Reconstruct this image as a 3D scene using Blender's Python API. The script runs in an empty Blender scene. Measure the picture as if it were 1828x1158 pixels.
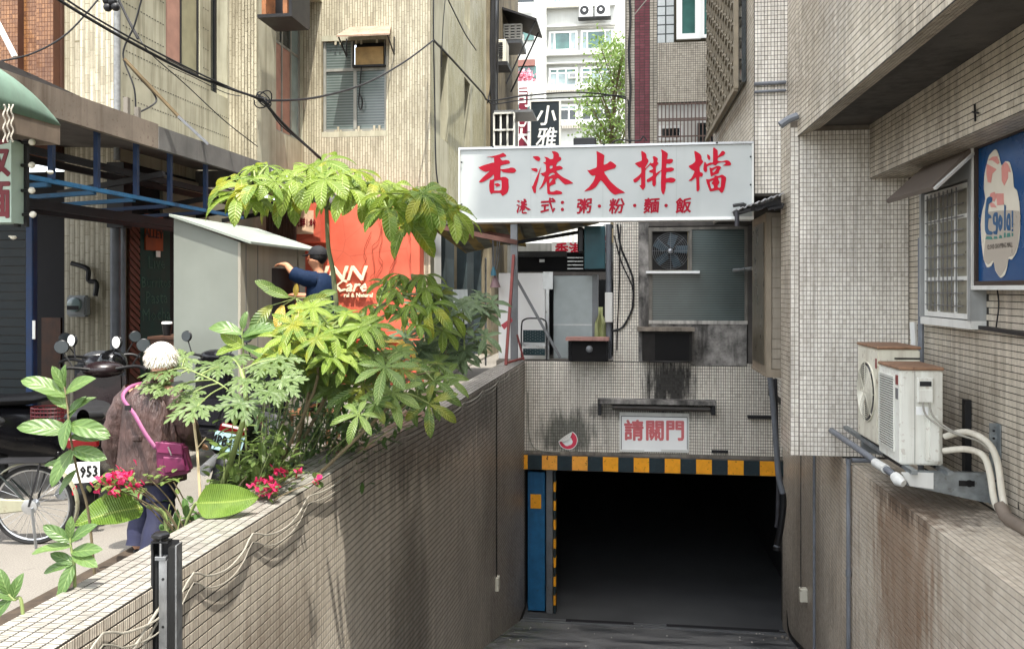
import bpy, bmesh, math, random
import numpy as np
from mathutils import Vector, Matrix
random.seed(7); NR = np.random.default_rng(7)
SC = bpy.context.scene; COL = SC.collection
R = math.radians
# ---------------------------------------------------------------- camera, sky, sun, exposure
A = R(7.44); FPX = 1500.0; EYE = 1.7
cam_d = bpy.data.cameras.new('camera'); cam = bpy.data.objects.new('camera', cam_d); COL.objects.link(cam)
cam_d.sensor_width = 36; cam_d.lens = FPX/1828*36; cam_d.shift_y = -64/1828
cam_d.clip_start = .05; cam_d.clip_end = 800
cam.location = (0, 0, EYE); cam.rotation_euler = (R(90), 0, A); SC.camera = cam
SUN = Vector((-.16, .35, -1)).normalized()
w = bpy.data.worlds.new('World'); SC.world = w; w.use_nodes = True
nt = w.node_tree; sky = nt.nodes.new('ShaderNodeTexSky'); sky.sky_type = 'NISHITA'; sky.sun_disc = False
sky.sun_elevation = math.asin(-SUN.z); sky.sun_rotation = math.atan2(-SUN.x, -SUN.y)
sky.air_density = 1.3; sky.dust_density = 3.0; sky.ozone_density = .7
bg = nt.nodes['Background']; hs_ = nt.nodes.new('ShaderNodeHueSaturation'); hs_.inputs['Saturation'].default_value = .33   # hazy, milky sky
nt.links.new(sky.outputs[0], hs_.inputs['Color']); nt.links.new(hs_.outputs[0], bg.inputs[0]); bg.inputs[1].default_value = .15
sd = bpy.data.lights.new('sun', 'SUN'); sd.energy = 2.0; sd.angle = R(.53); sd.color = (1, .95, .86)
so = bpy.data.objects.new('sun', sd); COL.objects.link(so)
so.rotation_euler = SUN.to_track_quat('-Z', 'Y').to_euler(); so.location = (2, -10, 40)
vs = SC.view_settings; vs.view_transform = 'Standard'; vs.look = 'None'; vs.gamma = 1; vs.exposure = 2.2
vs.use_curve_mapping = False
SC.cycles.max_bounces = 8; SC.cycles.diffuse_bounces = 4; SC.cycles.transparent_max_bounces = 12

# ---------------------------------------------------------------- helpers
FW = Vector((-math.sin(A), math.cos(A), 0)); RT = Vector((math.cos(A), math.sin(A), 0)); CAM = Vector((0, 0, EYE))
def at(u, v, D=None, X=None, Y=None, Z=None):
    d = FW + RT*((u-914)/FPX) + Vector((0, 0, (515-v)/FPX))
    if D is None:
        D = X/d.x if X is not None else (Y/d.y if Y is not None else (Z-EYE)/d.z)
    return CAM + d*D
def px(p):
    q = Vector(p)-CAM; D = q.dot(FW)
    return (914+FPX*q.dot(RT)/D, 515-FPX*q.z/D, D) if D > .05 else (-1e4, -1e4, D)
def S(r, g, b, k=1.0):
    f = lambda c: (c/255/12.92 if c/255 <= .04045 else ((c/255+.055)/1.055)**2.4)
    return (f(r)*k, f(g)*k, f(b)*k, 1)

class Nd:
    def __init__(s, name):
        s.m = bpy.data.materials.new(name); s.m.use_nodes = True; s.t = s.m.node_tree
        s.b = s.t.nodes['Principled BSDF']; s.out = s.t.nodes['Material Output']
    def n(s, typ, **kw):
        x = s.t.nodes.new('ShaderNode'+typ)
        for k, v in kw.items(): setattr(x, k, v)
        return x
    def L(s, a, b): s.t.links.new(a, b)
    def val(s, i, v):
        if hasattr(v, 'is_output') or isinstance(v, bpy.types.NodeSocket): s.L(v, i)
        else: i.default_value = v
    def math(s, op, a, b=0.0, c=None, clamp=False):
        x = s.n('Math', operation=op, use_clamp=clamp); s.val(x.inputs[0], a); s.val(x.inputs[1], b)
        if c is not None: s.val(x.inputs[2], c)
        return x.outputs[0]
    def mix(s, f, a, b, mode='MIX'):
        x = s.n('Mix', data_type='RGBA', blend_type=mode); s.val(x.inputs[0], f); s.val(x.inputs[6], a); s.val(x.inputs[7], b)
        return x.outputs[2]
    def pos(s, scale=(1, 1, 1)):
        g = s.n('NewGeometry'); mp = s.n('Mapping'); mp.inputs['Scale'].default_value = scale; s.L(g.outputs['Position'], mp.inputs[0])
        return mp.outputs[0]
    def noise(s, scale, vec=None, detail=4, rough=.55):
        x = s.n('TexNoise'); x.inputs['Scale'].default_value = scale; x.inputs['Detail'].default_value = detail
        x.inputs['Roughness'].default_value = rough; s.L(vec or s.pos(), x.inputs['Vector']); return x.outputs[0]
    def ramp(s, f, lo, hi, a=0.0, b=1.0):
        x = s.n('MapRange'); x.inputs[1].default_value = lo; x.inputs[2].default_value = hi
        x.inputs[3].default_value = a; x.inputs[4].default_value = b; s.L(f, x.inputs[0]); return x.outputs[0]
    def bump(s, h, strength=.3, dist=.01, prev=None):
        x = s.n('Bump'); x.inputs['Strength'].default_value = strength; x.inputs['Distance'].default_value = dist
        s.L(h, x.inputs['Height'])
        if prev is not None: s.L(prev, x.inputs['Normal'])
        return x.outputs[0]
    def done(s, col, rough=.6, metal=0, nrm=None, spec=.5):
        s.val(s.b.inputs['Base Color'], col); s.val(s.b.inputs['Roughness'], rough); s.val(s.b.inputs['Metallic'], metal)
        s.b.inputs['Specular IOR Level'].default_value = spec
        if nrm is not None: s.L(nrm, s.b.inputs['Normal'])
        return s.m
def pm(name, col, rough=.6, metal=0, var=.2, ns=5, streak=0, sc=(.02, .018, .015, 1), bump=.15, bs=70, spec=.4, spots=0, spotc=(.1, .05, .03, 1)):
    """painted / plain surface with mottling, optional vertical run-off streaks and spots"""
    N = Nd(name); base = N.noise(ns, detail=6)
    f = N.ramp(base, .3, .7, 0, 1)
    c = N.mix(f, tuple(x*(1-var) for x in col[:3])+(1,), tuple(min(1, x*(1+var*.6)) for x in col[:3])+(1,))
    if streak:
        st = N.noise(1, N.pos((9, 9, .5)), 5, .65); st2 = N.noise(1.3, N.pos((1, 1, .6)), 3)
        c = N.mix(N.math('MULTIPLY', N.ramp(N.math('ADD', N.math('MULTIPLY', st, .6), N.math('MULTIPLY', st2, .4)), .47, .68), streak), c, sc)
    if spots:
        sp = N.noise(22, detail=3); c = N.mix(N.ramp(sp, .62, .68, 0, spots), c, spotc)
    r = N.ramp(base, .2, .8, max(0, rough-.08), min(1, rough+.1))
    nr = N.bump(N.noise(bs, detail=3), bump, .004) if bump else None
    return N.done(c, r, metal, nr, spec)

class MB:
    def __init__(s): s.v = []; s.f = []; s.uv = {}; s.sm = []
    def add(s, vs, fs, sm=False, uvs=None):
        o = len(s.v); s.v += [tuple(x) for x in vs]
        for k, f in enumerate(fs):
            if uvs is not None: s.uv[len(s.f)] = [uvs[i] for i in f]
            s.f.append([o+i for i in f]); s.sm.append(sm)
        return s
    def obox(s, c, ax, ay, az):
        c = Vector(c); ax = Vector(ax); ay = Vector(ay); az = Vector(az)
        if ax.cross(ay).dot(az) < 0: ay = -ay
        vs = [c+ax*i+ay*j+az*k for k in (-1, 1) for j in (-1, 1) for i in (-1, 1)]
        return s.add(vs, [(0, 2, 3, 1), (4, 5, 7, 6), (0, 1, 5, 4), (1, 3, 7, 5), (3, 2, 6, 7), (2, 0, 4, 6)])
    def box(s, x0, x1, y0, y1, z0, z1):
        return s.obox(((x0+x1)/2, (y0+y1)/2, (z0+z1)/2), (abs(x1-x0)/2, 0, 0), (0, abs(y1-y0)/2, 0), (0, 0, abs(z1-z0)/2))
    def bar(s, a, b, w, h=None, up=(0, 0, 1)):
        a = Vector(a); b = Vector(b); d = b-a; u = Vector(up)
        if abs(d.normalized().dot(u)) > .99: u = Vector((0, 1, 0))
        x = d.cross(u).normalized(); z = x.cross(d).normalized()
        return s.obox((a+b)/2, d/2, x*w/2, z*(h or w)/2)
    def quad(s, a, b, c, d, uv=None): return s.add([a, b, c, d], [(0, 1, 2, 3)], uvs=uv)
    def slab(s, pts, off):
        """closed prism: polygon pts swept by vector off"""
        n = len(pts); off = Vector(off); P = [Vector(p) for p in pts]
        return s.add(P+[p+off for p in P], [tuple(range(n))[::-1], tuple(range(n, 2*n))]+[(i, (i+1) % n, n+(i+1) % n, n+i) for i in range(n)])
    def tube(s, pts, r, n=8, cap=True, close=False):
        P = [Vector(p) for p in pts]; m = len(P); rr = r if hasattr(r, '__len__') else [r]*m
        vs = []; up = None
        for i, p in enumerate(P):
            t = (P[(i+1) % m]-P[i-1]) if close else (P[min(i+1, m-1)]-P[max(i-1, 0)])
            t = t.normalized() if t.length > 1e-9 else Vector((0, 0, 1))
            if up is None: up = t.orthogonal().normalized()
            up = (up-t*up.dot(t)); up = up.normalized() if up.length > 1e-6 else t.orthogonal().normalized()
            q = t.cross(up)
            vs += [p+(up*math.cos(2*math.pi*k/n)+q*math.sin(2*math.pi*k/n))*rr[i] for k in range(n)]
        fs = []
        for i in range(m if close else m-1):
            j = (i+1) % m
            fs += [(i*n+k, i*n+(k+1) % n, j*n+(k+1) % n, j*n+k) for k in range(n)]
        if cap and not close: fs += [tuple(range(n))[::-1], tuple((m-1)*n+k for k in range(n))]
        return s.add(vs, fs, True)
    def lathe(s, c, prof, n=16, ax=(0, 0, 1), sm=True):
        a = Vector(ax).normalized(); u = a.orthogonal().normalized(); q = a.cross(u); c = Vector(c)
        vs = [c+a*h+(u*math.cos(2*math.pi*k/n)+q*math.sin(2*math.pi*k/n))*r for (r, h) in prof for k in range(n)]
        fs = [(i*n+k, i*n+(k+1) % n, (i+1)*n+(k+1) % n, (i+1)*n+k) for i in range(len(prof)-1) for k in range(n)]
        fs += [tuple(range(n))[::-1], tuple((len(prof)-1)*n+k for k in range(n))]
        return s.add(vs, fs, sm)
    def ball(s, c, r, n=12, m=8, sc=(1, 1, 1), rot=None):
        c = Vector(c); vs = []
        for i in range(m+1):
            th = math.pi*i/m
            for k in range(n):
                p = Vector((math.sin(th)*math.cos(2*math.pi*k/n)*sc[0], math.sin(th)*math.sin(2*math.pi*k/n)*sc[1], math.cos(th)*sc[2]))*r
                vs.append(c+(rot @ p if rot else p))
        fs = [(i*n+k, (i+1)*n+k, (i+1)*n+(k+1) % n, i*n+(k+1) % n) for i in range(m) for k in range(n)]
        return s.add(vs, fs, True)
    def grid(s, rows, sm=True, uv=False, closeu=False):
        m = len(rows); n = len(rows[0]); vs = [p for r_ in rows for p in r_]
        fs = [(i*n+k, i*n+(k+1) % n, (i+1)*n+(k+1) % n, (i+1)*n+k) for i in range(m-1) for k in range(n if closeu else n-1)]
        uvs = [(k/(n-1), i/(m-1)) for i in range(m) for k in range(n)] if uv else None
        return s.add(vs, fs, sm, uvs)
    def mesh(s, name, mat, org=Vector((0, 0, 0)), bev=0, seg=1, merge=False):
        me = bpy.data.meshes.new(name)
        me.from_pydata([(x-org[0], y-org[1], z-org[2]) for x, y, z in s.v], [], s.f)
        if s.uv:
            l = me.uv_layers.new(name='UVMap')
            for i, c in s.uv.items():
                for k, li in enumerate(me.polygons[i].loop_indices): l.data[li].uv = c[k]
        me.polygons.foreach_set('use_smooth', s.sm)
        if any(s.sm): me.set_sharp_from_angle(angle=R(42))
        if bev or merge:
            b = bmesh.new(); b.from_mesh(me)
            if merge: bmesh.ops.remove_doubles(b, verts=b.verts, dist=1e-5)
            if bev:
                E = [e for e in b.edges if len(e.link_faces) == 2 and e.calc_face_angle(0) > .6]
                bmesh.ops.bevel(b, geom=E, offset=bev, segments=seg, affect='EDGES', clamp_overlap=True)
            b.to_mesh(me); b.free()
        for x in (mat if isinstance(mat, (list, tuple)) else [mat]): me.materials.append(x)
        me.validate(); return me
    def build(s, name, mat, parent=None, **kw):
        kk = {k: kw.pop(k) for k in ('bev', 'seg', 'merge') if k in kw}
        org = wloc(parent) if parent else Vector(kw.pop('org', (0, 0, 0)))
        me = s.mesh(name, mat, org, **kk)
        o = bpy.data.objects.new(name, me); COL.objects.link(o)
        if parent: o.parent = parent
        else: o.location = org
        for k, v in kw.items(): o[k] = v
        return o
def wloc(o):
    p = Vector((0, 0, 0))
    while o: p = p+o.location; o = o.parent
    return p
def thing(name, label, cat, loc=(0, 0, 0), group=None, kind=None):
    o = bpy.data.objects.new(name, None); COL.objects.link(o); o.location = loc; o.empty_display_size = .1
    o['label'] = label; o['category'] = cat
    if group: o['group'] = group
    if kind: o['kind'] = kind
    return o
def tag(o, label, cat, group=None):
    o['label'] = label; o['category'] = cat
    if group: o['group'] = group
    return o
def inst(name, me, parent, loc, rot=None, sc=None):
    o = bpy.data.objects.new(name, me); COL.objects.link(o)
    if parent: o.parent = parent; loc = Vector(loc)-wloc(parent)
    if rot is not None:
        M = rot.to_4x4() if hasattr(rot, 'to_4x4') else rot
        if sc: M = M @ Matrix.Scale(sc, 4)
        o.matrix_local = Matrix.Translation(loc) @ M
    else:
        o.location = loc
        if sc: o.scale = (sc, sc, sc)
    return o
def copy_tree(o, parent=None):
    c = o.copy(); COL.objects.link(c); c.parent = parent
    for ch in list(o.children): copy_tree(ch, c)
    return c

def tile_wall(parent, p0, U, Nn, Ln, H, tw, th, mat, gap=.007, gapu=None, proud=.0015, holes=(), nind=0, stagger=0, name='tile', V=(0, 0, 1), jit=.0004, clip=None, rnd=0):
    """tiles laid on the rectangle p0 + u*U + v*V (u<Ln, v<H), facing Nn; the nind tiles nearest the camera are objects, the rest one mesh"""
    U = Vector(U).normalized(); V = Vector(V).normalized(); Nn = Vector(Nn).normalized(); p0 = Vector(p0)
    gu = gap if gapu is None else gapu; pu = tw+gu; pv = th+gap; nu = int(Ln/pu+.5); nv = int(H/pv+.5)
    if nu < 1 or nv < 1: return
    pu = Ln/nu; pv = H/nv; tw = pu-gu; th = pv-gap
    org = wloc(parent) if parent else Vector((0, 0, 0))
    J, I = np.meshgrid(np.arange(nv), np.arange(nu+(1 if stagger else 0)), indexing='ij')
    u = (I.ravel()+.5)*pu; v = (J.ravel()+.5)*pv
    if stagger == 1: u = u-np.where(J.ravel() % 2 == 1, pu/2, 0)
    if stagger == 2:
        u = (I.ravel()+.5)*pu; off = (np.where(I.ravel() % 2 == 1, .5, 0)+.12*np.sin(I.ravel()*2.3))*pv; v = v+off-pv*.5
    keep = (u <= Ln+1e-6) & (u >= -1e-6) & (v < H+pv*.49) & (v > -pv*.49)
    for (u0, u1, v0, v1) in holes: keep &= ~((u > u0) & (u < u1) & (v > v0) & (v < v1))
    u = u[keep]; v = v[keep]
    if clip is not None:
        k = np.array([clip(a, b) for a, b in zip(u, v)], bool); u = u[k]; v = v[k]
    if len(u) == 0: return
    C = np.array(p0)[None]+u[:, None]*np.array(U)+v[:, None]*np.array(V)
    q = C-np.array(CAM); D = q@np.array(FW); X = 914+FPX*(q@np.array(RT))/np.maximum(D, .01); Yp = 515-FPX*q[:, 2]/np.maximum(D, .01)
    inf = (D > .2) & (X > -5) & (X < 1833) & (Yp > -5) & (Yp < 1163)
    inf &= (u > pu*.49) & (u < Ln-pu*.49) & (v > pv*.49) & (v < H-pv*.49)      # cut tiles at the edges stay in the field
    order = np.argsort(np.where(inf, D, 1e6)); ind = order[:min(nind, int(inf.sum()))] if nind else np.array([], int)
    rest = np.setdiff1d(np.arange(len(u)), ind)
    a, b = tw/2, th/2; e = .0006
    loc = np.array([(-a, -b, 0), (a, -b, 0), (a, b, 0), (-a, b, 0), (-a+e, -b+e, proud), (a-e, -b+e, proud), (a-e, b-e, proud), (-a+e, b-e, proud)])
    fc = np.array([(0, 1, 5, 4), (1, 2, 6, 5), (2, 3, 7, 6), (3, 0, 4, 7), (4, 5, 6, 7)])
    uvl = loc[:, :2]+np.array([a, b])
    W = loc[:, 0:1]*np.array(U)+loc[:, 1:2]*np.array(V)+loc[:, 2:3]*np.array(Nn)
    if np.cross(np.array(U), np.array(V))@np.array(Nn) < 0: fc = fc[:, ::-1]
    def mk(CC, nm, rv):
        n = len(CC); jt = NR.uniform(-jit, jit, (n, 1))*np.array(Nn)[None]
        VV = (CC[:, None, :]+W[None]+jt[:, None, :]*(loc[:, 2] > 0)[None, :, None]).reshape(-1, 3)
        if stagger and n > 1:
            q_ = VV-(np.array(p0)-np.array(org)); ua = q_@np.array(U); va = q_@np.array(V)
            VV = VV+(np.clip(ua, .001, Ln-.001)-ua)[:, None]*np.array(U)+(np.clip(va, .001, H-.001)-va)[:, None]*np.array(V)
        FF = (np.arange(n)[:, None, None]*8+fc[None]).reshape(-1, 4)
        me = bpy.data.meshes.new(nm); me.vertices.add(len(VV)); me.vertices.foreach_set('co', VV.ravel())
        me.loops.add(FF.size); me.loops.foreach_set('vertex_index', FF.ravel()); me.polygons.add(len(FF))
        me.polygons.foreach_set('loop_start', np.arange(0, FF.size, 4)); me.polygons.foreach_set('loop_total', np.full(len(FF), 4))
        uvL = me.uv_layers.new(name='UVMap'); uvL.data.foreach_set('uv', np.tile(uvl[fc.ravel()], (n, 1)).ravel())
        at_ = me.attributes.new('tv', 'FLOAT', 'FACE'); at_.data.foreach_set('value', np.repeat(rv, 5))
        me.polygons.foreach_set('use_smooth', np.zeros(len(FF), bool)); me.update(calc_edges=True); me.materials.append(mat); return me
    if len(rest):
        me = mk(C[rest]-np.array(org), name+'_field', NR.random(len(rest)))
        o = bpy.data.objects.new(name+'_field' if nind else name, me); COL.objects.link(o); o.parent = parent; o['kind'] = 'stuff'
    if len(ind):
        me = mk(np.zeros((1, 3)), name, np.zeros(1))
        for i in ind:
            o = bpy.data.objects.new(name, me); COL.objects.link(o); o.parent = parent
            o.location = Vector(C[i])-org+Nn*random.uniform(-jit, jit)
            o.rotation_euler = (random.gauss(0, .004), random.gauss(0, .004), random.gauss(0, .004))
def tile_mat(name, c1, c2, dirt_shade=(.04, .035, .03, 1), dirtamt=.6, rib=0, rough=.35, ribk=.35, soot=None, ribaxis=0, fall=None, bias=0):
    N = Nd(name); at_ = N.n('Attribute', attribute_name='tv'); oi = N.n('ObjectInfo')
    r = N.math('FRACT', N.math('ADD', at_.outputs['Fac'], oi.outputs['Random']))
    c = N.mix(r, c1, c2); c = N.mix(N.ramp(r, .94, .95, 0, .16), c, dirt_shade)      # a few tiles are darker than the rest
    uv = N.n('UVMap'); sx = N.n('SeparateXYZ'); N.L(uv.outputs[0], sx.inputs[0]); nr = None
    if rib:
        wv = N.math('COSINE', N.math('ADD', N.math('MULTIPLY', sx.outputs[ribaxis], 2*math.pi/rib), math.pi)); wv = N.ramp(wv, -1, .35, 0, 1)
        c = N.mix(N.math('MULTIPLY', N.math('SUBTRACT', 1.0, wv), ribk), c, dirt_shade); nr = None  # rib shading put into colour: grooves and rounded tile edges darkened
    st = N.noise(1, N.pos((14, 14, .8)), 5, .65); big = N.noise(.9, N.pos((1, 1, .8)), 4)
    d = N.ramp(N.math('ADD', N.math('MULTIPLY', st, .55), N.math('MULTIPLY', big, .45)), .44-bias, .62-bias)
    c = N.mix(N.math('MULTIPLY', d, dirtamt), c, dirt_shade)
    fine = N.noise(45, detail=5); c = N.mix(N.ramp(fine, .5, .75, 0, .35), c, dirt_shade)
    if soot:     # soot or water stains with a place of their own: list of (centre, half size, strength, colour)
        for (cc, hs, k, colr) in soot:
            g = N.n('NewGeometry'); sb = N.n('VectorMath', operation='SUBTRACT'); N.L(g.outputs['Position'], sb.inputs[0]); sb.inputs[1].default_value = cc
            dv = N.n('VectorMath', operation='DIVIDE'); N.L(sb.outputs[0], dv.inputs[0]); dv.inputs[1].default_value = hs
            ln = N.n('VectorMath', operation='LENGTH'); N.L(dv.outputs[0], ln.inputs[0])
            m = N.math('ADD', ln.outputs['Value'], N.math('MULTIPLY', N.math('SUBTRACT', N.noise(1, N.pos((12, 12, 1.6)), 5, .7), .5), 1.9))
            c = N.mix(N.ramp(m, .55, 1.05, k, 0), c, colr)
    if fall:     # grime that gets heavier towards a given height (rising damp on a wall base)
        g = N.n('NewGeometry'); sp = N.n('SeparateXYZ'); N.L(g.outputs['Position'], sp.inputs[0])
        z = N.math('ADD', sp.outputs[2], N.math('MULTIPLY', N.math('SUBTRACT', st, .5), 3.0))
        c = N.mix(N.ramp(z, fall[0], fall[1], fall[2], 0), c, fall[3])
    return N.done(c, N.ramp(r, 0, 1, rough-.06, rough+.12), 0, nr, .5)
def holed(mb, p0, U, N, L, H, t, holes=()):
    """wall slab (front face on the plane through p0, facing N, t thick behind it) with rectangular openings (u0,u1,v0,v1)"""
    U = Vector(U).normalized(); N = Vector(N).normalized(); V = Vector((0, 0, 1)); p0 = Vector(p0)
    us = sorted({0, L, *[min(max(h[k], 0), L) for h in holes for k in (0, 1)]}); vs = sorted({0, H, *[min(max(h[k], 0), H) for h in holes for k in (2, 3)]})
    for a, b in zip(us, us[1:]):
        run = None
        for c, d in list(zip(vs, vs[1:]))+[(None, None)]:
            solid = c is not None and not any(h[0]-1e-6 <= a and b <= h[1]+1e-6 and h[2]-1e-6 <= c and d <= h[3]+1e-6 for h in holes)
            if solid: run = (run[0], d) if run else (c, d)
            elif run:
                mb.obox(p0+U*(a+b)/2+V*(run[0]+run[1])/2-N*t/2, U*(b-a)/2, N*t/2, V*(run[1]-run[0])/2); run = None
    return mb
def window(parent, p0, U, N, L, H, fm, gm, cols=(.5,), rows=(), fw=.04, dep=.04, name='window', inset=0, pm_=None):
    """frame bars as one part, each pane a sub-part"""
    U = Vector(U).normalized(); N = Vector(N).normalized(); V = Vector((0, 0, 1)); p0 = Vector(p0)-N*inset
    b = MB(); P = lambda u, v, n=0: p0+U*u+V*v+N*n
    def br(u0, u1, v0, v1, d=dep): b.obox(P((u0+u1)/2, (v0+v1)/2, d/2), U*(u1-u0)/2, N*d/2, V*(v1-v0)/2)
    br(0, L, 0, fw); br(0, L, H-fw, H); br(0, fw, fw, H-fw); br(L-fw, L, fw, H-fw)
    for c in cols: br(c*L-fw*.4, c*L+fw*.4, fw, H-fw, dep*.9)
    for r_ in rows: br(fw, L-fw, r_*H-fw*.4, r_*H+fw*.4, dep*.8)
    w_ = b.build(name, fm, parent)
    cs = [0, *cols, 1]; rs = [0, *rows, 1]; k = 0
    for i in range(len(cs)-1):
        for j in range(len(rs)-1):
            u0 = cs[i]*L+fw*.4; u1 = cs[i+1]*L-fw*.4; v0 = rs[j]*H+fw*.4; v1 = rs[j+1]*H-fw*.4
            MB().obox(P((u0+u1)/2, (v0+v1)/2, dep*.35), U*(u1-u0)/2, N*.004, V*(v1-v0)/2).build('pane', gm[k % len(gm)] if isinstance(gm, list) else gm, w_); k += 1
    return w_
def pline(pts, n=6, sag=0):
    """smooth (Catmull-Rom) curve through points"""
    P = [Vector(p) for p in pts]; out = []
    for i in range(len(P)-1):
        a = P[max(i-1, 0)]; b = P[i]; c = P[i+1]; d = P[min(i+2, len(P)-1)]
        for k in range(n):
            t = k/n; out.append(.5*((2*b)+(c-a)*t+(2*a-5*b+4*c-d)*t*t+(3*b-a-3*c+d)*t**3))
    out.append(P[-1]); return out
def poly_print(parent, name, polys, mapf, mat, nrm, th=.004):
    """flat shapes with holes (even-odd), polys in picture units mapped to 3D by mapf, as a thin solid"""
    cu = bpy.data.curves.new(name, 'CURVE'); cu.dimensions = '2D'; cu.fill_mode = 'BOTH'; cu.extrude = .5
    P0 = mapf(*polys[0][0]); nrm = Vector(nrm).normalized(); up = Vector((0, 0, 1)); xx = up.cross(nrm).normalized()
    for poly in polys:
        s = cu.splines.new('POLY'); s.points.add(len(poly)-1); s.use_cyclic_u = True
        for k, q in enumerate(poly):
            d = mapf(*q)-P0; s.points[k].co = (d.dot(xx), d.dot(up), 0, 1)
    o = bpy.data.objects.new(name, cu); COL.objects.link(o); dg = bpy.context.evaluated_depsgraph_get(); dg.update()
    me = bpy.data.meshes.new_from_object(o.evaluated_get(dg)); bpy.data.objects.remove(o)
    M = Matrix((xx, up, nrm)).transposed().to_4x4(); org = wloc(parent)
    for vv in me.vertices: vv.co = (M @ Vector((vv.co.x, vv.co.y, vv.co.z*th)))+P0+nrm*(th*.5+.0006)-org
    me.materials.clear(); me.materials.append(mat)
    r = bpy.data.objects.new(name, me); COL.objects.link(r); r.parent = parent; return r
def smooth_poly(p, n=3):
    out = []; m = len(p)
    for i in range(m):
        a, b, c, d = [Vector(p[(i+k-1) % m]) for k in range(4)]
        sharp = (b-a).length < 1e-6 or (c-b).length < 1e-6
        for k in range(n):
            t = k/n; q = .5*((2*b)+(c-a)*t+(2*a-5*b+4*c-d)*t*t+(3*b-a-3*c+d)*t**3); lin = b.lerp(c, t)
            out.append(tuple(lin.lerp(q, .6)))
    return out
def text(parent, name, s, pos, size, nrm, mat, bold=0.0, th=.004, shear=0, align='CENTER', xs=1.0, rot=0, sub=1):
    """lettering as a thin solid, pos is the centre"""
    cu = bpy.data.curves.new(name, 'FONT'); cu.body = s; cu.size = size; cu.extrude = .5; cu.shear = shear
    cu.align_x = align; cu.align_y = 'CENTER'; cu.resolution_u = sub
    o = bpy.data.objects.new(name, cu); COL.objects.link(o); dg = bpy.context.evaluated_depsgraph_get(); dg.update()
    me = bpy.data.meshes.new_from_object(o.evaluated_get(dg)); bpy.data.objects.remove(o)
    nrm = Vector(nrm).normalized(); up = Vector((0, 0, 1)); xx = up.cross(nrm).normalized(); M = Matrix((xx, nrm.cross(xx), nrm)).transposed().to_4x4()
    Q = Matrix.Rotation(rot, 4, 'Z'); org = wloc(parent) if parent else Vector((0, 0, 0))
    for vv in me.vertices: vv.co = (M @ (Q @ Vector((vv.co.x*xs, vv.co.y, vv.co.z*th))))+Vector(pos)+nrm*(th*.5+.0008)-org
    me.materials.clear(); me.materials.append(mat)
    if bold:      # heavier strokes: the glyph mesh repeated with small shifts, each copy a hair in front of the last
        bm = bmesh.new()
        for k, (dx, dz) in enumerate(((0, 0), (1, 0), (-1, 0), (0, 1), (0, -1), (.7, .7), (-.7, -.7), (.7, -.7), (-.7, .7))):
            n0 = len(bm.verts); bm.from_mesh(me); bm.verts.ensure_lookup_table()
            for vv in bm.verts[n0:]: vv.co += xx*dx*bold+Vector((0, 0, dz*bold))+nrm*k*.00015
        bm.to_mesh(me); bm.free()
    r = bpy.data.objects.new(name, me); COL.objects.link(r); r.parent = parent; return r
# ---------------------------------------------------------------- shared materials
GROUT = pm('grout', S(58, 54, 49), .9, var=.35, ns=9, bump=.3)
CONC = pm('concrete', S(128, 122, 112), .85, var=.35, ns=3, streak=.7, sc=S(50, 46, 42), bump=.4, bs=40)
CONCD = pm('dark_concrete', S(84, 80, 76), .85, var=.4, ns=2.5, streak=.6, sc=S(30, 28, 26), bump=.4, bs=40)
WHITEP = pm('white_paint', S(214, 214, 208), .45, var=.06, ns=3, streak=.25, sc=S(120, 112, 100), bump=.05)
WHITEC = pm('clean_white', S(240, 241, 238), .4, var=.04, ns=2, bump=.03)
GREYM = pm('grey_metal', S(120, 122, 124), .45, metal=.5, var=.2, bump=.08, spots=.4)
DARKM = pm('dark_metal', S(40, 40, 42), .5, metal=.3, var=.3, bump=.1)
BLACK = pm('black_plastic', S(22, 22, 24), .35, var=.2, bump=.05)
RUBBER = pm('black_rubber', S(18, 18, 18), .7, var=.2, bump=.1)
GALV = pm('galvanised_steel', S(150, 156, 158), .42, metal=.75, var=.3, ns=14, bump=.1, spots=.25, spotc=S(80, 60, 45))
STEEL = pm('bright_steel', S(190, 192, 194), .3, metal=.9, var=.15, bump=.05)
BLUEP = pm('blue_paint', S(34, 96, 138), .45, var=.25, ns=6, streak=.4, sc=S(20, 40, 70), bump=.08, spots=.3, spotc=S(60, 50, 45))
DARKBLUE = pm('dark_blue_paint', S(16, 44, 80), .5, var=.25, bump=.08)
DARKIN = pm('dark_interior', S(30, 30, 32), .9, var=.3, bump=.1)  # near-black colour stands in for the shade of deep interiors
WOODD = pm('dark_wood', S(74, 48, 34), .65, var=.4, ns=9, streak=.5, sc=S(30, 20, 14), bump=.2)
WOODB = pm('brown_wood', S(112, 76, 50), .6, var=.35, ns=9, streak=.5, sc=S(52, 34, 22), bump=.2)
CABLE_W = pm('white_cable', S(146, 142, 131), .5, var=.15, bump=.03)
CABLE_B = pm('black_cable', S(24, 24, 26), .55, var=.2, bump=.03)
PIPEG = pm('grey_pvc', S(112, 116, 122), .5, var=.2, ns=8, streak=.4, sc=S(60, 58, 56), bump=.05)
PIPED = pm('dark_pipe', S(52, 52, 56), .5, var=.25, ns=8, bump=.05)
RED = pm('sign_red', S(176, 6, 38), .5, var=.05, bump=0, spec=.2)
ORANGE = pm('yellow_paint', S(236, 160, 30), .5, var=.12, ns=10, bump=.08, spots=.5, spotc=S(70, 36, 20))
BLACKP = pm('black_paint', S(28, 44, 50), .5, var=.3, ns=8, bump=.08, spots=.4, spotc=S(60, 66, 66))
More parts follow.
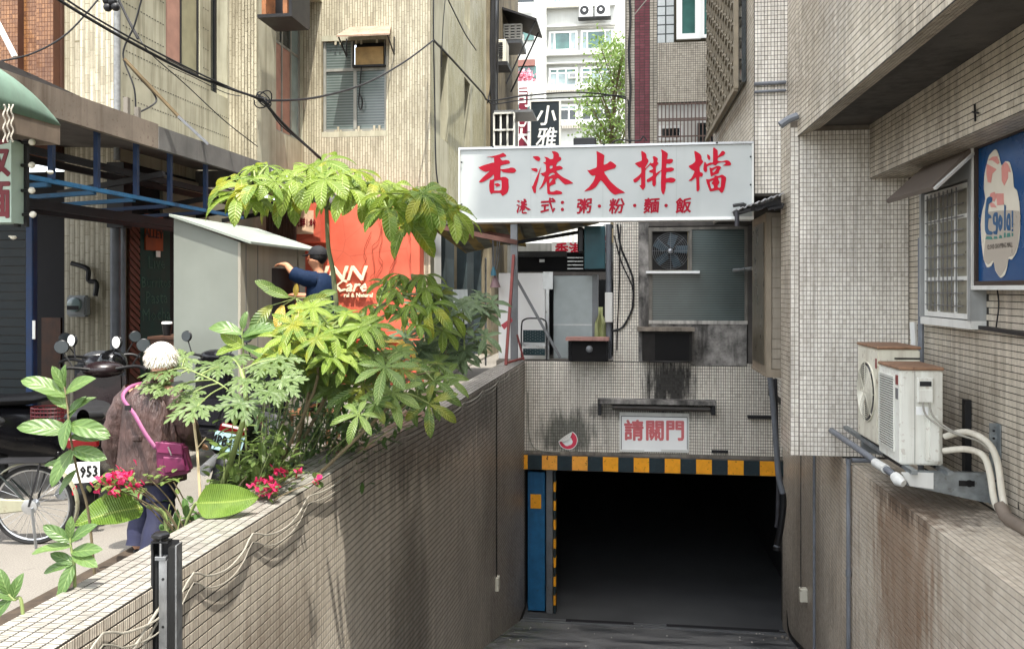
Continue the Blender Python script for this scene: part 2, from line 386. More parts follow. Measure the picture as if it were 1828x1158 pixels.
def glass(name, col, rough=.12, ribs=None, k=.35):
    N = Nd(name); n = N.noise(1.6, detail=3); c = N.mix(N.ramp(n, .35, .65), tuple(x*.6 for x in col[:3])+(1,), col)
    nr = None
    if ribs:
        sx = N.n('SeparateXYZ'); N.L(N.pos(), sx.inputs[0])
        w_ = N.math('SINE', N.math('MULTIPLY', sx.outputs[2], 2*math.pi/ribs)); nr = None
        c = N.mix(N.ramp(w_, -.2, 1, 0, k), c, S(150, 158, 156))
    return N.done(c, rough, 0, nr, .7)
GL_DARK = glass('dark_glass', S(38, 46, 48), .08)
GL_GREEN = glass('green_glass', S(70, 110, 104), .1)
GL_PALE = glass('pale_glass', S(150, 170, 170), .15)
GL_TEXT = glass('patterned_glass', S(64, 76, 74), .25, ribs=.03, k=.3)
GL_BLIND = glass('glass_over_blind', S(92, 106, 102), .2, ribs=.05, k=.45)

# tiles
T_LEFT = tile_mat('ribbed_tile_ramp_left', S(234, 224, 208), S(224, 213, 196), dirt_shade=S(92, 80, 68), dirtamt=.45, rib=.0128, ribk=.8, fall=(-4.5, -2.6, .75, S(58, 52, 45)), bias=.0,
    soot=[((-1.78, 12.8, -1.2), (.7, 3.0, 2.6), .4, S(78, 70, 61)), ((-1.85, 9.6, .3), (.7, 4.2, .6), .7, S(50, 47, 42)), ((-2.0, 7.6, -1.6), (.6, .7, 1.6), .5, S(70, 62, 52)), ((-2.0, 4.6, -.5), (.6, .9, .5), .4, S(88, 70, 54))])
T_CAP = tile_mat('ribbed_tile_cap', S(184, 181, 173), S(170, 166, 157), dirt_shade=S(64, 60, 54), dirtamt=.5, rib=.0128, ribk=.9)
T_FAC = tile_mat('facade_tile', S(238, 232, 219), S(224, 216, 202), dirt_shade=S(100, 92, 80), dirtamt=.34, rib=0, rough=.28,
    soot=[((.8, 14.7, .02), (.5, .6, .62), .97, S(26, 25, 24)), ((-.95, 14.7, -.85), (.55, .6, .42), .8, S(64, 70, 62)), ((.3, 14.7, -.45), (1.2, .6, .16), .6, S(36, 34, 33)), ((-2.0, 14.7, -.2), (.3, .6, 1.0), .5, S(96, 84, 66))])
T_COL = tile_mat('column_tile', S(238, 233, 223), S(224, 218, 206), dirt_shade=S(104, 92, 78), dirtamt=.45, rough=.16)
T_RIGHT = tile_mat('ribbed_tile_right', S(220, 209, 190), S(206, 195, 175), dirt_shade=S(84, 72, 60), dirtamt=.6, rib=.0128, ribk=.45)
T_RLOW = tile_mat('ribbed_tile_ramp_right', S(232, 221, 202), S(220, 208, 188), dirt_shade=S(112, 94, 76), dirtamt=.45, rib=.0128, ribk=.45, fall=(-4.2, -2.2, .7, S(62, 54, 45)),
    soot=[((2.5, 11.5, -2.6), (.6, 2.6, 2.2), .4, S(64, 56, 46)), ((2.3, 7.4, -.7), (.4, .9, 1.3), .6, S(120, 82, 50)), ((2.33, 6.2, -1.3), (.5, .35, 1.6), .0, S(0, 0, 0)), ((2.6, 7.6, -.1), (.5, 1.0, .2), .7, S(60, 50, 42))])
T_REAR = tile_mat('rear_building_tile', S(188, 180, 164), S(166, 158, 144), dirt_shade=S(100, 92, 80), dirtamt=.5, rough=.4)
T_MAROON = tile_mat('maroon_tile', S(116, 38, 52), S(96, 30, 42), dirt_shade=S(50, 20, 24), dirtamt=.4, rough=.4)

# ---------------------------------------------------------------- ground, ramp
YF = 14.8; ZB = -4.05; XL = -2.0; XLO = -2.34; XR = 2.33; XW = 3.0; ZL = -.1; WT = .42
SEG = [(-2.0, .3), (-2.0, 6.6), (-1.84, 9.4), (-1.71, YF)]      # the left ramp wall bends slightly towards the garage
def xl(y): return float(np.interp(y, [q[1] for q in SEG], [q[0] for q in SEG]))
def asphalt():
    N = Nd('street_asphalt'); f = N.noise(120, detail=3); b = N.noise(.8, detail=6); cr = N.noise(3.5, detail=8, rough=.7)
    c = N.mix(N.ramp(f, .3, .7), S(96, 92, 86), S(132, 127, 119)); c = N.mix(N.ramp(b, .4, .65, 0, .5), c, S(92, 88, 82)); c = N.mix(N.ramp(cr, .6, .7, 0, .5), c, S(60, 56, 52))
    return N.done(c, .9, 0, N.bump(f, .35, .006))
def wetfloor():
    N = Nd('ramp_concrete'); f = N.noise(60, detail=4); b = N.noise(1, N.pos((1.1, 2.2, 1)), 6, .6); g = N.noise(9, detail=4)
    c = N.mix(N.ramp(f, .3, .7), S(84, 85, 85), S(124, 124, 122)); wet = N.ramp(b, .42, .66)
    c = N.mix(wet, c, S(54, 56, 59)); gp = N.n('NewGeometry'); sp = N.n('SeparateXYZ'); N.L(gp.outputs['Position'], sp.inputs[0])
    moss = N.math('MULTIPLY', N.ramp(sp.outputs[0], XL+.1, XL+1.1, 1, 0), N.ramp(g, .5, .62)); c = N.mix(moss, c, S(70, 84, 34))
    return N.done(c, N.ramp(b, .42, .66, .8, .4), 0, N.bump(f, .6, .012))
ASPH = asphalt(); WETF = wetfloor()
g = MB()
for (x0, x1, y0, y1) in ((-120, XLO+.005, -80, 160), (XLO+.005, 120, -80, .3), (XLO+.005, 120, YF+1.4, 160), (XW+.02, 120, .3, YF+1.4)):
    g.quad((x0, y0, 0), (x1, y0, 0), (x1, y1, 0), (x0, y1, 0))
for (xa, ya), (xb2, yb) in zip(SEG, SEG[1:]+[(-1.71, YF+1.4)]):
    g.quad((XLO+.005, ya, 0), (xa-.335, ya, 0), (xb2-.335, yb, 0), (XLO+.005, yb, 0))
g.build('street_ground', ASPH, kind='structure')
g = MB(); RY1 = 14.55
ys = [0.3]+[1+i for i in range(14)]+[RY1, 27.0]
rows = [[Vector((x, y, ZB if y >= RY1 else ZB*(y-.3)/(RY1-.3))) for x in np.linspace(XL-.1, 3.6, 12)] for y in ys]
g.grid(rows[:-1], sm=False); g.build('ramp_floor', WETF, kind='structure')
MB().grid(rows[-2:], sm=False).build('garage_floor', pm('garage_floor', S(72, 73, 74), .6, var=.3, ns=2), kind='structure')  # inner floor coloured darker than the ramp to stand for light falloff
zc = lambda y: ZB*(y-.3)/(RY1-.3)
# threshold drain
dr = thing('drain', 'black steel drain grating across the foot of the ramp', 'drain', (0, 14.3, ZB))
MB().bar((-1.7, 14.15, zc(14.15)+.01), (2.72, 14.15, zc(14.15)+.01), .05, .03).bar((-1.7, 14.5, zc(14.5)+.01), (2.72, 14.5, zc(14.5)+.01), .05, .03).build('frame', GREYM, dr)
b = MB()
for i in range(120):
    x = -.85+i*.03
    if .2 < x < .75: continue
    b.bar((x, 14.17, zc(14.17)+.012), (x, 14.48, zc(14.48)+.012), .012, .02)
b.build('grating', DARKM, dr, kind='stuff')
MB().bar((-.95, 14.32, zc(14.32)+.0), (.2, 14.32, zc(14.32)+.0), .3, .01).bar((.75, 14.32, zc(14.32)), (2.6, 14.32, zc(14.32)), .3, .01).build('trench', DARKIN, dr)

# left ramp wall
lw = thing('ramp_wall', 'long low ribbed tile wall left of the ramp, cables clipped along it', 'wall', (XL, 8, 0))
for k, ((xa, ya), (xb2, yb)) in enumerate(zip(SEG, SEG[1:])):
    yb_ = yb-(.003 if yb == YF else 0)
    MB().slab([(xa-.34, ya, ZB-.4), (xa, ya, ZB-.4), (xb2, yb_, ZB-.4), (xb2-.34, yb_, ZB-.4)], (0, 0, WT-ZB+.4)).build('core', GROUT, lw)
    dv = Vector((xb2-xa, yb-ya, 0)); nn_ = Vector((dv.y, -dv.x, 0)).normalized()
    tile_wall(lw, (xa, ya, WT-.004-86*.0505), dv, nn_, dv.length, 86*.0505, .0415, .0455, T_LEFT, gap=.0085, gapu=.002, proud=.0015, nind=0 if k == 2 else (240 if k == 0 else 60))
    MB().slab([(xa-.33, ya+.002, WT-.001), (xa-.01, ya+.002, WT-.001), (xb2-.01, yb_-.002, WT-.001), (xb2-.33, yb_-.002, WT-.001)], (0, 0, .0025)).build('capping', GROUT, lw)
    tile_wall(lw, Vector((xa+.003, ya, WT+.0015)), dv, (0, 0, 1), dv.length, .343, .0415, .045, T_CAP, gap=.008, gapu=.0015, proud=.0015, nind=0 if k == 2 else (240 if k == 0 else 60), V=-nn_)
# right lower wall with ledge
rw = thing('ramp_wall', 'tan tiled retaining wall right of the ramp under the air conditioners', 'wall', (XR, 5, 0))
B1 = Vector((XR, 9.3, 0)); B2 = Vector((2.72, YF, 0))
MB().box(XR, XW+.3, .3, 9.3, ZB-.4, ZL).build('core', GROUT, rw)
MB().slab([(B1.x, B1.y, ZB-.4), (B2.x, B2.y, ZB-.4), (XW+.6, B2.y, ZB-.4), (XW+.6, B1.y, ZB-.4)], (0, 0, ZL+.25-(ZB-.4))).build('far_core', GROUT, rw)
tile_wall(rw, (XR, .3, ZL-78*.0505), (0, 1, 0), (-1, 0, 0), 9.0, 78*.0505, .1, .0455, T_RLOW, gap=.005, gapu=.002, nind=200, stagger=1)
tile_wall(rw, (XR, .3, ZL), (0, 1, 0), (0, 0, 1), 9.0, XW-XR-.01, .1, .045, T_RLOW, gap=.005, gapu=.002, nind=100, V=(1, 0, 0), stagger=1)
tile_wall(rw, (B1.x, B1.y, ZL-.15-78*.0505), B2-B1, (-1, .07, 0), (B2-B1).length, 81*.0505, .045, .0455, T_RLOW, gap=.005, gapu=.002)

# ---------------------------------------------------------------- garage entrance building
gb = thing('restaurant_building', 'dirty white tiled front over the dark underground garage entrance', 'building', (.5, YF, 0))
XG0 = -1.71; XG1 = 2.75
b = MB()
b.box(XG0, XG1+.5, YF, YF+.3, -1.17, WT)               # tiled band over the opening
b.build('wall', GROUT, gb)
tile_wall(gb, (XG0, YF, -1.165), (1, 0, 0), (0, -1, 0), XG1-XG0, WT+1.165, .032, .045, T_FAC, gap=.007, proud=.0015)
MB().box(XG0, XG1+.5, YF-.02, YF+.32, -1.215, -1.168).build('lip', CONC, gb)
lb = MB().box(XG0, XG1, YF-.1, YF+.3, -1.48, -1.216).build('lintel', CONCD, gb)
x = XG0; i = 0; wds = [.07, .25, .27, .26, .27]
PINS = pm('chipped_yellow', S(232, 160, 60), .5, var=.12, ns=10, bump=.08, spots=.95, spotc=S(64, 30, 20))
while x < XG1-.01:
    wd = wds[i] if i < 5 else .265
    m = (ORANGE if i not in (2, 4) else PINS) if i % 2 == 0 else BLACKP
    st = MB().box(x+.001, min(x+wd, XG1)-.001, YF-.106, YF-.1, -1.472, -1.226).build('stripe', m, lb); x += wd; i += 1
# interior of the garage
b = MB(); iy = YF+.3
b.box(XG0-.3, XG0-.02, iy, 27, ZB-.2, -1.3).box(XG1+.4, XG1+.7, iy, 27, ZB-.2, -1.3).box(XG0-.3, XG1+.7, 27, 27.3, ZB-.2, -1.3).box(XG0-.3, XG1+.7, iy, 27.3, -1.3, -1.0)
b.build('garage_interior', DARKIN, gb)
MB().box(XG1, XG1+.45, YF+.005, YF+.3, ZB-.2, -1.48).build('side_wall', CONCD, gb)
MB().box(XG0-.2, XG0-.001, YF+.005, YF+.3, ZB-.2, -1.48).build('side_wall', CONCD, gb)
ux = lambda u: at(u, 900, Y=YF+.06).x
bl = MB().box(ux(942), ux(973), YF+.06, YF+.16, ZB+.03, -1.55).build('door_panel', BLUEP, gb, bev=.01)
MB().box(ux(947), ux(966), YF+.05, YF+.06, -2.2, -1.95).build('notice', ORANGE, bl)
MB().box(ux(975), ux(987), YF+.04, YF+.2, ZB, -1.49).build('post', GREYM, gb, bev=.008)
pp = MB().box(ux(988.5), ux(992),  YF+.05, YF+.25, ZB, -1.49).build('post', BLACKP, gb)
for k in range(7): MB().box(ux(988.5)-.003, ux(992)+.003, YF+.045, YF+.2, -1.72-k*.335-.17, -1.72-k*.335).build('stripe', ORANGE, pp)
MB().box(2.3, 2.34, 20, 20.03, -2.2, -2.16).build('switch_plate', WHITEC, gb)

sp_ = MB(); rr_ = random.Random(3)
for k in range(34):
    y = rr_.uniform(10.5, 14.6); x = rr_.uniform(-1.7, 2.3); s_ = rr_.uniform(.005, .014); sp_.box(x, x+s_*rr_.uniform(.8, 2), y, y+s_*2, zc(y)+.002, zc(y)+.012)
sp_.build('litter', pm('litter', S(190, 186, 176), .8), kind='stuff', label='tiny pale bits of litter scattered over the foot of the ramp', category='litter')
LGROUT = pm('light_grout', S(116, 108, 98), .9, var=.3, ns=9)
# ================================================================ right hand building
YC = 9.3; XO = 1.864
rb = thing('apartment_building', 'tiled apartment block on the right with a deep overhang above the ramp', 'building', (XO, 6, 0))
ROOF = 27.0; YS = -2.3
MB().box(XO, 9, YS, 3.0, 3.5, 25.2).box(XO, 9, 3.0, YC, 3.5, ROOF).build('upper_storeys', GROUT, rb)  # out of view higher up: roof steps and end wall shaped to cast the ramp-wall shadow
MB().box(1.5, 9, 9.85, 14.2, 2.75, ROOF).build('rear_storeys', GROUT, rb)
MB().slab([(XO, YS, 3.32), (XO+.23, YS, 3.405), (XO+.23, YS, 3.499), (XO, YS, 3.499)], (0, YC-YS-.001, 0)).build('fascia_beam', GROUT, rb)
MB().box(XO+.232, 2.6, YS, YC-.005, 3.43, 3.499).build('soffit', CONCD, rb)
MB().box(2.601, 3.0, YS, YC-.005, 2.86, 3.498).build('beam', GROUT, rb)
MB().box(1.79, XW-.003, YC, 9.85, ZL+.02, 3.49).build('column', LGROUT, rb)
MB().box(XO, 9, YC+.001, 9.849, 3.5, ROOF).build('corner_storeys', GROUT, rb)
tile_wall(rb, (XO, YC, 3.5), (0, 1, 0), (-1, 0, 0), .549, 4.0, .1, .045, T_RIGHT, gapu=.002)
MB().box(XW, 3.4, .3, YC, ZL-.3, 2.855).build('side_wall', GROUT, rb)
MB().box(XW-.01, 4, 9.86, YF+1, ZL-.3, 2.74).build('rear_wall', CONCD, rb)
MB().box(2.45, 4, 11.3, YF-.2, ZL, 2.74).build('rear_wall', GROUT, rb)
# tiling of this building: near pieces are single objects
tile_wall(rb, (XO, 3.2, 3.325), (0, 1, 0), (-1, 0, 0), YC-3.2, 4.2, .1, .045, T_RIGHT, gapu=.002, nind=200, stagger=1)
tile_wall(rb, (XO+.002, 3.2, 3.3205), (0, 1, 0), (.085, 0, -.23), YC-3.2, .242, .045, .045, T_RIGHT, V=(.23, 0, .085))
tile_wall(rb, (XO+.02, YC, ZL+.02), (1, 0, 0), (0, -1, 0), 3.0-XO-.03, 3.46, .031, .045, T_COL, gap=.0055, nind=0, proud=.0015)
tile_wall(rb, (1.79, YC, ZL+.02), (1, 0, 0), (0, -1, 0), .085, 3.5, .03, .045, T_COL, gap=.0055, proud=.0015)
tile_wall(rb, (1.79, YC+.01, ZL+.02), (0, 1, 0), (-1, 0, 0), .52, 3.6, .1, .045, T_RIGHT, gapu=.002, proud=.0015)
tile_wall(rb, (1.5, 9.85, 2.78), (1, 0, 0), (0, -1, 0), XO-1.5, 4.6, .031, .045, T_COL, gap=.0055, proud=.0015)
tile_wall(rb, (2.6, 2.5, 2.862), (0, 1, 0), (-1, 0, 0), YC-2.5, .62, .1, .045, T_RIGHT, gapu=.002, nind=60, stagger=1)
tile_wall(rb, (2.6, 2.5, 2.86), (0, 1, 0), (0, 0, -1), YC-2.5, .39, .045, .045, T_RIGHT, gapu=.002, V=(1, 0, 0))
wh = [(7.4-2.2, 8.62-2.2, 1.38+.1, 2.95)]
tile_wall(rb, (XW, 2.2, ZL+.01), (0, 1, 0), (-1, 0, 0), YC-2.2, 2.94, .2, .047, T_RIGHT, gapu=.002, nind=300, stagger=1, holes=wh)
tile_wall(rb, (1.5, 9.9, 2.78), (0, 1, 0), (-1, 0, 0), 4.3, 5.5, .1, .045, T_RIGHT, gapu=.002, stagger=1)
tile_wall(rb, (2.45, 11.3, 0), (0, 1, 0), (-1, 0, 0), 3.2, 2.7, .1, .045, T_FAC)
for (z, r) in ((4.02, .022), (3.93, .016)):
    MB().tube([(1.49, 9.82, z), (1.84, 9.82, z+.01)], r).build('conduit', PIPEG, rb)
# window box with propped shutter
wb = thing('window', 'white framed window in a grey box under a propped brown shutter', 'window', (3.0, 8, 1.4), None)
MB().box(2.88, 3.0, 7.42, 8.62, 1.36, 1.43).build('sill', WHITEP, wb)
BOXG = pm('box_grey', S(150, 152, 150), .6, var=.12, streak=.4, sc=S(96, 92, 86))
b = MB().box(2.87, 3.0, 7.42, 7.47, 1.43, 2.85).box(2.87, 3.0, 8.57, 8.62, 1.43, 2.85).box(2.87, 3.0, 7.47, 8.57, 2.62, 2.85); b.build('surround', BOXG, wb)
window(wb, (2.93, 7.5, 1.44), (0, 1, 0), (-1, 0, 0), 1.05, 1.16, WHITEP, pm('window_interior', S(120, 116, 100), .3, var=.3), cols=(.3, .68), rows=(.3, .76), fw=.045, dep=.035, name='frame')
rt = MB()
for i in range(8): rt.bar((2.885, 7.75+i*.1, 1.5), (2.885, 7.75+i*.1, 2.58), .008)
for i in range(10): rt.bar((2.885, 7.6, 1.55+i*.11), (2.885, 8.5, 1.55+i*.11), .008)
rt.build('lattice', GREYM, wb)
SHUT = pm('shutter_brown', S(104, 94, 86), .6, var=.15)
MB().slab([(2.88, 7.4, 2.83), (2.88, 8.5, 2.83), (2.52, 8.42, 2.51), (2.52, 7.22, 2.5)], (-.02, 0, .03)).build('shutter', SHUT, wb)
MB().bar((2.9, 7.39, 2.83), (2.52, 7.21, 2.51), .03, .02).build('shutter_edge', WHITEP, wb)
# drain pipes on that wall
dp = MB().tube([(2.93, 8.75, ZL), (2.93, 8.75, 2.2)], .03).build('drain_pipe', PIPEG); tag(dp, 'grey drain pipe in the corner behind the white window', 'pipe')
wp = MB().tube([at(1630, 575, X=2.94), at(1632, 612, X=2.94), at(1632, 640, X=2.94)], .035).build('waste_pipe', WHITEP); tag(wp, 'short white pipe beneath the white window sill', 'pipe')
bx = MB().bar(at(1743, 583, X=2.96), at(1836, 597, X=2.96), .05, .03).build('cable_tray', DARKM); tag(bx, 'dark metal bar fixed on the tiles below the blue sign', 'bracket')
cw = MB().tube(pline([at(1780, 516, X=2.98), at(1783, 545, X=2.98), at(1778, 585, X=2.98)], 4), .006).build('cable', CABLE_B); tag(cw, 'thin black cable hanging from the bottom of the blue sign', 'cable')
# blue shop sign
SX = 2.9
sg = thing('shop_sign', 'blue light box sign with a pale cloud shaped logo on the right wall', 'sign', (SX, 6.9, 1.7))
sy0, sy1, sz0, sz1 = 6.05, 7.38, 1.725, 2.88
SBLUE = pm('sign_blue', S(20, 72, 122), .25, var=.3, ns=1.3, bump=0)
MB().box(SX+.012, XW, sy0, sy1, sz0, sz1).build('panel', SBLUE, sg)
b = MB().box(SX-.015, SX+.01, sy0, sy1, sz0, sz0+.035).box(SX-.015, SX+.01, sy0, sy1, sz1-.035, sz1).box(SX-.015, SX+.01, sy1-.03, sy1, sz0+.035, sz1-.035).box(SX-.015, SX+.01, sy0, sy0+.03, sz0+.035, sz1-.035)
b.build('inner_frame', pm('sign_frame_dark', S(60, 50, 44), .5), sg)
b = MB().box(SX-.03, SX+.012, sy0-.02, sy1+.022, sz0-.035, sz0-.001).box(SX-.03, SX+.012, sy1+.001, sy1+.022, sz0-.001, sz1+.02).box(SX-.03, SX+.012, sy0-.02, sy1+.001, sz1+.001, sz1+.02)
b.build('frame', WHITEP, sg)
LG = lambda x, y: at(1735+x*.2507, 230+y*.2507, X=SX+.009)
cloud = [(165, 148), (125, 190), (105, 260), (90, 340), (88, 430), (98, 500), (75, 590), (65, 680), (70, 800), (85, 920), (110, 985), (140, 975), (156, 945), (170, 1010), (205, 1060), (235, 1040), (252, 985), (262, 925), (285, 930), (318, 880), (340, 780), (346, 640), (338, 520), (322, 440), (300, 415), (292, 320), (270, 240), (240, 232), (212, 262), (195, 195), (180, 155)]
cpn = pm('sign_cream', S(226, 218, 200), .3, var=.06, bump=0); cpg = pm('sign_taupe', S(178, 168, 154), .3, var=.06, bump=0); cpp = pm('sign_pink', S(222, 150, 140), .3, var=.08, bump=0)
poly_print(sg, 'cloud_print', [smooth_poly(cloud)], LG, cpn, (-1, 0, 0), .002)
LG2 = lambda x, y: LG(x, y)+Vector((-.0035, 0, 0))
poly_print(sg, 'cloud_shade', [smooth_poly([(118, 592), (340, 585), (342, 700), (330, 820), (300, 900), (262, 915), (248, 985), (205, 1050), (172, 1000), (156, 935), (120, 965), (88, 930), (100, 800), (110, 700)])], LG2, cpg, (-1, 0, 0), .0015)
poly_print(sg, 'berry_print', [[(150, 200), (185, 195), (200, 240), (190, 255), (150, 225), (120, 225)], [(110, 250), (150, 270), (180, 290), (150, 320), (140, 385), (118, 380), (108, 320)],
    [(215, 270), (240, 235), (262, 250), (282, 310), (262, 305), (262, 350), (235, 405), (218, 370)], [(135, 460), (165, 450), (180, 480), (165, 520), (130, 500)], [(175, 460), (230, 460), (232, 540), (185, 545)], [(128, 520), (160, 530), (180, 560), (140, 558)]], LG2, cpp, (-1, 0, 0), .0015)
LG3 = lambda x, y: LG(x, y)+Vector((-.006, 0, 0))
INK = pm('sign_ink', S(24, 84, 128), .3, var=.05, bump=0)
# lettering: E g o l a i
poly_print(sg, 'letter', [smooth_poly([(112, 500), (135, 482), (152, 492), (148, 520), (125, 540), (120, 600), (140, 615), (145, 635), (125, 640), (120, 700), (130, 725), (155, 735), (148, 755), (115, 752), (100, 720), (100, 600)])], LG3, INK, (-1, 0, 0), .0015)
poly_print(sg, 'letter', [smooth_poly([(165, 600), (190, 598), (192, 700), (185, 752), (162, 748), (160, 730), (176, 725), (178, 690), (160, 680), (155, 640)]), [(168, 625), (178, 625), (178, 665), (168, 660)]], LG3, INK, (-1, 0, 0), .0015)
poly_print(sg, 'letter', [smooth_poly([(208, 610), (224, 640), (222, 700), (208, 730), (196, 700), (196, 640)]), [(208, 645), (213, 670), (208, 695), (204, 670)]], LG3, INK, (-1, 0, 0), .0015)
poly_print(sg, 'letter', [[(237, 540), (247, 545), (247, 722), (235, 725)]], LG3, INK, (-1, 0, 0), .0015)
poly_print(sg, 'letter', [smooth_poly([(256, 625), (268, 600), (280, 615), (281, 722), (272, 722), (262, 725), (252, 690)]), [(264, 640), (272, 640), (272, 690), (263, 680)]], LG3, INK, (-1, 0, 0), .0015)
poly_print(sg, 'letter', [[(291, 582), (300, 582), (300, 700), (291, 705)], [(291, 715), (300, 712), (300, 730), (291, 732)]], LG3, INK, (-1, 0, 0), .0015)
TEAL = pm('sign_teal', S(60, 130, 120), .3, bump=0)
poly_print(sg, 'lettering_reflection', [[(102, 785), (112, 765), (145, 765), (155, 788)], [(160, 785), (165, 765), (185, 765), (190, 782)], [(198, 780), (205, 755), (218, 760), (222, 778)], [(235, 775), (236, 740), (246, 738), (247, 774)], [(254, 772), (258, 742), (278, 740), (281, 768)], [(291, 766), (291, 742), (300, 740), (300, 764)]], LG3, TEAL, (-1, 0, 0), .0015)['kind'] = 'stuff'
p_ = LG3(203, 835); text(sg, 'lettering', 'CLOUD SHOPPING MALL', (p_.x, p_.y, p_.z), .055, (-1, 0, 0), pm('sign_small_ink', S(70, 62, 56), .4, bump=0), xs=.72, th=.001)
# small hooks in the beam
hk = MB().bar(at(1740, 186, X=2.58), at(1741, 217, X=2.58), .012).bar(at(1736, 200, X=2.58), at(1746, 202, X=2.58), .012).build('hook', DARKM); tag(hk, 'small rusty hook stuck in the tiled beam above the blue sign', 'hook')
gt = MB().tube([at(1424, 207, Y=9.2), at(1408, 213, Y=9.2), at(1393, 224, Y=9.2)], .04).build('spout', PIPEG); tag(gt, 'short grey rain spout sticking out at the overhang corner', 'pipe')

# air conditioners
ACW = pm('ac_cream', S(214, 210, 192), .45, var=.07, ns=4, streak=.7, sc=S(132, 112, 84), bump=.04, spots=.5, spotc=S(110, 80, 50))
ACW2 = pm('ac_white', S(222, 222, 212), .42, var=.05, ns=4, streak=.6, sc=S(144, 130, 108), bump=.04, spots=.3, spotc=S(130, 90, 60))
RUST = pm('rusty_lid', S(140, 108, 84), .7, var=.35, ns=12, bump=.2, spots=.7, spotc=S(84, 52, 34))
def ac_unit(x0, x1, y0, y1, z0, z1, m, label, fan):
    t = thing('air_conditioner', label, 'air conditioner', ((x0+x1)/2, y0, z0), 'air conditioner outdoor units on the right wall')
    MB().box(x0, x1, y0, y1, z0, z1-.03).build('casing', m, t, bev=.012, seg=2)
    MB().box(x0-.008, x1+.008, y0-.008, y1+.008, z1-.028, z1).build('lid', RUST, t, bev=.008)
    MB().box(x0+.02, x0+.06, y0+.05, y1-.05, z0-.03, z0).box(x1-.06, x1-.02, y0+.05, y1-.05, z0-.03, z0).build('foot', DARKM, t)
    if fan:
        cy = y0+(y1-y0)*.52; cz = z0+(z1-z0)*.5; r = min((y1-y0), (z1-z0))*.43
        MB().lathe((x0-.001, cy, cz), [(r, 0), (r, .012), (r*.97, .012), (r*.97, 0)], 32, (-1, 0, 0)).build('fan_ring', m, t)
        MB().lathe((x0-.0015, cy, cz), [(r*.96, 0), (r*.96, .004)], 32, (-1, 0, 0), False).build('fan_opening', BLACK, t)
        fb = MB()
        for k in range(4):
            a = k*math.pi/2+.3; p = Vector((x0-.008, cy, cz)); u = Vector((0, math.cos(a), math.sin(a))); v_ = Vector((0, -math.sin(a), math.cos(a)))
            fb.slab([p+u*.04, p+u*r*.9-v_*.02, p+u*r*.85+v_*r*.5, p+u*.05+v_*.05], (-.004, 0, 0))
        fb.build('fan', GREYM, t)
        g_ = MB()
        for k in range(14): g_.tube([(x0-.022, cy+math.cos(q)*r*(.1+.06*k), cz+math.sin(q)*r*(.1+.06*k)) for q in np.linspace(0, 2*math.pi, 25)[:-1]], .0035, 4, close=True)
        for k in range(8): g_.bar((x0-.024, cy, cz), (x0-.02, cy+math.cos(k*.785)*r, cz+math.sin(k*.785)*r), .006)
        g_.build('fan_grille', m, t)
    else:
        MB().box(x0-.004, x0-.001, y0+.13, y1-.03, z0+.09, z1-.1).build('grille_recess', BLACK, t)
        g_ = MB(); n = 30
        for k in range(n):
            z = z0+.1+(z1-z0-.21)*k/(n-1); g_.bar((x0-.01, y0+.14, z), (x0-.01, y1-.04, z), .012, .007)
        g_.box(x0-.012, x0-.002, y0+.12, y0+.135, z0+.08, z1-.09).box(x0-.012, x0-.002, y1-.04, y1-.025, z0+.08, z1-.09).box(x0-.012, x0-.002, y0+.135, y1-.04, z0+.078, z0+.09).box(x0-.012, x0-.002, y0+.135, y1-.04, z1-.1, z1-.088)
        g_.build('fan_grille', m, t)
    return t
DKRED = pm('badge_red', S(120, 40, 40), .4, bump=0)
a1 = ac_unit(2.307, 2.673, 8.0, 8.66, .276, 1.176, ACW, 'older cream air conditioner with round fan, standing behind the whiter one', True)
for z in (.5, .68, .86): MB().box(2.303, 2.307, 8.03, 8.07, z-.06, z+.06).build('moulding', ACW, a1, bev=.002)
MB().box(2.303, 2.307, 8.03, 8.07, .97, 1.06).build('badge', DKRED, a1)
MB().box(2.45, 2.67, 7.996, 8.0, 1.06, 1.075).build('label_strip', BLACK, a1)
a2 = ac_unit(2.278, 2.618, 7.3, 7.87, .247, 1.054, ACW2, 'white air conditioner nearest the camera with slatted grille and rusty lid', False)
MB().box(2.274, 2.278, 7.34, 7.4, .9, .98).build('badge', DKRED, a2)
MB().box(2.274, 2.278, 7.34, 7.4, .78, .87).build('label_plate', GREYM, a2)
MB().box(2.395, 2.397, 7.297, 7.3, .26, 1.02).build('seam', DARKM, a2)
vb = MB().box(2.41, 2.53, 7.27, 7.3, .76, .97).build('terminal_box', ACW2, a2, bev=.006)
MB().box(2.425, 2.515, 7.266, 7.27, .9, .94).build('slot', DARKM, vb)
MB().box(2.415, 2.525, 7.262, 7.269, .77, .87).build('lid', ACW2, vb, bev=.003)
MB().box(2.47, 2.59, 7.235, 7.3, .27, .66).build('valve_cover', ACW2, a2, bev=.025, seg=2)
MB().box(2.405, 2.5, 7.2965, 7.3, .66, .73).build('sticker', WHITEC, a2)
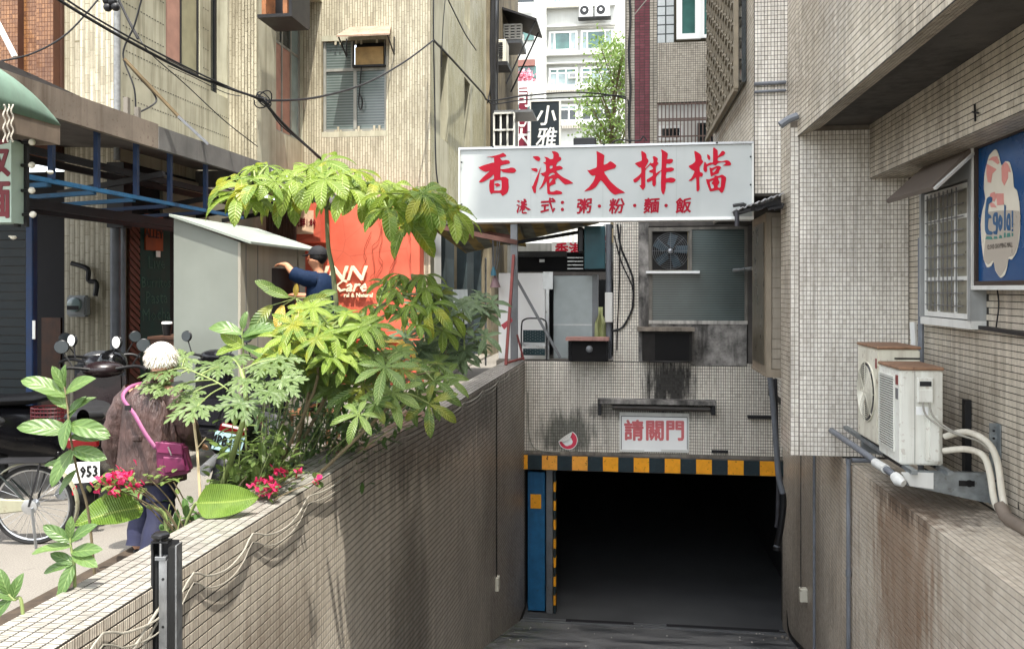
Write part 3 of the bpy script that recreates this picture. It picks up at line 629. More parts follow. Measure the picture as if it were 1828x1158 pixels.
# bracket
bk = thing('wall_bracket', 'galvanised steel wall bracket carrying both air conditioners', 'bracket', (2.9, 7.3, .2))
MB().slab([(2.3, 7.2, .215), (2.96, 7.2, .215), (2.96, 7.2, -.02), (2.9, 7.2, -.02), (2.3, 7.2, .1)], (0, .006, 0)).box(2.3, 2.96, 7.206, 7.26, .209, .215).build('arm', GALV, bk)
MB().box(2.93, 2.994, 7.19, 7.2, -.03, .62).box(2.986, 2.994, 7.13, 7.19, -.03, .62).build('upright', GALV, bk)
MB().box(2.94, 2.99, 7.7, 7.77, -.03, .74).build('upright', DARKM, bk)
MB().slab([(2.3, 8.5, .24), (2.96, 8.5, .24), (2.96, 8.5, 0), (2.3, 8.5, .13)], (0, .006, 0)).build('arm', GALV, bk)
for x in (2.33, 2.6): MB().bar((x, 7.1, .225), (x, 9.2, .245), .045, .035).build('rail', GALV, bk)
MB().lathe((2.78, 7.198, .13), [(.03, 0), (.03, .004)], 10, (0, -1, 0)).bar((2.7, 7.197, .13), (2.82, 7.197, .13), .006, .045).build('slot', BLACK, bk)
for (x, z) in ((2.94, .5), (2.94, .56), (2.95, .04), (2.95, .1), (2.95, .16)): MB().lathe((x+.02, 7.188, z), [(.01, 0), (.01, .006)], 6, (0, -1, 0)).build('bolt', DARKM, bk)
pv = thing('drain_pipe', 'grey plastic pipe under the air conditioners ending in white tape', 'pipe', (2.2, 7.5, .2))
MB().tube([(2.2, 9.25, .2), (2.21, 8.2, .19), (2.22, 7.25, .17)], .03, 10).build('pipe', PIPEG, pv)
MB().tube([(2.2, 7.7, .18), (2.215, 7.45, .175)], .04, 10).build('tape', WHITEP, pv)
MB().tube([(2.215, 7.2, .165), (2.215, 7.12, .155), (2.24, 7.08, .14)], [.045, .05, .03], 10).build('tape', WHITEP, pv)
MB().slab([(2.25, 7.19, .21), (2.5, 7.19, .21), (2.5, 7.19, .08), (2.32, 7.19, .1)], (0, -.012, 0)).build('wrapping', WHITEP, pv)
hs = thing('hose', 'pair of white insulated hoses arching from the near air conditioner', 'hose', (2.9, 7.1, .3))
HOSE = pm('hose_foam', S(208, 202, 186), .7, var=.15, streak=.5, sc=S(120, 104, 84), bump=.2)
MB().tube(pline([(2.6, 7.22, .5), (2.72, 7.1, .56), (2.84, 7.02, .5), (2.9, 6.98, .36), (2.925, 6.95, .1), (2.93, 6.9, -.02)], 6), .026, 10).build('hose', HOSE, hs)
MB().tube(pline([(2.6, 7.24, .38), (2.72, 7.12, .42), (2.82, 7.05, .39), (2.86, 7.02, .27), (2.88, 6.98, .05), (2.9, 6.92, -.03)], 6), .026, 10).build('hose', HOSE, hs)
MB().tube(pline([(2.91, 6.95, .03), (2.92, 6.85, -.05), (2.93, 6.6, -.06), (2.94, 6.0, -.06)], 6), .05, 10).build('sleeve', pm('hose_tape', S(120, 108, 96), .7, var=.25), hs)
MB().ball((2.93, 6.38, -.03), .05, 8, 5, (1, 1.5, .7)).build('wrapping', WHITEP, hs)
cb = thing('cable', 'two thin white cables running from the terminal box to the hoses', 'cable', (2.5, 7.25, .7))
for o in (0, .05): MB().tube(pline([(2.44+o, 7.25, .77), (2.46+o, 7.2, .66), (2.6+o*.5, 7.1, .56), (2.78, 7.03, .5), (2.87, 7.0, .42)], 6), .008, 6).build('strand', CABLE_W, cb)
# conduits on the right ramp wall
cd = thing('conduit', 'vertical grey conduit with an elbow on the right ramp wall', 'pipe', (2.3, 9, -1))
MB().tube([(2.6, 8.95, -.05), (2.33, 8.95, -.05)], .024, 10).tube([(2.295, 8.95, -.03), (2.295, 8.95, -3.9)], .022, 10).build('pipe', PIPEG, cd)
for z in (-.06, -1.2, -2.3, -3.0): MB().lathe((2.295, 8.95, z), [(.028, -.03), (.028, .03)], 10).build('collar', PIPEG, cd)
cd2 = MB().tube([(2.385, 10.9, -.1), (2.385, 10.9, -3.3)], .018, 8).build('conduit', PIPEG); tag(cd2, 'thin conduit beside the small box on the curved ramp wall', 'pipe')
sb = thing('junction_box', 'small cream junction box on the right ramp wall', 'box', (2.4, 12, -1.9)); q = at(1453, 1058, Y=12.0)
MB().box(2.42, 2.52, 11.9, 12.0, q.z-.1, q.z+.08).build('casing', ACW, sb, bev=.006)
MB().tube([(2.44, 11.96, q.z+.08), (2.44, 11.96, -.1)], .006).build('cable', CABLE_B, sb)
sb = thing('junction_box', 'small cream junction box low on the left ramp wall', 'box', (-1.75, 12, -2)); q = at(889, 1040, X=-1.75)
XJ = xl(q.y)
MB().box(XJ, XJ+.05, q.y-.07, q.y+.07, q.z-.1, q.z+.09).build('casing', ACW, sb, bev=.006)
MB().tube([(XJ+.012, q.y, q.z+.09), (XJ+.012, q.y, WT-.1)], .008).build('cable', CABLE_B, sb)
bcb = MB().tube(pline([(2.7, 14.2, zc(14.2)+.4), (2.66, 13.9, zc(13.9)+.1), (2.6, 13.2, zc(13.2)+.03), (2.5, 12.0, zc(12)+.03), (2.42, 11, zc(11)+.03), (2.3, 9.5, zc(9.5)+.03)], 5), .03).build('hose', BLACK); tag(bcb, 'black hose lying along the foot of the right ramp wall', 'hose')
dj = MB()
for k in range(14):
    p = Vector((random.uniform(2.3, 2.6), random.uniform(11.6, 13.8), 0)); dj.ball((p.x, p.y, zc(p.y)+.02), random.uniform(.015, .035), 6, 4)
dj.build('rubble', CONC, kind='stuff', label='small stones and debris scattered at the foot of the right ramp wall', category='debris')

# dark drain pipes by the garage opening
pg = thing('drain_pipe', 'pair of dark drain pipes hanging beside the garage opening', 'pipe', (2.3, 12, 0))
P1 = [at(u, v, Y=12.4) for u, v in ((1374, 668), (1380, 720), (1386, 800), (1390, 850), (1397, 880), (1398, 905), (1392, 950), (1387, 975))]
P2 = [at(u, v, Y=12.6) for u, v in ((1384, 676), (1386, 760), (1389, 860), (1388, 920), (1386, 940))]
MB().tube(pline(P1, 5), .042, 10).build('pipe', PIPEG, pg)
MB().tube(pline(P2, 5), .03, 10).build('pipe', PIPED, pg)
cl = MB().tube(pline(P1, 5)[-16:-1], .048, 10).tube(P1[-1:]+[P1[-1]-Vector((.0, 0, .05))], .055, 10); cl.build('rubber_sleeve', BLACK, pg)

# hanging window box beside the facade with its little roof
sh = thing('window_box', 'beige hanging cabinet with horizontal boards beside the kitchen window', 'cabinet', (1.9, 10.5, .7))
BEI = pm('box_beige', S(142, 130, 112), .6, var=.15, streak=.5, sc=S(80, 70, 58)); BEI2 = pm('box_beige_board', S(158, 148, 132), .6, var=.2, ns=4, streak=.5, sc=S(96, 86, 72))
x0 = at(1367, 500, Y=10.3).x; z0, z1 = .68, 2.6
MB().box(x0+.01, 1.97, 10.31, 11.4, z0, z1).build('body', BEI, sh)
k = 0; n = 15
for i in range(n): MB().box(x0+.07, 1.965, 10.3-random.uniform(0, .006), 10.31, z0+.07+i*(z1-z0-.12)/n, z0+.07+(i+.93)*(z1-z0-.12)/n).build('board', BEI2, sh)
MB().box(x0, x0+.06, 10.27, 10.33, z0, z1).box(x0+.06, 1.97, 10.27, 10.31, z0, z0+.06).box(x0, 1.97, 10.25, 11.42, z0-.03, z0-.001).build('frame', BEI, sh)
MB().box(x0-.002, x0+.009, 10.45, 11.3, z0+.1, z1-.1).build('side_panel', pm('side_glass', S(84, 78, 64), .3, var=.3), sh)
rf = thing('small_roof', 'ragged corrugated sheet roof above the beige hanging cabinet', 'roof', (1.7, 10.6, 2.7))
RSH = pm('roof_sheet', S(150, 150, 150), .5, metal=.3, var=.3, streak=.5)
x9 = at(1310, 380, Y=9.5).x
for (ya_, yb_, xs_, xe_) in ((9.44, 9.72, x9, at(1397, 350, Y=9.5).x), (9.98, 11.4, 1.5, 2.0)):
    rows = [[Vector((xs_+(xe_-xs_)*i/24, y+random.uniform(-.03, .03)*(j == 0), 2.56+.19*(xs_+(xe_-xs_)*i/24-x9)/.55+.012*math.sin(i*2.2))) for i in range(25)] for j, y in enumerate((ya_, yb_))]
    o = MB().grid(rows).build('sheet', RSH, rf); md = o.modifiers.new('solid', 'SOLIDIFY'); md.thickness = .015
b = MB(); rq = random.Random(4)
for k in range(12): b.obox((x9+.02+rq.uniform(0, .5), 9.46+rq.uniform(0, .12), 2.53+rq.uniform(0, .1)), (rq.uniform(.03, .07), 0, .01), (0, .03, .01), (0, 0, .012))
b.build('torn_edge', BLACK, rf, kind='stuff')
MB().bar((x9, 9.5, 2.52), (x9+.5, 9.55, 2.66), .05, .05).build('rafter', DARKM, rf)
MB().tube([(x9+.03, 9.47, 2.55), (x9+.03, 9.47, 2.38)], .025, 8).build('downpipe', PIPED, rf)
ep = MB().tube(pline([at(1396, 322, Y=10), at(1386, 322, Y=10), at(1384, 335, Y=10), at(1388, 345, Y=10), at(1397, 347, Y=10)], 4), .035).build('elbow_pipe', PIPEG); tag(ep, 'grey elbow pipe on the column above the small roof', 'pipe')
# lattice window grille high on the rear side wall
gr = thing('window_grille', 'tall lattice grille over a window high on the right side wall', 'window grille', (1.4, 12, 4.2))
GRB = pm('grille_paint', S(128, 118, 100), .6, var=.25, bump=.2, spots=.4)
y0, y1, gz0, gz1 = 10.35, 13.9, 4.1, 7.6
MB().box(1.44, 1.492, y0+.1, y1, gz0+.1, gz1).build('glazing', GL_DARK, gr)
MB().bar((1.36, y0, gz0), (1.36, y1, gz0), .05, .06).bar((1.36, y0, gz0), (1.36, y0, gz1), .05, .05).build('frame', GRB, gr)
for i in range(12):
    y = y0+(i+.6)*(y1-y0)/12; MB().bar((1.37, y, gz0), (1.37, y, gz1), .035, .035, up=(1, 0, 0)).build('bar', GRB, gr)
b = MB()
for i in range(12):
    for j in range(26):
        y = y0+(i+.6)*(y1-y0)/12; z = gz0+.15+j*.135; s = 1 if (i+j) % 2 else -1
        b.bar((1.36, y-.13, z-.05*s), (1.36, y+.13, z+.05*s), .02)
b.build('scrollwork', GRB, gr, kind='stuff')
# ================================================================ the main shop sign
sg = thing('shop_sign', 'large white shop sign with big red brush characters over the garage', 'sign', (0, 9.75, 2.88))
YS_ = 9.75; a_ = at(822, 392, Y=YS_); b_ = at(1342, 385, Y=YS_); sx0, sx1, sz0, sz1 = a_.x, b_.x, a_.z, at(822, 268, Y=YS_).z
SGW = Nd('sign_face'); n1 = SGW.noise(1.2, detail=4); st = SGW.noise(1, SGW.pos((5, 5, .5)), 5)
c = SGW.mix(SGW.ramp(n1, .3, .7), S(164, 169, 168), S(180, 184, 182)); c = SGW.mix(SGW.ramp(st, .55, .75, 0, .3), c, S(150, 156, 150)); SGWM = SGW.done(c, .35)
MB().box(sx0, sx1, YS_, YS_+.2, sz0, sz1).build('panel', SGWM, sg)
MB().box(sx0-.02, sx1+.02, YS_-.02, YS_+.22, sz1+.001, sz1+.026).build('frame', STEEL, sg)
MB().box(sx0-.02, sx1+.02, YS_-.02, YS_+.22, sz0-.035, sz0-.001).build('frame', WHITEC, sg)
MB().box(sx0-.02, sx0-.001, YS_-.02, YS_+.22, sz0-.001, sz1+.001).box(sx1+.001, sx1+.02, YS_-.02, YS_+.22, sz0-.001, sz1+.001).build('side_frame', WHITEP, sg, kind='stuff')
for (u, v) in ((880, 262), (1078, 258), (1280, 255), (824, 290), (824, 365), (1340, 280), (1340, 330)):
    p = at(u, v, Y=YS_-.022); MB().lathe(p, [(.012, 0), (.012, .008)], 6, (0, -1, 0)).build('screw', DARKM, sg)
def src(u0, v0, k): return lambda x, y: at(u0+x*k, v0+y*k, Y=YS_-.0)
k1 = 80/1029; k2 = 90/1097; k3 = 85/1036
INKE = pm('letter_edge', S(110, 24, 44), .4, bump=0)
H1 = [[(245,200),(330,190),(420,170),(540,140),(620,105),(690,160),(665,190),(545,215),(600,280),(690,270),(750,280),(775,320),(755,350),(570,395),(565,480),(720,465),(800,440),(880,455),(922,510),(880,555),(840,565),(700,560),(610,545),(565,500),(558,665),(620,655),(690,665),(745,710),(740,760),(750,905),(715,1020),(605,1092),(555,1025),(380,1028),(350,1052),(310,990),(300,850),(320,720),(345,725),(405,700),(405,600),(320,680),(210,745),(130,780),(65,770),(170,650),(320,515),(230,538),(170,525),(95,480),(50,420),(75,430),(160,395),(270,360),(380,330),(415,325),(410,245),(415,215),(370,215),(330,205)],
 [(415,765),(440,745),(580,735),(575,955),(430,970),(415,960)],[(420,835),(440,810),(500,800),(550,830),(545,860),(480,885),(450,905),(470,875)]]
H2 = [[(515,75),(580,70),(640,90),(680,140),(680,190),(715,200),(735,245),(715,280),(640,330),(615,410),(680,400),(730,415),(765,445),(745,480),(615,520),(700,610),(790,675),(910,730),(1005,795),(965,810),(820,830),(740,765),(650,680),(595,735),(605,780),(585,820),(470,870),(480,990),(560,990),(620,965),(700,980),(755,1010),(735,1050),(560,1065),(450,1060),(410,1020),(395,770),(310,880),(218,945),(260,880),(300,800),(350,645),(310,635),(280,605),(258,575),(320,560),(380,520),(375,380),(340,350),(315,320),(370,315),(375,240),(340,195),(420,210),(480,250),(545,235),(550,140)],
 [(470,405),(530,395),(530,450),(480,470),(465,440)],[(440,640),(465,590),(530,558),(565,570),(590,600),(540,605),(440,655)],[(465,715),(480,695),(535,697),(510,740),(460,800)]]
H2b = [[(75,195),(160,180),(220,190),(250,230),(240,280),(210,298),(150,270)],[(40,468),(140,455),(180,470),(190,500),(175,540),(120,530),(75,505)],[(258,440),(235,560),(205,720),(155,900),(152,1010),(130,1030),(100,1010),(55,890),(80,855),(150,690),(220,530)]]
H3 = [[(320,65),(400,100),(490,150),(500,180),(485,375),(570,345),(610,310),(650,300),(720,345),(770,390),(755,440),(700,470),(495,535),(560,650),(650,770),(800,905),(975,1015),(850,1035),(755,1065),(700,1045),(620,975),(530,860),(418,735),(320,870),(220,945),(130,970),(40,985),(150,885),(245,760),(295,625),(230,630),(180,600),(105,500),(150,505),(240,470),(320,435),(328,330),(328,170)]]
H4 = [[(240,120),(300,145),(345,185),(360,275),(380,290),(395,350),(335,460),(340,490),(445,365),(450,375),(415,440),(330,545),(330,870),(310,930),(270,965),(235,925),(200,860),(235,860),(232,690),(200,740),(125,800),(85,800),(65,745),(140,690),(235,600),(238,485),(200,480),(150,440),(105,388),(180,355),(250,320)]]
H4b = [[(490,240),(530,235),(600,280),(585,350),(615,390),(560,460),(562,600),(620,560),(675,530),(685,300),(685,150),(672,85),(760,130),(815,170),(815,220),(800,300),(880,290),(920,300),(932,330),(905,375),(850,400),(790,395),(785,485),(890,475),(950,500),(940,540),(880,570),(785,580),(780,715),(870,695),(950,710),(990,745),(960,790),(900,810),(780,805),(770,930),(735,1055),(700,1050),(672,970),(668,800),(675,560),(620,610),(560,690),(560,850),(520,890),(480,850),(478,760),(400,800),(365,790),(360,740),(410,710),(490,655),(490,600),(440,590),(405,555),(490,515),(492,480),(430,420),(440,395),(500,375),(505,330),(495,270)]]
H5 = [[(175,120),(240,145),(300,185),(330,235),(335,300),(370,355),(295,460),(295,570),(350,595),(362,630),(345,675),(285,690),(290,930),(275,980),(240,998),(222,970),(212,700),(120,765),(75,770),(50,760),(110,710),(180,565),(120,525),(50,450),(130,405),(195,345),(190,250)]]
H5b = [[(455,190),(500,215),(525,260),(515,310),(490,315),(460,270)],[(585,50),(650,80),(685,120),(690,230),(765,130),(810,118),(848,155),(815,210),(690,270),(685,330),(770,345),(870,320),(930,335),(978,395),(960,430),(920,438),(795,435),(855,395),(830,360),(690,380),(650,430),(610,430),(570,410),(455,455),(455,540),(430,580),(395,565),(370,510),(395,355),(435,385),(445,405),(520,370),(580,355)],
 [(505,480),(560,490),(680,440),(740,455),(758,480),(715,550),(705,600),(600,645),(540,675),(525,620)],[(570,545),(665,485),(625,560),(580,590)],
 [(430,735),(500,735),(610,690),(615,655),(700,660),(775,635),(830,660),(870,705),(850,830),(835,920),(800,1010),(765,1030),(730,1000),(695,965),(525,998),(490,930),(460,850)],[(510,790),(585,755),(580,780),(550,820),(590,860),(600,920),(545,935)],[(690,710),(760,700),(745,905),(690,910),(685,870),(725,800),(700,745)]]
def grow(p, d):   # thin dark outline under each stroke shape
    a = sum(p[i-1][0]*p[i][1]-p[i][0]*p[i-1][1] for i in range(len(p))); s = 1 if a > 0 else -1; out = []
    for i in range(len(p)):
        a_, b_, c_ = Vector(p[i-1]), Vector(p[i]), Vector(p[(i+1) % len(p)])
        t = ((b_-a_).normalized()+(c_-b_).normalized()); t = t.normalized() if t.length > .1 else Vector((1, 0)); out.append((b_.x+t.y*d*s, b_.y-t.x*d*s))
    return out
for (polys, uo, vo, kk, kind_) in ((H1, 850, 265, k1, 0), (H2, 945, 265, k1, 0), (H2b, 945, 265, k1, 1), (H3, 1040, 265, k1, 0), (H4, 1125, 260, k2, 0), (H4b, 1125, 260, k2, 0), (H5, 1225, 260, k3, 0), (H5b, 1225, 260, k3, 1)):
    P = [smooth_poly(p, 3) for p in polys]
    ch = poly_print(sg, 'character', P, src(uo, vo, kk), RED, (0, -1, 0), .006); 
    if kind_: ch['kind'] = 'stuff'
fr_s = thing('sign_support', 'steel arms carrying the big sign back to the awning posts', 'frame', (0, 10, 2.9))
for x in (sx0+.1, sx0+1.6): MB().bar((x, YS_+.2, sz0+.05), (x, 14.6, 2.86), .05, .05).build('arm', DARKM, fr_s)
MB().bar((sx1-.3, YS_+.2, sz0+.3), (1.52, 10.3, sz0+.3), .05, .05).build('arm', DARKM, fr_s)
for k in (1, 2, 3): x = sx0+(sx1-sx0)*k/4; MB().box(x-.0015, x+.0015, YS_-.001, YS_, sz0+.01, sz1-.01).build('seam', pm('sign_seam', S(150, 156, 154), .6) if k == 1 else bpy.data.materials['sign_seam'], sg)
# second row
LT = lambda s, u, v, size, bold=.0, xs=1.0, nm='character', rot=0, shear=0: text(sg, nm, s, at(u, v, Y=YS_), size, (0, -1, 0), REDD, bold=bold, xs=xs, rot=rot, shear=shear)
REDD = pm('sign_dark_red', S(152, 10, 38), .5, var=.08, bump=0, spec=.2)
k4 = k1*.335
for P_ in (H2[:1], H2b):
    o = poly_print(sg, 'character', [grow(q, 16) for q in P_], src(921, 353.5, k4), REDD, (0, -1, 0), .005); o['kind'] = 'stuff'
for s_, u, v in (('式', 977, 369), ('粥', 1042, 370), ('粉', 1100, 370), ('麵', 1162, 369), ('飯', 1219, 369)):
    LT(s_, u, v, .18, .005, xs=1.0, rot=.05, shear=.12)['kind'] = 'stuff'
for u, v in ((1004, 361.5), (1004, 374), (1070, 368), (1133, 367), (1189, 367)):
    MB().lathe(at(u, v, Y=YS_), [(.02, .001), (.02, .005)], 12, (0, -1, 0)).build('dot', REDD, sg)
ca = MB().tube(pline([at(1092, 256, Y=9.83), at(1105, 250, Y=9.83), at(1140, 251, Y=9.83), at(1148, 244, Y=9.83), at(1155, 252, Y=9.83)], 5), .008).build('cable', CABLE_B); tag(ca, 'black cable lying loose on top of the big shop sign', 'cable')
bxo = MB().box(at(1024, 248, Y=9.85).x, at(1064, 248, Y=9.85).x, 9.78, 9.93, sz1+.027, sz1+.12).build('black_box', BLACK, bev=.01); tag(bxo, 'flat black box resting on top of the big shop sign', 'box')

# ================================================================ front above the garage: kitchen window, vents, small sign
Y0 = YF
FR = lambda u, v, d=0: at(u, v, Y=Y0-d)
def fbox(u0, u1, v0, v1, y0, y1, mb=None):     # box between picture heights, on the building front
    a = at(u0, v1, Y=Y0); b_ = at(u1, v0, Y=Y0); return (mb or MB()).box(a.x, b_.x, y0, y1, a.z, b_.z)
xa, xb = FR(1095, 640).x, FR(1140, 640).x; xm = FR(1338, 600).x
MB().box(xa, xb, Y0, Y0+.35, WT+.005, 3.3).build('pier', GROUT, gb)
tile_wall(gb, (xa, Y0, WT+.01), (1, 0, 0), (0, -1, 0), xb-xa, 2.6, .032, .045, T_FAC, gap=.007, proud=.005)
SOOTC = Nd('sooty_concrete'); n1 = SOOTC.noise(3, detail=8, rough=.7); n2 = SOOTC.noise(1, SOOTC.pos((7, 7, 1.2)), 6)
c = SOOTC.mix(SOOTC.ramp(n1, .35, .65), S(62, 60, 58), S(160, 156, 150)); c = SOOTC.mix(SOOTC.ramp(n2, .5, .65, 0, .8), c, S(34, 32, 30)); SOOTM = SOOTC.done(c, .85, 0, SOOTC.bump(n1, .4, .01))
MB().box(xb, xb+.17, Y0-.03, Y0+.3, WT+.005, 3.3).build('pier', SOOTM, gb)
fbox(1232, 1333, 574, 652, Y0-.02, Y0+.3).build('concrete_panel', SOOTM, gb)
fbox(1160, 1232, 574, 588, Y0-.01, Y0+.3).build('concrete_panel', SOOTM, gb)
xc = xb+.17; xd = FR(1335, 500).x
MB().box(xc-.02, xc+.2, Y0+.5, Y0+.52, .5, .9).build('back_board', DARKIN, gb)
b = MB().box(xd+.001, xd+.09, Y0-.03, Y0+.3, WT, 2.95).box(xc, xd+.6, Y0-.03, Y0+.3, 2.78, 3.3); b.build('head_beam', CONCD, gb)
MB().box(xd+.095, 2.44, Y0-.05, Y0+.35, WT, 2.75).build('side_pier', DARKM, gb)
kw = thing('kitchen_window', 'patterned glass kitchen window with an exhaust fan in its corner', 'window', (xc, Y0, 1.2))
zt = 2.76; zb_ = FR(1240, 572).z; wl = xc+.005; wr = xd-.005
FRM = pm('window_frame_dirty', S(112, 108, 100), .6, var=.35, streak=.8, sc=S(30, 28, 26), bump=.15)
MB().box(wl, wr, Y0-.03, Y0+.05, zb_-.06, zb_).build('sill', pm('sill_dirty', S(190, 186, 178), .6, var=.3, streak=1, sc=S(30, 28, 26)), kw)
wmid = FR(1232, 500).x; wz = FR(1200, 486).z
MB().box(wl, wl+.06, Y0-.02, Y0+.05, zb_, zt).box(wr-.05, wr, Y0-.02, Y0+.05, zb_, zt).box(wl+.06, wr-.05, Y0-.02, Y0+.05, zt-.04, zt).box(wmid-.03, wmid+.02, Y0-.018, Y0+.05, wz, zt-.04).build('frame', FRM, kw)
MB().box(wmid+.02, wr-.05, Y0+.01, Y0+.02, zb_, zt-.04).build('pane', GL_TEXT, kw)
MB().box(wl+.06, wmid+.02, Y0+.012, Y0+.022, zb_, wz).build('pane', GL_TEXT, kw)
MB().box(FR(1153, 490).x, FR(1248, 490).x, Y0-.12, Y0+.01, wz-.02, wz+.02).build('shelf', WHITEC, kw)
MB().box(wl+.06, wmid-.03, Y0+.2, Y0+.22, wz, zt).build('dark_backing', BLACK, kw)
ef = thing('exhaust_fan', 'square dusty exhaust fan set in the kitchen window corner', 'fan', (FR(1195, 450).x, Y0, 2.3))
fc = FR(1197, 448); fr_ = .33
MB().box(fc.x-fr_-.03, fc.x+fr_+.03, Y0-.04, Y0+.1, fc.z+fr_+.01, fc.z+fr_+.04).box(fc.x-fr_-.03, fc.x+fr_+.03, Y0-.04, Y0+.1, fc.z-fr_-.02, fc.z-fr_).box(fc.x-fr_-.03, fc.x-fr_, Y0-.04, Y0+.1, fc.z-fr_, fc.z+fr_+.01).box(fc.x+fr_, fc.x+fr_+.03, Y0-.04, Y0+.1, fc.z-fr_, fc.z+fr_+.01).build('housing', FRM, ef)
b = MB()
for k in range(9): b.tube([(fc.x+math.cos(q)*(.04+.034*k), Y0-.03, fc.z+math.sin(q)*(.04+.034*k)) for q in np.linspace(0, 2*math.pi, 29)[:-1]], .003, 4, close=True)
for k in range(8): b.bar((fc.x, Y0-.03, fc.z), (fc.x+math.cos(k*.785)*.32, Y0-.03, fc.z+math.sin(k*.785)*.32), .005)
b.build('guard', GREYM, ef)
for k in range(5):
    a = k*1.2566; u_ = Vector((math.cos(a), 0, math.sin(a))); v_ = Vector((-math.sin(a), 0, math.cos(a))); p = Vector((fc.x, Y0+.02, fc.z))
    MB().slab([p+u_*.05-v_*.03, p+u_*.29-v_*.04, p+u_*.3+v_*.1+Vector((0, .03, 0)), p+u_*.1+v_*.09+Vector((0, .02, 0))], (0, .004, 0)).build('blade', pm('fan_blade', S(56, 72, 80), .5, var=.5), ef)
MB().lathe((fc.x, Y0+.03, fc.z), [(.05, 0), (.045, .05), (.02, .06)], 12, (0, -1, 0)).build('hub', STEEL, ef)
vp = MB().tube([FR(1312, 483, .1), FR(1342, 479, .45)], .03, 10).tube([FR(1310, 483, .08), FR(1320, 482, .18)], .037, 10).build('vent_pipe', STEEL); tag(vp, 'short steel vent pipe poking out beside the kitchen window', 'pipe')
# extractor outlet with plate
ex = thing('exhaust_outlet', 'soot blackened kitchen exhaust outlet under a rusty plate', 'vent', (.6, Y0, .6))
SOOT = pm('soot', S(16, 15, 15), .95, var=.3, bump=.3)
fbox(1146, 1233, 590, 641, Y0-.3, Y0+.1).build('duct', pm('sooty_duct', S(40, 38, 36), .9, var=.5, ns=5, bump=.4), ex)
fbox(1168, 1228, 594, 640, Y0-.304, Y0-.3).build('opening', SOOT, ex)
fbox(1137, 1237, 583, 589, Y0-.36, Y0+.02).build('plate', pm('greasy_plate', S(130, 120, 108), .5, var=.5, streak=1), ex)
# small vent box
vbx = thing('vent_box', 'black vent box with a worn pink top board on the wall corner', 'vent', (-.8, Y0, .5))
fbox(1017, 1086, 606, 641, Y0-.3, Y0+.05).build('casing', SOOT, vbx)
fbox(1012, 1088, 601, 605.5, Y0-.36, Y0+.05).build('top_board', pm('pink_board', S(168, 126, 116), .6, var=.35, streak=.6), vbx)
MB().lathe(FR(1052, 623, .3), [(.06, 0), (.06, .01), (.04, .02)], 14, (0, -1, 0)).build('dial', GREYM, vbx)
for s_ in (1017, 1086):
    b = MB(); p0_ = FR(s_, 610, .31); p1_ = FR(s_, 640, .31)
    for k in range(9): b.tube([p0_.lerp(p1_, k/8)+Vector((math.cos(q)*.03, 0, math.sin(q)*.018)) for q in np.linspace(0, 6.28, 9)[:-1]], .006, 5, close=True)
    b.build('coil', DARKM, vbx, kind='stuff')
# long steel ledge above the small sign
ld = thing('steel_ledge', 'rusty black steel ledge with a tube lamp fixing above the small sign', 'shelf', (.5, Y0, -.3))
fbox(1068, 1276, 713, 717, Y0-.22, Y0-.001).build('plate', SOOTM, ld)
fbox(1068, 1074, 717, 738, Y0-.2, Y0-.001).build('bracket', DARKM, ld); fbox(1268, 1275, 717, 738, Y0-.2, Y0-.001).build('bracket', DARKM, ld)
fbox(1074, 1268, 717, 720, Y0-.03, Y0-.001).build('back_strip', SOOT, ld)
MB().tube([FR(1093, 726, .14), FR(1268, 730, .14)], .045, 10).build('lamp_tube', pm('sooty_tube', S(74, 70, 66), .5, var=.4, spots=.5), ld)
l2 = fbox(1334, 1380, 741, 745, Y0-.1, Y0-.001).build('steel_strip', DARKM); tag(l2, 'short dark steel strip on the tiles right of the small sign', 'shelf')
l3 = fbox(1270, 1299, 803, 807, Y0-.05, Y0-.006).build('magnet_bar', DARKM); tag(l3, 'little dark bar on the ledge above the striped beam', 'bar')
# small sign
ss = thing('notice_sign', 'small white notice board with pale red characters above the garage', 'sign', (.5, Y0, -.9))
fbox(1107, 1229, 738, 804, Y0-.03, Y0-.006).build('board', WHITEC, ss)
b = MB(); fbox(1106, 1230, 737, 741, Y0-.04, Y0-.0301, b); fbox(1106, 1109, 741, 805, Y0-.04, Y0-.0301, b); fbox(1227, 1230, 741, 805, Y0-.04, Y0-.0301, b); fbox(1109, 1150, 802, 805, Y0-.04, Y0-.0301, b); fbox(1180, 1227, 802, 805, Y0-.04, Y0-.0301, b)
b.build('border', WHITEP, ss, kind='stuff')
b = MB(); fbox(1109, 1227, 741.2, 742.4, Y0-.0312, Y0-.0301, b); fbox(1109, 1110, 742.4, 801, Y0-.0312, Y0-.0301, b); fbox(1226, 1227, 742.4, 801, Y0-.0312, Y0-.0301, b)
b.build('border_line', DARKM, ss, kind='stuff')
PINK = pm('faded_red', S(206, 110, 112), .5, var=.15, ns=12, bump=0)
for s_, u in (('請', 1131.5), ('關', 1169), ('門', 1205)):
    p = FR(u, 770.5, .031); text(ss, 'character', s_, p, .37, (0, -1, 0), PINK, bold=.011, th=.003, xs=.93)['kind'] = 'stuff'
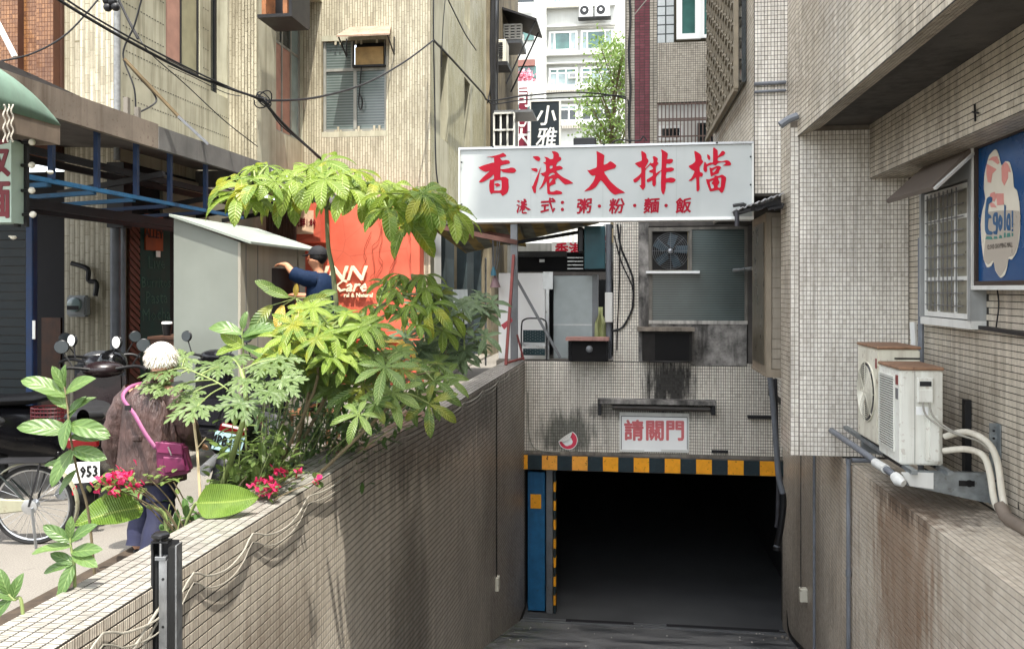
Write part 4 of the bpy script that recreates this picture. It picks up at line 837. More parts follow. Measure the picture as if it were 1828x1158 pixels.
# round sticker, peeled
rs = thing('round_sticker', 'round red and white sticker with its top peeled over', 'sticker', FR(1014, 785))
cc_ = FR(1014, 785, .006); r_ = .17
def disc(r, a0, a1, n=24, off=0):
    return [cc_+Vector((math.cos(q)*r, -off, math.sin(q)*r)) for q in np.linspace(R(a0), R(a1), n)]
MB().slab(disc(r_, -172, 62), (0, -.003, 0)).build('backing', WHITEC, rs)
MB().slab(disc(r_*.93, -170, 60, 24, .0032), (0, -.001, 0)).build('red_print', pm('sticker_red', S(206, 60, 84), .4, var=.1, bump=0), rs)
MB().slab([cc_+Vector((math.cos(q)*r_*.55*k-.01, -.0045, math.sin(q)*r_*.5*k-.02)) for q, k in zip(np.linspace(0, 6.28, 17)[:-1], [1, .9, 1, .8, .35, .3, .3, .5, 1, 1, .9, 1, 1, .9, 1, 1])], (0, -.001, 0)).build('white_print', WHITEC, rs)
pa, pb_ = cc_+Vector((math.cos(R(-172))*r_, -.006, math.sin(R(-172))*r_)), cc_+Vector((math.cos(R(62))*r_, -.006, math.sin(R(62))*r_)); nrm_ = Vector((-(pb_-pa).z, 0, (pb_-pa).x)).normalized()
pts_ = [pa.lerp(pb_, k/10)-nrm_*.075*math.sin(math.pi*k/10) for k in range(11)]+[pb_.lerp(pa, k/10)+nrm_*.012*math.sin(math.pi*k/10) for k in range(1, 10)]
MB().slab(pts_, (0, -.02, 0)).build('peeled_flap', pm('sticker_back', S(214, 212, 204), .6, var=.15), rs)
b = MB()
for k in range(5): p = pa.lerp(pb_, .25+k*.12)-nrm_*.03; b.bar(p+Vector((0, -.021, 0)), p+nrm_*.03+Vector((0, -.021, 0)), .008, .002)
b.build('lettering', BLACK, rs, kind='stuff')
# cables on the pier
for k, (pts, r_, lab) in enumerate((([(1102, 400), (1108, 440), (1120, 470), (1130, 500), (1130, 540), (1125, 560), (1110, 585), (1092, 590)], .018, 'thick dark cable curving down the tiled pier'),
      ([(1108, 400), (1106, 450), (1105, 520), (1102, 580), (1101, 625)], .01, 'thin dark cable running straight down the tiled pier'),
      ([(1096, 420), (1110, 470), (1128, 510), (1131, 545)], .012, 'frayed dark wire crossing the upper tiled pier'))):
    c = MB().tube(pline([FR(u, v, .03) for u, v in pts], 5), r_, 6).build('cable', CABLE_B); tag(c, lab, 'cable')
wc = MB().tube(pline([FR(942, 700, .01), FR(943, 760, .01), FR(948, 790, .01), FR(962, 803, .01), FR(1000, 806, .06)], 5), .012, 6).build('cable', CABLE_W); tag(wc, 'pale cable curving along the left edge of the tiled front', 'cable')

# ================================================================ open kitchen corner under the awning
ZK = .42
pl = thing('post_and_brace', 'grey steel posts and braces holding the striped awning at the wall corner', 'frame', (XL, 14.4, ZK))
def D_(u, v, d): return at(u, v, D=d)
q0 = at(918, 640, Y=14.55); PX = q0.x
MB().box(PX-.06, PX+.06, 14.5, 14.6, WT+.01, 2.9).build('post', GREYM, pl)
MB().bar(D_(922, 498, 14.9), D_(1000, 638, 14.9), .07, .05).build('brace', GREYM, pl)
MB().bar((PX-1.35, 14.2, 2.78), (PX+.05, 14.52, 2.5), .12, .08).bar((PX-1.35, 15.5, 2.86), (PX, 14.7, 2.6), .06, .06).build('beam', pm('rusty_beam', S(92, 62, 54), .7, var=.35, spots=.6), pl)
MB().bar((PX, 14.6, 2.5), (PX+2.1, 16.2, 2.95), .08, .06).build('beam', DARKM, pl)
ry = MB().bar(at(903, 651, Z=WT+.01), at(917, 455, Y=14.4), .045, .045).bar(at(903, 651, Z=WT+.01)+Vector((0, 0, .03)), at(934, 640, Y=14.5)+Vector((0, 0, .01)), .05, .03).build('red_prop', pm('red_rusty_steel', S(126, 60, 54), .6, var=.3, spots=.4)); tag(ry, 'slanting rusty red prop standing on the end of the ramp wall', 'prop')
rp = MB().bar(at(923, 597, Y=14.3), at(935, 642, Y=14.3), .04, .03).build('red_strut', pm('red_rusty_strut', S(118, 52, 50), .6, var=.3)); tag(rp, 'short red strut leaning at the foot of the grey post', 'prop')
fg = MB().slab([at(894, 580, Y=14.3), at(913, 567, Y=14.3), at(915, 573, Y=14.3), at(900, 588, Y=14.3)], (0, .02, 0)).build('red_tag', pm('red_plastic', S(168, 62, 72), .5)); tag(fg, 'faded red plastic scoop tied to the slanting prop', 'scoop')
# awning
aw = thing('awning', 'dirty yellow and grey striped awning under the big sign', 'awning', (-2.4, 15, 2.8))
AWM = Nd('awning_stripes'); sx = AWM.n('SeparateXYZ'); AWM.L(AWM.pos(), sx.inputs[0]); w_ = AWM.math('SINE', AWM.math('MULTIPLY', sx.outputs[0], 14.0))
c = AWM.mix(AWM.ramp(w_, -.1, .1), S(150, 128, 70), S(110, 112, 100)); c = AWM.mix(AWM.ramp(AWM.noise(4, detail=6), .4, .65, 0, .7), c, S(50, 46, 36)); AWMM = AWM.done(c, .8)
MB().slab([(PX-1.6, 14.45, 2.86), (PX+1.5, 14.45, 2.86), (PX+1.4, 16.9, 3.0), (PX-1.3, 16.9, 2.42)], (0, 0, .02)).build('cloth', AWMM, aw)
MB().slab([(PX-1.6, 14.45, 2.83), (PX+.1, 14.45, 2.83), (PX+.05, 16.0, 2.5), (PX-1.3, 15.6, 2.62)], (0, 0, .015)).build('sagging_panel', AWMM, aw)
# cabinets behind the wall
kf = MB().box(PX-.4, 4, YF+.31, YF+1.5, .0, WT-.02).build('kitchen_floor', CONC, kind='structure')
fd = thing('cabinet', 'tall white metal cabinet behind the grey awning post', 'cabinet', (-2.2, 15.6, ZK))
yk = 15.4; a = at(890, 640, Y=yk); b_ = at(985, 487, Y=yk)
MB().box(a.x, b_.x-.12, yk, yk+.6, WT-.02, b_.z).build('body', WHITEC, fd, bev=.01)
MB().box(b_.x-.11, b_.x-.05, yk-.02, yk+.1, WT-.02, b_.z-.02).box(b_.x-.16, b_.x+.02, yk-.03, yk+.05, b_.z-.3, b_.z+.02).build('edge_trim', STEEL, fd)
fe = thing('cabinet', 'grey steel fridge side with a horizontal seam behind the step stool', 'cabinet', (-1.6, 15.8, ZK))
a = at(988, 640, Y=15.6); c_ = at(1058, 492, Y=15.6)
MB().box(a.x, c_.x, 15.6, 16.2, WT-.02, c_.z).build('body', pm('fridge_grey', S(164, 172, 172), .35, metal=.2, var=.1), fe, bev=.01)
MB().box(c_.x-.005, c_.x+.09, 15.55, 16.3, WT, c_.z+.02).build('frame', GREYM, fe)
MB().box(a.x, c_.x-.01, 15.594, 15.599, 1.02, 1.04).build('seam', STEEL, fe)
st = thing('step_stool', 'folded metal step stool with dotted dark treads', 'step stool', (-1.9, 15, ZK))
u0, u1 = at(931, 640, Y=14.98).x, at(976, 640, Y=14.98).x; zt_ = at(950, 568, Y=14.98).z
MB().tube(pline([(u0, 14.98, WT), (u0, 14.98, zt_-.15), (u0+.06, 14.98, zt_-.02), ((u0+u1)/2, 14.98, zt_), (u1-.06, 14.98, zt_-.02), (u1, 14.98, zt_-.15), (u1, 14.98, WT)], 4), .014).build('frame', DARKM, st)
TRD = pm('tread_rubber', S(28, 52, 56), .7, var=.1)
for zc_, h in ((zt_-.32, .22), (zt_-.6, .12)):
    t_ = MB().box(u0+.03, u1-.03, 14.95, 14.97, zc_-h/2, zc_+h/2).build('tread', TRD, st); d_ = MB()
    for i in range(8):
        for j in range(4 if h > .2 else 2): d_.box(u0+.07+i*.045, u0+.075+i*.045, 14.946, 14.95, zc_-h/2+.04+j*.05+(i % 2)*.02, zc_-h/2+.048+j*.05+(i % 2)*.02)
    d_.build('dot', WHITEP, t_, kind='stuff')
MB().box(u0+.02, u1-.02, 14.94, 14.975, zt_-.5, zt_-.44).build('edge', STEEL, st)
bb = thing('wall_cupboard', 'hanging dark teal metal cupboard behind the sign', 'cupboard', (-1.4, 15.2, 2))
a = at(1043, 480, Y=15.1); c_ = at(1080, 395, Y=15.1)
MB().box(a.x, c_.x, 15.1, 15.5, a.z, 2.82).build('body', pm('teal_metal', S(40, 84, 92), .4, var=.25), bb, bev=.01)
MB().box(a.x-.12, a.x-.01, 15.12, 15.4, 2.35, 2.8).build('side_box', BLACK, bb, bev=.02)
dp = MB().tube([at(1087, 400, Y=14.95), at(1087, 640, Y=14.95)], .055, 10).build('drain_pipe', PIPEG); tag(dp, 'grey drain pipe beside the tiled kitchen pier', 'pipe')
dwp = MB().box(at(1080, 570, Y=14.9).x, at(1094, 570, Y=14.9).x, 14.84, 14.9, at(1085, 575, Y=14.9).z, at(1085, 522, Y=14.9).z).build('switch_box', WHITEP, bev=.01); tag(dwp, 'small white electrical box on the pipe by the pier', 'box')
tw_ = thing('towel', 'pale yellow-green towel hanging in the kitchen gap', 'towel', at(1072, 600, Y=15.2))
rows = [[at(1062+(k/8)*(22 if j > 1 else 8)+ (6 if j < 2 else 0), 548+j*14, Y=15.2)+Vector((0, .04*math.sin(k*1.9+j*.3), 0)) for k in range(9)] for j in range(7)]
o = MB().grid(rows).build('cloth', pm('towel_cloth', S(164, 168, 118), .9, var=.2), tw_); o.modifiers.new('s', 'SOLIDIFY').thickness = .012
# dark shelf and clutter above the cabinets
sf = thing('hood', 'dark kitchen hood and shelf above the white cabinets', 'shelf', (-1.8, 16.5, 2))
a = at(915, 486, Y=16.4); c_ = at(1058, 450, Y=16.4)
MB().box(a.x, c_.x+.3, 16.4, 17.2, a.z+.02, c_.z).build('body', DARKIN, sf)
MB().box(a.x, c_.x-.5, 16.35, 16.4, a.z+.3, c_.z+.02).build('board', BLACK, sf)
for k in range(4): MB().bar(at(1013, 460+k*6.5, Y=16.3), at(1041, 460+k*6.5, Y=16.3), .02).build('slat', STEEL, sf)
MB().box(at(963, 468, Y=16.3).x, at(972, 468, Y=16.3).x, 16.28, 16.34, at(963, 468, Y=16.3).z, at(963, 463, Y=16.3).z).build('card', WHITEC, sf)
bw = thing('kitchen_wall', 'grey back wall with dark gaps at the far side of the kitchen', 'wall', (-1, 19, 0))
MB().box(-2.35, .6, 19, 19.2, 0, 2.3).build('wall', CONCD, bw)
MB().box(-2.0, -1.4, 18.9, 18.995, .5, 1.9).box(-.7, 0, 18.9, 18.995, .3, 1.9).build('opening', BLACK, bw, kind='stuff')
cm = MB().box(-1.95, -1.35, 16.55, 16.56, .4, 1.9).build('dark_curtain', DARKIN); tag(cm, 'dark curtain behind the pale towel in the kitchen gap', 'curtain')
s2 = thing('shop_sign', 'distant white sign with red characters glimpsed under the awning', 'sign', at(1018, 440, Y=22))
a = at(985, 456, Y=22); c_ = at(1045, 432, Y=22); MB().box(a.x, c_.x, 22, 22.1, a.z-.3, c_.z).build('panel', WHITEP, s2)
text(s2, 'lettering', '香港', (at(1015, 446, Y=22).x, 22, at(1015, 447, Y=22).z), .36, (0, -1, 0), RED, bold=.012)
s3 = thing('shop_sign', 'narrow white sign with red characters beside the grey pipe', 'sign', at(1082, 430, Y=16)); a = at(1079, 470, Y=15.6); c_ = at(1085, 400, Y=15.6)
MB().box(a.x-.02, c_.x+.02, 15.6, 15.64, a.z, c_.z).build('panel', WHITEP, s3)
text(s3, 'lettering', '港\n式\n粥', ((a.x+c_.x)/2, 15.6, (a.z+c_.z)/2-.02), .11, (0, -1, 0), RED, bold=.004)
pf = MB().box(-7, 4, 24, 24.3, 0, 3.0).build('far_wall', pm('far_wall_grey', S(112, 114, 112), .8, var=.3, ns=1.5, streak=.6)); tag(pf, 'pale grey wall across the far end of the alley', 'wall')
fr2 = thing('window_bars', 'white window bars glimpsed under the awning', 'window grille', at(1030, 415, Y=23))
for k in range(5): MB().bar(at(1005+k*9, 400, Y=23), at(1005+k*9, 432, Y=23), .06).build('bar', WHITEP, fr2)
lp = thing('pendant', 'small blue lamp hanging by a cord left of the cabinets', 'lamp', at(881, 490, Y=15))
MB().tube([at(880, 425, Y=15), at(880, 480, Y=15)], .018).build('cord', GREYM, lp)
MB().lathe(at(881, 492, Y=15), [(.05, 0), (.05, .06), (.03, .12), (.02, .16)], 10).build('socket', pm('blue_plastic', S(74, 130, 150), .4), lp)
for dx in (8, 12):
    c = MB().tube(pline([at(880+dx, 430, Y=15), at(880+dx-2, 460, Y=15), at(880+dx-6, 480, Y=15)], 4), .01).build('cable', GREYM); tag(c, 'thin grey cable hanging %s the small blue lamp' % ('just right of', 'further right of')[dx > 9], 'cable')
cn = MB().lathe(at(884, 513, Y=15.1), [(.1, 0), (.06, .12), (.015, .24)], 12).build('funnel', pm('pinkish_plastic', S(150, 122, 124), .5)); tag(cn, 'dusty pink funnel hanging by the white cabinet', 'funnel')
# ================================================================ left: beige apartment building with stepped front
BT1, BT2 = S(200, 193, 170), S(184, 177, 154)
BGROUT = pm('cream_grout', S(122, 114, 92), .9, var=.3, ns=6)
T_BAM = tile_mat('long_bamboo_tile', BT1, BT2, dirt_shade=S(92, 82, 62), dirtamt=.65, rough=.4, rib=.048, ribk=.5)
T_BAMS = tile_mat('long_bamboo_tile_side_shaded', S(182, 178, 148), S(168, 163, 133), dirt_shade=S(96, 90, 66), dirtamt=.4, rough=.4, rib=.048, ribk=.5)  # same tile, darker and greener: shade of the side faces put into colour
T_BRN = tile_mat('brown_glazed_tile', S(146, 104, 66), S(112, 76, 48), dirt_shade=S(60, 34, 24), dirtamt=.5, rough=.25)
PLAST = pm('cream_plaster', S(174, 171, 150), .8, var=.15, ns=3, streak=.85, sc=S(104, 98, 74), bump=.25)
lb_ = thing('apartment_building', 'weathered cream tiled apartment building with stepped front on the left', 'building', (-5, 13, 0))
Y3 = 14.7; X3 = -3.39; X2 = -5.75; Y2 = 12.72; X1 = -6.22; Y1 = 9.79; X0 = -6.98; HT = 11.5; ZC = 3.3
wins3 = [at(576, 236, Y=Y3), at(690, 70, Y=Y3)]
h3 = [(wins3[0].x-X2, wins3[1].x-X2, wins3[0].z-ZC, wins3[1].z-ZC)]
holed(MB(), (X2, Y3, ZC), (1, 0, 0), (0, -1, 0), X3-X2, HT-ZC, .3, h3).build('wall', BGROUT, lb_)
MB().box(X2, X3, Y3, Y3+.3, 0, ZC-.002).build('wall', PLAST, lb_)
tile_wall(lb_, (X2, Y3, ZC+.01), (1, 0, 0), (0, -1, 0), X3-X2, 5.0, .043, .19, T_BAM, gap=.005, proud=.0015, holes=h3, nind=150, stagger=2)
tile_wall(lb_, (X3-.28, Y3-.001, .3), (1, 0, 0), (0, -1, 0), .28, 3.0, .043, .19, T_BAM, gap=.005, proud=.0015, stagger=2)
# side face towards the alley (X3)
hs3 = []
for (ua, ub, va, vb_) in ((786, 799, 268, 130), (830, 838, 262, 165)):
    pa, pb = at(ua, va, X=X3), at(ub, vb_, X=X3); hs3.append((pa.y-Y3-.3, pb.y-Y3-.3, pa.z-ZC, 1.7+(515-vb_)*0+0 if False else pb.z-ZC))
hs3[0] = (at(786, 200, X=X3).y-Y3-.3, at(800, 200, X=X3).y-Y3-.3, 1.25, 3.0); hs3[1] = (at(829, 200, X=X3).y-Y3-.3, at(839, 200, X=X3).y-Y3-.3, 1.25, 3.0)
b = MB(); holed(b, (X3, Y3+.3, ZC), (0, 1, 0), (1, 0, 0), 9, HT-ZC, .3, hs3+[(hs3[0][0], hs3[0][1], 4.2, 6), (hs3[1][0], hs3[1][1], 4.2, 6)])
b.build('side_wall', PLAST, lb_)
for k, h in enumerate(hs3):
    for dz in (0, 2.95):
        window(lb_, (X3-.2, Y3+.3+h[0], ZC+h[2]+dz), (0, 1, 0), (1, 0, 0), h[1]-h[0], min(h[3]-h[2], 1.75), DARKM, GL_DARK, cols=(.5,), rows=(.5,), fw=.05)
tile_wall(lb_, (X3, Y3+.02, ZC+.01), (0, 1, 0), (1, 0, 0), .28, 5.2, .043, .19, T_BAMS, gap=.005, proud=.0015, stagger=2)
tile_wall(lb_, (X3+.0, Y3+.3+hs3[0][1]+.05, ZC+.01), (0, 1, 0), (1, 0, 0), hs3[1][0]-hs3[0][1]-.1, 5.2, .043, .19, T_BAMS, gap=.005, proud=.0015, stagger=2)
tile_wall(lb_, (X3+.0, Y3+.3+hs3[1][1]+.3, ZC+.01), (0, 1, 0), (1, 0, 0), 1.6, 5.2, .043, .19, T_BAMS, gap=.005, proud=.0015, stagger=2)
# step 2: side face X2
q0, q1 = at(493, 200, X=X2), at(541, 200, X=X2); h2 = [(q0.y-Y2, q1.y-Y2, 4.35-ZC, 6.85-ZC)]
holed(MB(), (X2, Y2, ZC), (0, 1, 0), (1, 0, 0), Y3-Y2, HT-ZC, .25, h2).build('side_wall', PLAST, lb_)
WFR = pm('window_frame_old', S(150, 150, 142), .5, metal=.2, var=.2, streak=.4)
CURT = pm('curtain_pink', S(168, 128, 112), .8, var=.2)
window(lb_, (X2-.1, q0.y, 4.35), (0, 1, 0), (1, 0, 0), q1.y-q0.y, 2.5, WFR, [CURT, GL_DARK, CURT, GL_DARK, GL_PALE, GL_PALE], cols=(.34, .67), rows=(.62,), fw=.05)
MB().box(X1+.001, X2-.001, Y2, Y2+.25, ZC, HT).build('wall', BGROUT, lb_)
tile_wall(lb_, (X1, Y2, ZC+.01), (1, 0, 0), (0, -1, 0), X2-X1, 5.2, .05, .2, T_BAM, gap=.005, proud=.0015, stagger=2)
# step 1: long side face X1 with two window openings
def ywin(ua, ub, X): return at(ua, 100, X=X).y, at(ub, 100, X=X).y
ya, yb = ywin(296, 357, X1); yc, yd = ywin(376, 409, X1); yd = min(yd, Y2-.05)
h1 = [(ya-Y1, yb-Y1, 4.85-ZC, 6.5-ZC), (yc-Y1, yd-Y1, 4.72-ZC, 7.6-ZC)]
holed(MB(), (X1, Y1+.001, ZC), (0, 1, 0), (1, 0, 0), Y2-Y1, HT-ZC, .25, h1).build('side_wall', PLAST, lb_)
window(lb_, (X1-.06, ya, 4.85), (0, 1, 0), (1, 0, 0), yb-ya, 1.65, DARKM, [CURT, pm('painted_pane', S(150, 146, 118), .5, var=.2)], cols=(.48,), fw=.03)
window(lb_, (X1-.22, yc, 4.72), (0, 1, 0), (1, 0, 0), yd-yc, 2.88, DARKM, [GL_DARK, GL_DARK], cols=(.3,), rows=(.7,), fw=.05)
# fine dotted joints on the plaster side faces
b = MB()
for i in range(14):
    z = ZC+.5+i*.3
    for j in range(44):
        y = Y1+.05+j*.066
        if not any(Y1+h[0]-.05 < y < Y1+h[1]+.05 and ZC+h[2]-.05 < z < ZC+h[3]+.05 for h in h1): b.box(X1+.0005, X1+.002, y, y+.03, z, z+.012)
b.build('tile_joints', GROUT, lb_, kind='stuff')
# frontal bay F1 down to the ground
MB().box(X0, X1-.001, Y1, Y1+.25, 0, HT).build('wall', BGROUT, lb_)
tile_wall(lb_, (X0, Y1, .02), (1, 0, 0), (0, -1, 0), X1-X0, 7.6, .062, .22, T_BAM, gap=.005, proud=.0015, nind=260, stagger=2)
MB().tube([(X1-.02, Y1-.04, 3.3), (X1-.02, Y1-.04, 8)], .04, 10).build('downpipe', pm('taped_pipe', S(126, 128, 128), .6, var=.3, ns=20), lb_)
# brown fluted wall further left
MB().box(X0-4, X0-.001, Y1-.05, Y1+.2, ZC, HT).build('brown_wall', pm('brown_grout', S(70, 44, 32), .8), lb_)
xb_ = X0-.02; k = 0
while xb_ > X0-1.9:
    w_ = .24; d = .0 if k % 2 else .09
    c_ = MB().box(xb_-w_+.01, xb_, Y1-.05-d-.04, Y1-.051, ZC, 8).build('brown_wall', pm('brown_grout2', S(84, 52, 36), .8) if k == 0 else bpy.data.materials['brown_grout2'], lb_)
    tile_wall(lb_, (xb_-w_+.01, Y1-.05-d-.04, 4.0), (1, 0, 0), (0, -1, 0), w_-.01, 3.6, .034, .05, T_BRN, gap=.006, proud=.0015)
    xb_ -= w_; k += 1
# window in the front bay F3: frame, panes, ac opening, canopy
wf = thing('window', 'large old window with ribbed glass under a small rusty awning', 'window', (wins3[0].x, Y3, wins3[0].z))
wx0, wx1, wz0, wz1 = wins3[0].x, wins3[1].x, wins3[0].z, wins3[1].z; wm_ = at(628, 100, Y=Y3).x; zr = at(600, 124, Y=Y3).z
b = MB(); fwd = .05
b.box(wx0, wx1, Y3+.04, Y3+.1, wz0, wz0+fwd).box(wx0, wx0+fwd, Y3+.04, Y3+.1, wz0+fwd, wz1).box(wx1-fwd, wx1, Y3+.04, Y3+.1, wz0+fwd, wz1).box(wx0+fwd, wx1-fwd, Y3+.04, Y3+.1, zr-.03, zr+.02).box(wm_+.02, wm_+.08, Y3+.03, Y3+.1, wz0+fwd, zr-.03).box(wm_-.03, wm_+.02, Y3+.04, Y3+.1, zr+.02, wz1)
b.build('frame', WFR, wf)
for (xa_, xb2, za, zb2) in ((wx0+fwd, wm_+.02, wz0+fwd, zr-.03), (wm_+.08, wx1-fwd, wz0+fwd, zr-.03), (wx0+fwd, wm_-.03, zr+.02, wz1)):
    MB().box(xa_, xb2, Y3+.06, Y3+.075, za, zb2).build('pane', GL_BLIND, wf)
MB().box(wm_+.02, wx1-fwd, Y3+.2, Y3+.29, zr+.02, wz1).build('dark_backing', BLACK, wf)
MB().box(at(634, 110, Y=Y3).x, at(684, 110, Y=Y3).x, Y3+.0, Y3+.06, zr+.06, at(634, 85, Y=Y3).z).build('board', pm('plywood', S(170, 140, 92), .7, var=.25, ns=8), wf)
MB().box(at(630, 110, Y=Y3).x, at(688, 110, Y=Y3).x, Y3-.06, Y3+.1, zr+.02, zr+.05).build('tray', DARKM, wf)
for u_ in (631, 688): p_ = at(u_, 110, Y=Y3); MB().bar((p_.x, Y3-.05, zr+.04), (p_.x, Y3+.02, zr+.5), .015).build('stay', DARKM, wf)
cap_ = at(602, 68, Y=Y3-.4); cap1 = at(697, 68, Y=Y3-.4)
MB().slab([(cap_.x, Y3-.45, cap_.z), (cap1.x, Y3-.45, cap_.z), (cap1.x-.1, Y3-.002, cap_.z+.28), (cap_.x+.1, Y3-.002, cap_.z+.28)], (0, 0, .03)).build('canopy', pm('rusty_canopy', S(150, 128, 110), .7, var=.35, spots=.7), wf)
for x in (cap_.x+.04, cap1.x-.04): MB().bar((x, Y3-.44, cap_.z), (x, Y3-.01, cap_.z-.22), .02).bar((x, Y3-.01, cap_.z-.22), (x, Y3-.01, cap_.z+.1), .02).build('bracket', DARKM, wf)
loop = MB().tube(pline([at(645, 120, Y=Y3-.05), at(642, 160, Y=Y3-.05), at(640, 185, Y=Y3-.05), at(644, 196, Y=Y3-.05), at(647, 182, Y=Y3-.05), at(642, 168, Y=Y3-.05)], 5), .012, 5).build('cable_loop', CABLE_B); tag(loop, 'black cable looped in front of the large old window', 'cable')
# plain tile trim above and below the window
for z0_, z1_ in ((wz0-.1, wz0-.001), (wz1+.001, wz1+.1)): MB().box(wx0-.02, wx1+.02, Y3-.004, Y3, z0_, z1_).build('trim', PLAST, lb_)
# ac box high on the step
ab = thing('air_conditioner', 'rusty old air conditioner cage high on the cream building', 'air conditioner', (X2, 13.0, 6.7))
pa = at(459, 30, Y=12.2); pb = at(532, 30, Y=12.2); za = at(459, 32, Y=12.2).z
MB().box(pa.x, pb.x-.1, 12.2, 12.9, za, za+.05).build('tray', DARKM, ab)
MB().box(pa.x+.05, pa.x+.12, 12.25, 12.85, za+.05, za+1.2).box(pb.x-.25, pb.x-.18, 12.22, 12.85, za+.05, za+1.2).build('side', pm('rusted_sheet', S(150, 100, 66), .7, var=.4, spots=.8), ab, kind='stuff')
MB().box(pb.x-.17, pb.x-.12, 12.25, 13.0, za+.05, za+1.2).build('grille', DARKM, ab)
MB().box(pa.x+.12, pb.x-.25, 12.6, 12.85, za+.05, za+1.2).build('casing', BLACK, ab)
# balcony slab edge of step 2
MB().box(X2, X2+.35, 12.95, Y3-.01, 6.9, 7.25).box(X2+.3, X2+.35, 12.95, Y3-.01, 7.25, 9).build('balcony', PLAST, lb_)
# underside and curved broken corner over the alley shops
MB().box(X3-.3, X3-.002, Y3+.3, 24, ZC-.25, ZC-.003).build('lower_edge', pm('broken_plaster', S(150, 132, 110), .9, var=.4, ns=8, bump=.5), lb_)

# ---------------- alley shops on the left, beyond the planting (dark openings)
al = thing('alley_shop_row', 'row of dark shop doorways along the left side of the back alley', 'shop', (X3-.3, 18, 0))
MB().box(X3-1.9, X3-1.6, Y3+.31, 27, 0, ZC-.26).build('back_wall', DARKIN, al)
SHP = pm('shop_post', S(52, 64, 66), .6, var=.3, streak=.4)
for (u, w__) in ((768, .2), (788, .3), (827, .3), (853, .16), (868, .35)):
    y = at(u, 500, X=X3-.2).y; MB().box(X3-.35, X3-.12, y, y+w__*3, .02, ZC-.26).build('post', SHP if u != 768 else WHITEP, al)
MB().box(X3-.3, X3+.1, Y3+.3, 27, .005, .05).build('step', CONC, al)
pn = at(826, 518, X=X3-.1); MB().box(X3-.12, X3-.1, pn.y-1.0, pn.y+.6, .9, 1.68).build('notice_board', pm('grey_board', S(150, 156, 156), .5, var=.2), al)
pt = MB().tube([at(867, 460, Y=17), at(867, 652, Y=17)], .02, 8).build('pole', STEEL); tag(pt, 'thin bright pole standing in front of the dark shop doorways', 'pole')

# ---------------- old grey building further down the alley
ob_ = thing('apartment_building', 'grimy narrow building with caged windows further down the alley', 'building', (X3+.1, 27, 0))
YB = at(868, 200, X=X3).y; X5 = X3+.12; YE = at(925, 200, X=X5).y
GRIM = pm('grimy_wall', S(128, 118, 96), .85, var=.35, ns=2, streak=.9, sc=S(56, 50, 42), bump=.3)
MB().box(X5-3, X5, YB, YE, 0, 14).build('wall', GRIM, ob_)
def bx2(name, u0, u1, v0, v1, dx, m, par, X=X5, **k):
    p = at(u0, v1, X=X); q = at(u1, v0, X=X); ym = (p.y+q.y)/2; z0_ = EYE+(515-v1)/FPX*(Vector((X, ym, 0)).dot(FW)); z1_ = EYE+(515-v0)/FPX*(Vector((X, ym, 0)).dot(FW))
    return MB().box(X, X+dx, p.y, q.y, z0_, z1_).build(name, m, par, **k)
MB().box(X5-.02, X5+.12, YB, YB+.35, 3, 13).build('edge_pier', DARKM, ob_)
wa = thing('window', 'caged window under a tilted dark awning on the grimy building', 'window', (X5, YB+2, 7))
yw = at(899, 60, X=X5).y; zw = at(899, 72, X=X5).z; ow = (X5+.001, yw, zw)
pA = at(898, 70, Y=yw); pB = at(931, 70, Y=yw); pT = at(905, 45, Y=yw)
MB().box(X5, pB.x, yw, yw+1.2, pA.z-.12, pA.z).build('sill', GREYM, wa)
b = MB(); hh = pT.z-pA.z
for k in range(6): b.bar((X5, yw, pA.z+hh*k/5), (pB.x, yw, pA.z+hh*k/5), .04)
for k in range(4): b.bar((X5+(pB.x-X5)*k/3, yw, pA.z), (X5+(pB.x-X5)*k/3, yw, pT.z), .05)
b.build('grille', WHITEP, wa, kind='stuff')
MB().box(X5, pB.x-.05, yw+.1, yw+1.1, pA.z, pT.z).build('pane', GL_DARK, wa)
MB().slab([(X5, yw-.3, pT.z+.35), (pB.x+.45, yw-.3, pT.z-.0), (pB.x+.45, yw+1.4, pT.z-.0), (X5, yw+1.4, pT.z+.35)], (0, 0, .06)).build('awning', DARKM, wa)
for k in range(2): MB().bar((pB.x+.4, yw-.2+k, pT.z), (X5+.1, yw-.2+k, pA.z-1.3), .04).build('stay', DARKM, wa)
aa = thing('air_conditioner', 'small cream air conditioner bracketed on the grimy alley building', 'air conditioner', (X5, YB+.5, 6))
pA = at(884, 113, Y=YB+.4); pB = at(904, 72, Y=YB+.4)
MB().box(X5+.121, pB.x, YB+.3, YB+.9, pA.z, pB.z).build('casing', ACW, aa, bev=.02)
b = MB()
for k in range(9): b.bar((X5+.16, YB+.29, pA.z+.1+k*(pB.z-pA.z-.2)/8), (pB.x-.08, YB+.29, pA.z+.1+k*(pB.z-pA.z-.2)/8), .03)
b.build('grille', DARKM, aa, kind='stuff'); MB().box(X5, pB.x+.05, YB+.25, YB+1, pA.z-.1, pA.z-.002).build('shelf', DARKM, aa)
cg = thing('window_cage', 'white barred window cage just above the big sign, on the left', 'window grille', (X5, YB, 4))
pA = at(882, 262, Y=YB-.1); pB = at(918, 202, Y=YB-.1)
MB().box(pA.x+.05, pB.x-.05, YB+.0, YB+1.0, pA.z-1, pB.z-.05).build('interior', BLACK, cg)
for k in range(4): MB().bar((pA.x+(pB.x-pA.x)*k/3, YB-.1, pA.z-1), (pA.x+(pB.x-pA.x)*k/3, YB-.1, pB.z), .045).build('bar', WHITEP, cg)
for k in range(3): MB().bar((pA.x, YB-.12, pB.z-k*.42), (pB.x, YB-.12, pB.z-k*.42), .045).build('rail', WHITEP, cg)
MB().box(pA.x, pB.x+.45, YB-.1, YB+1.1, pB.z+.02, pB.z+.08).build('top', GREYM, cg)
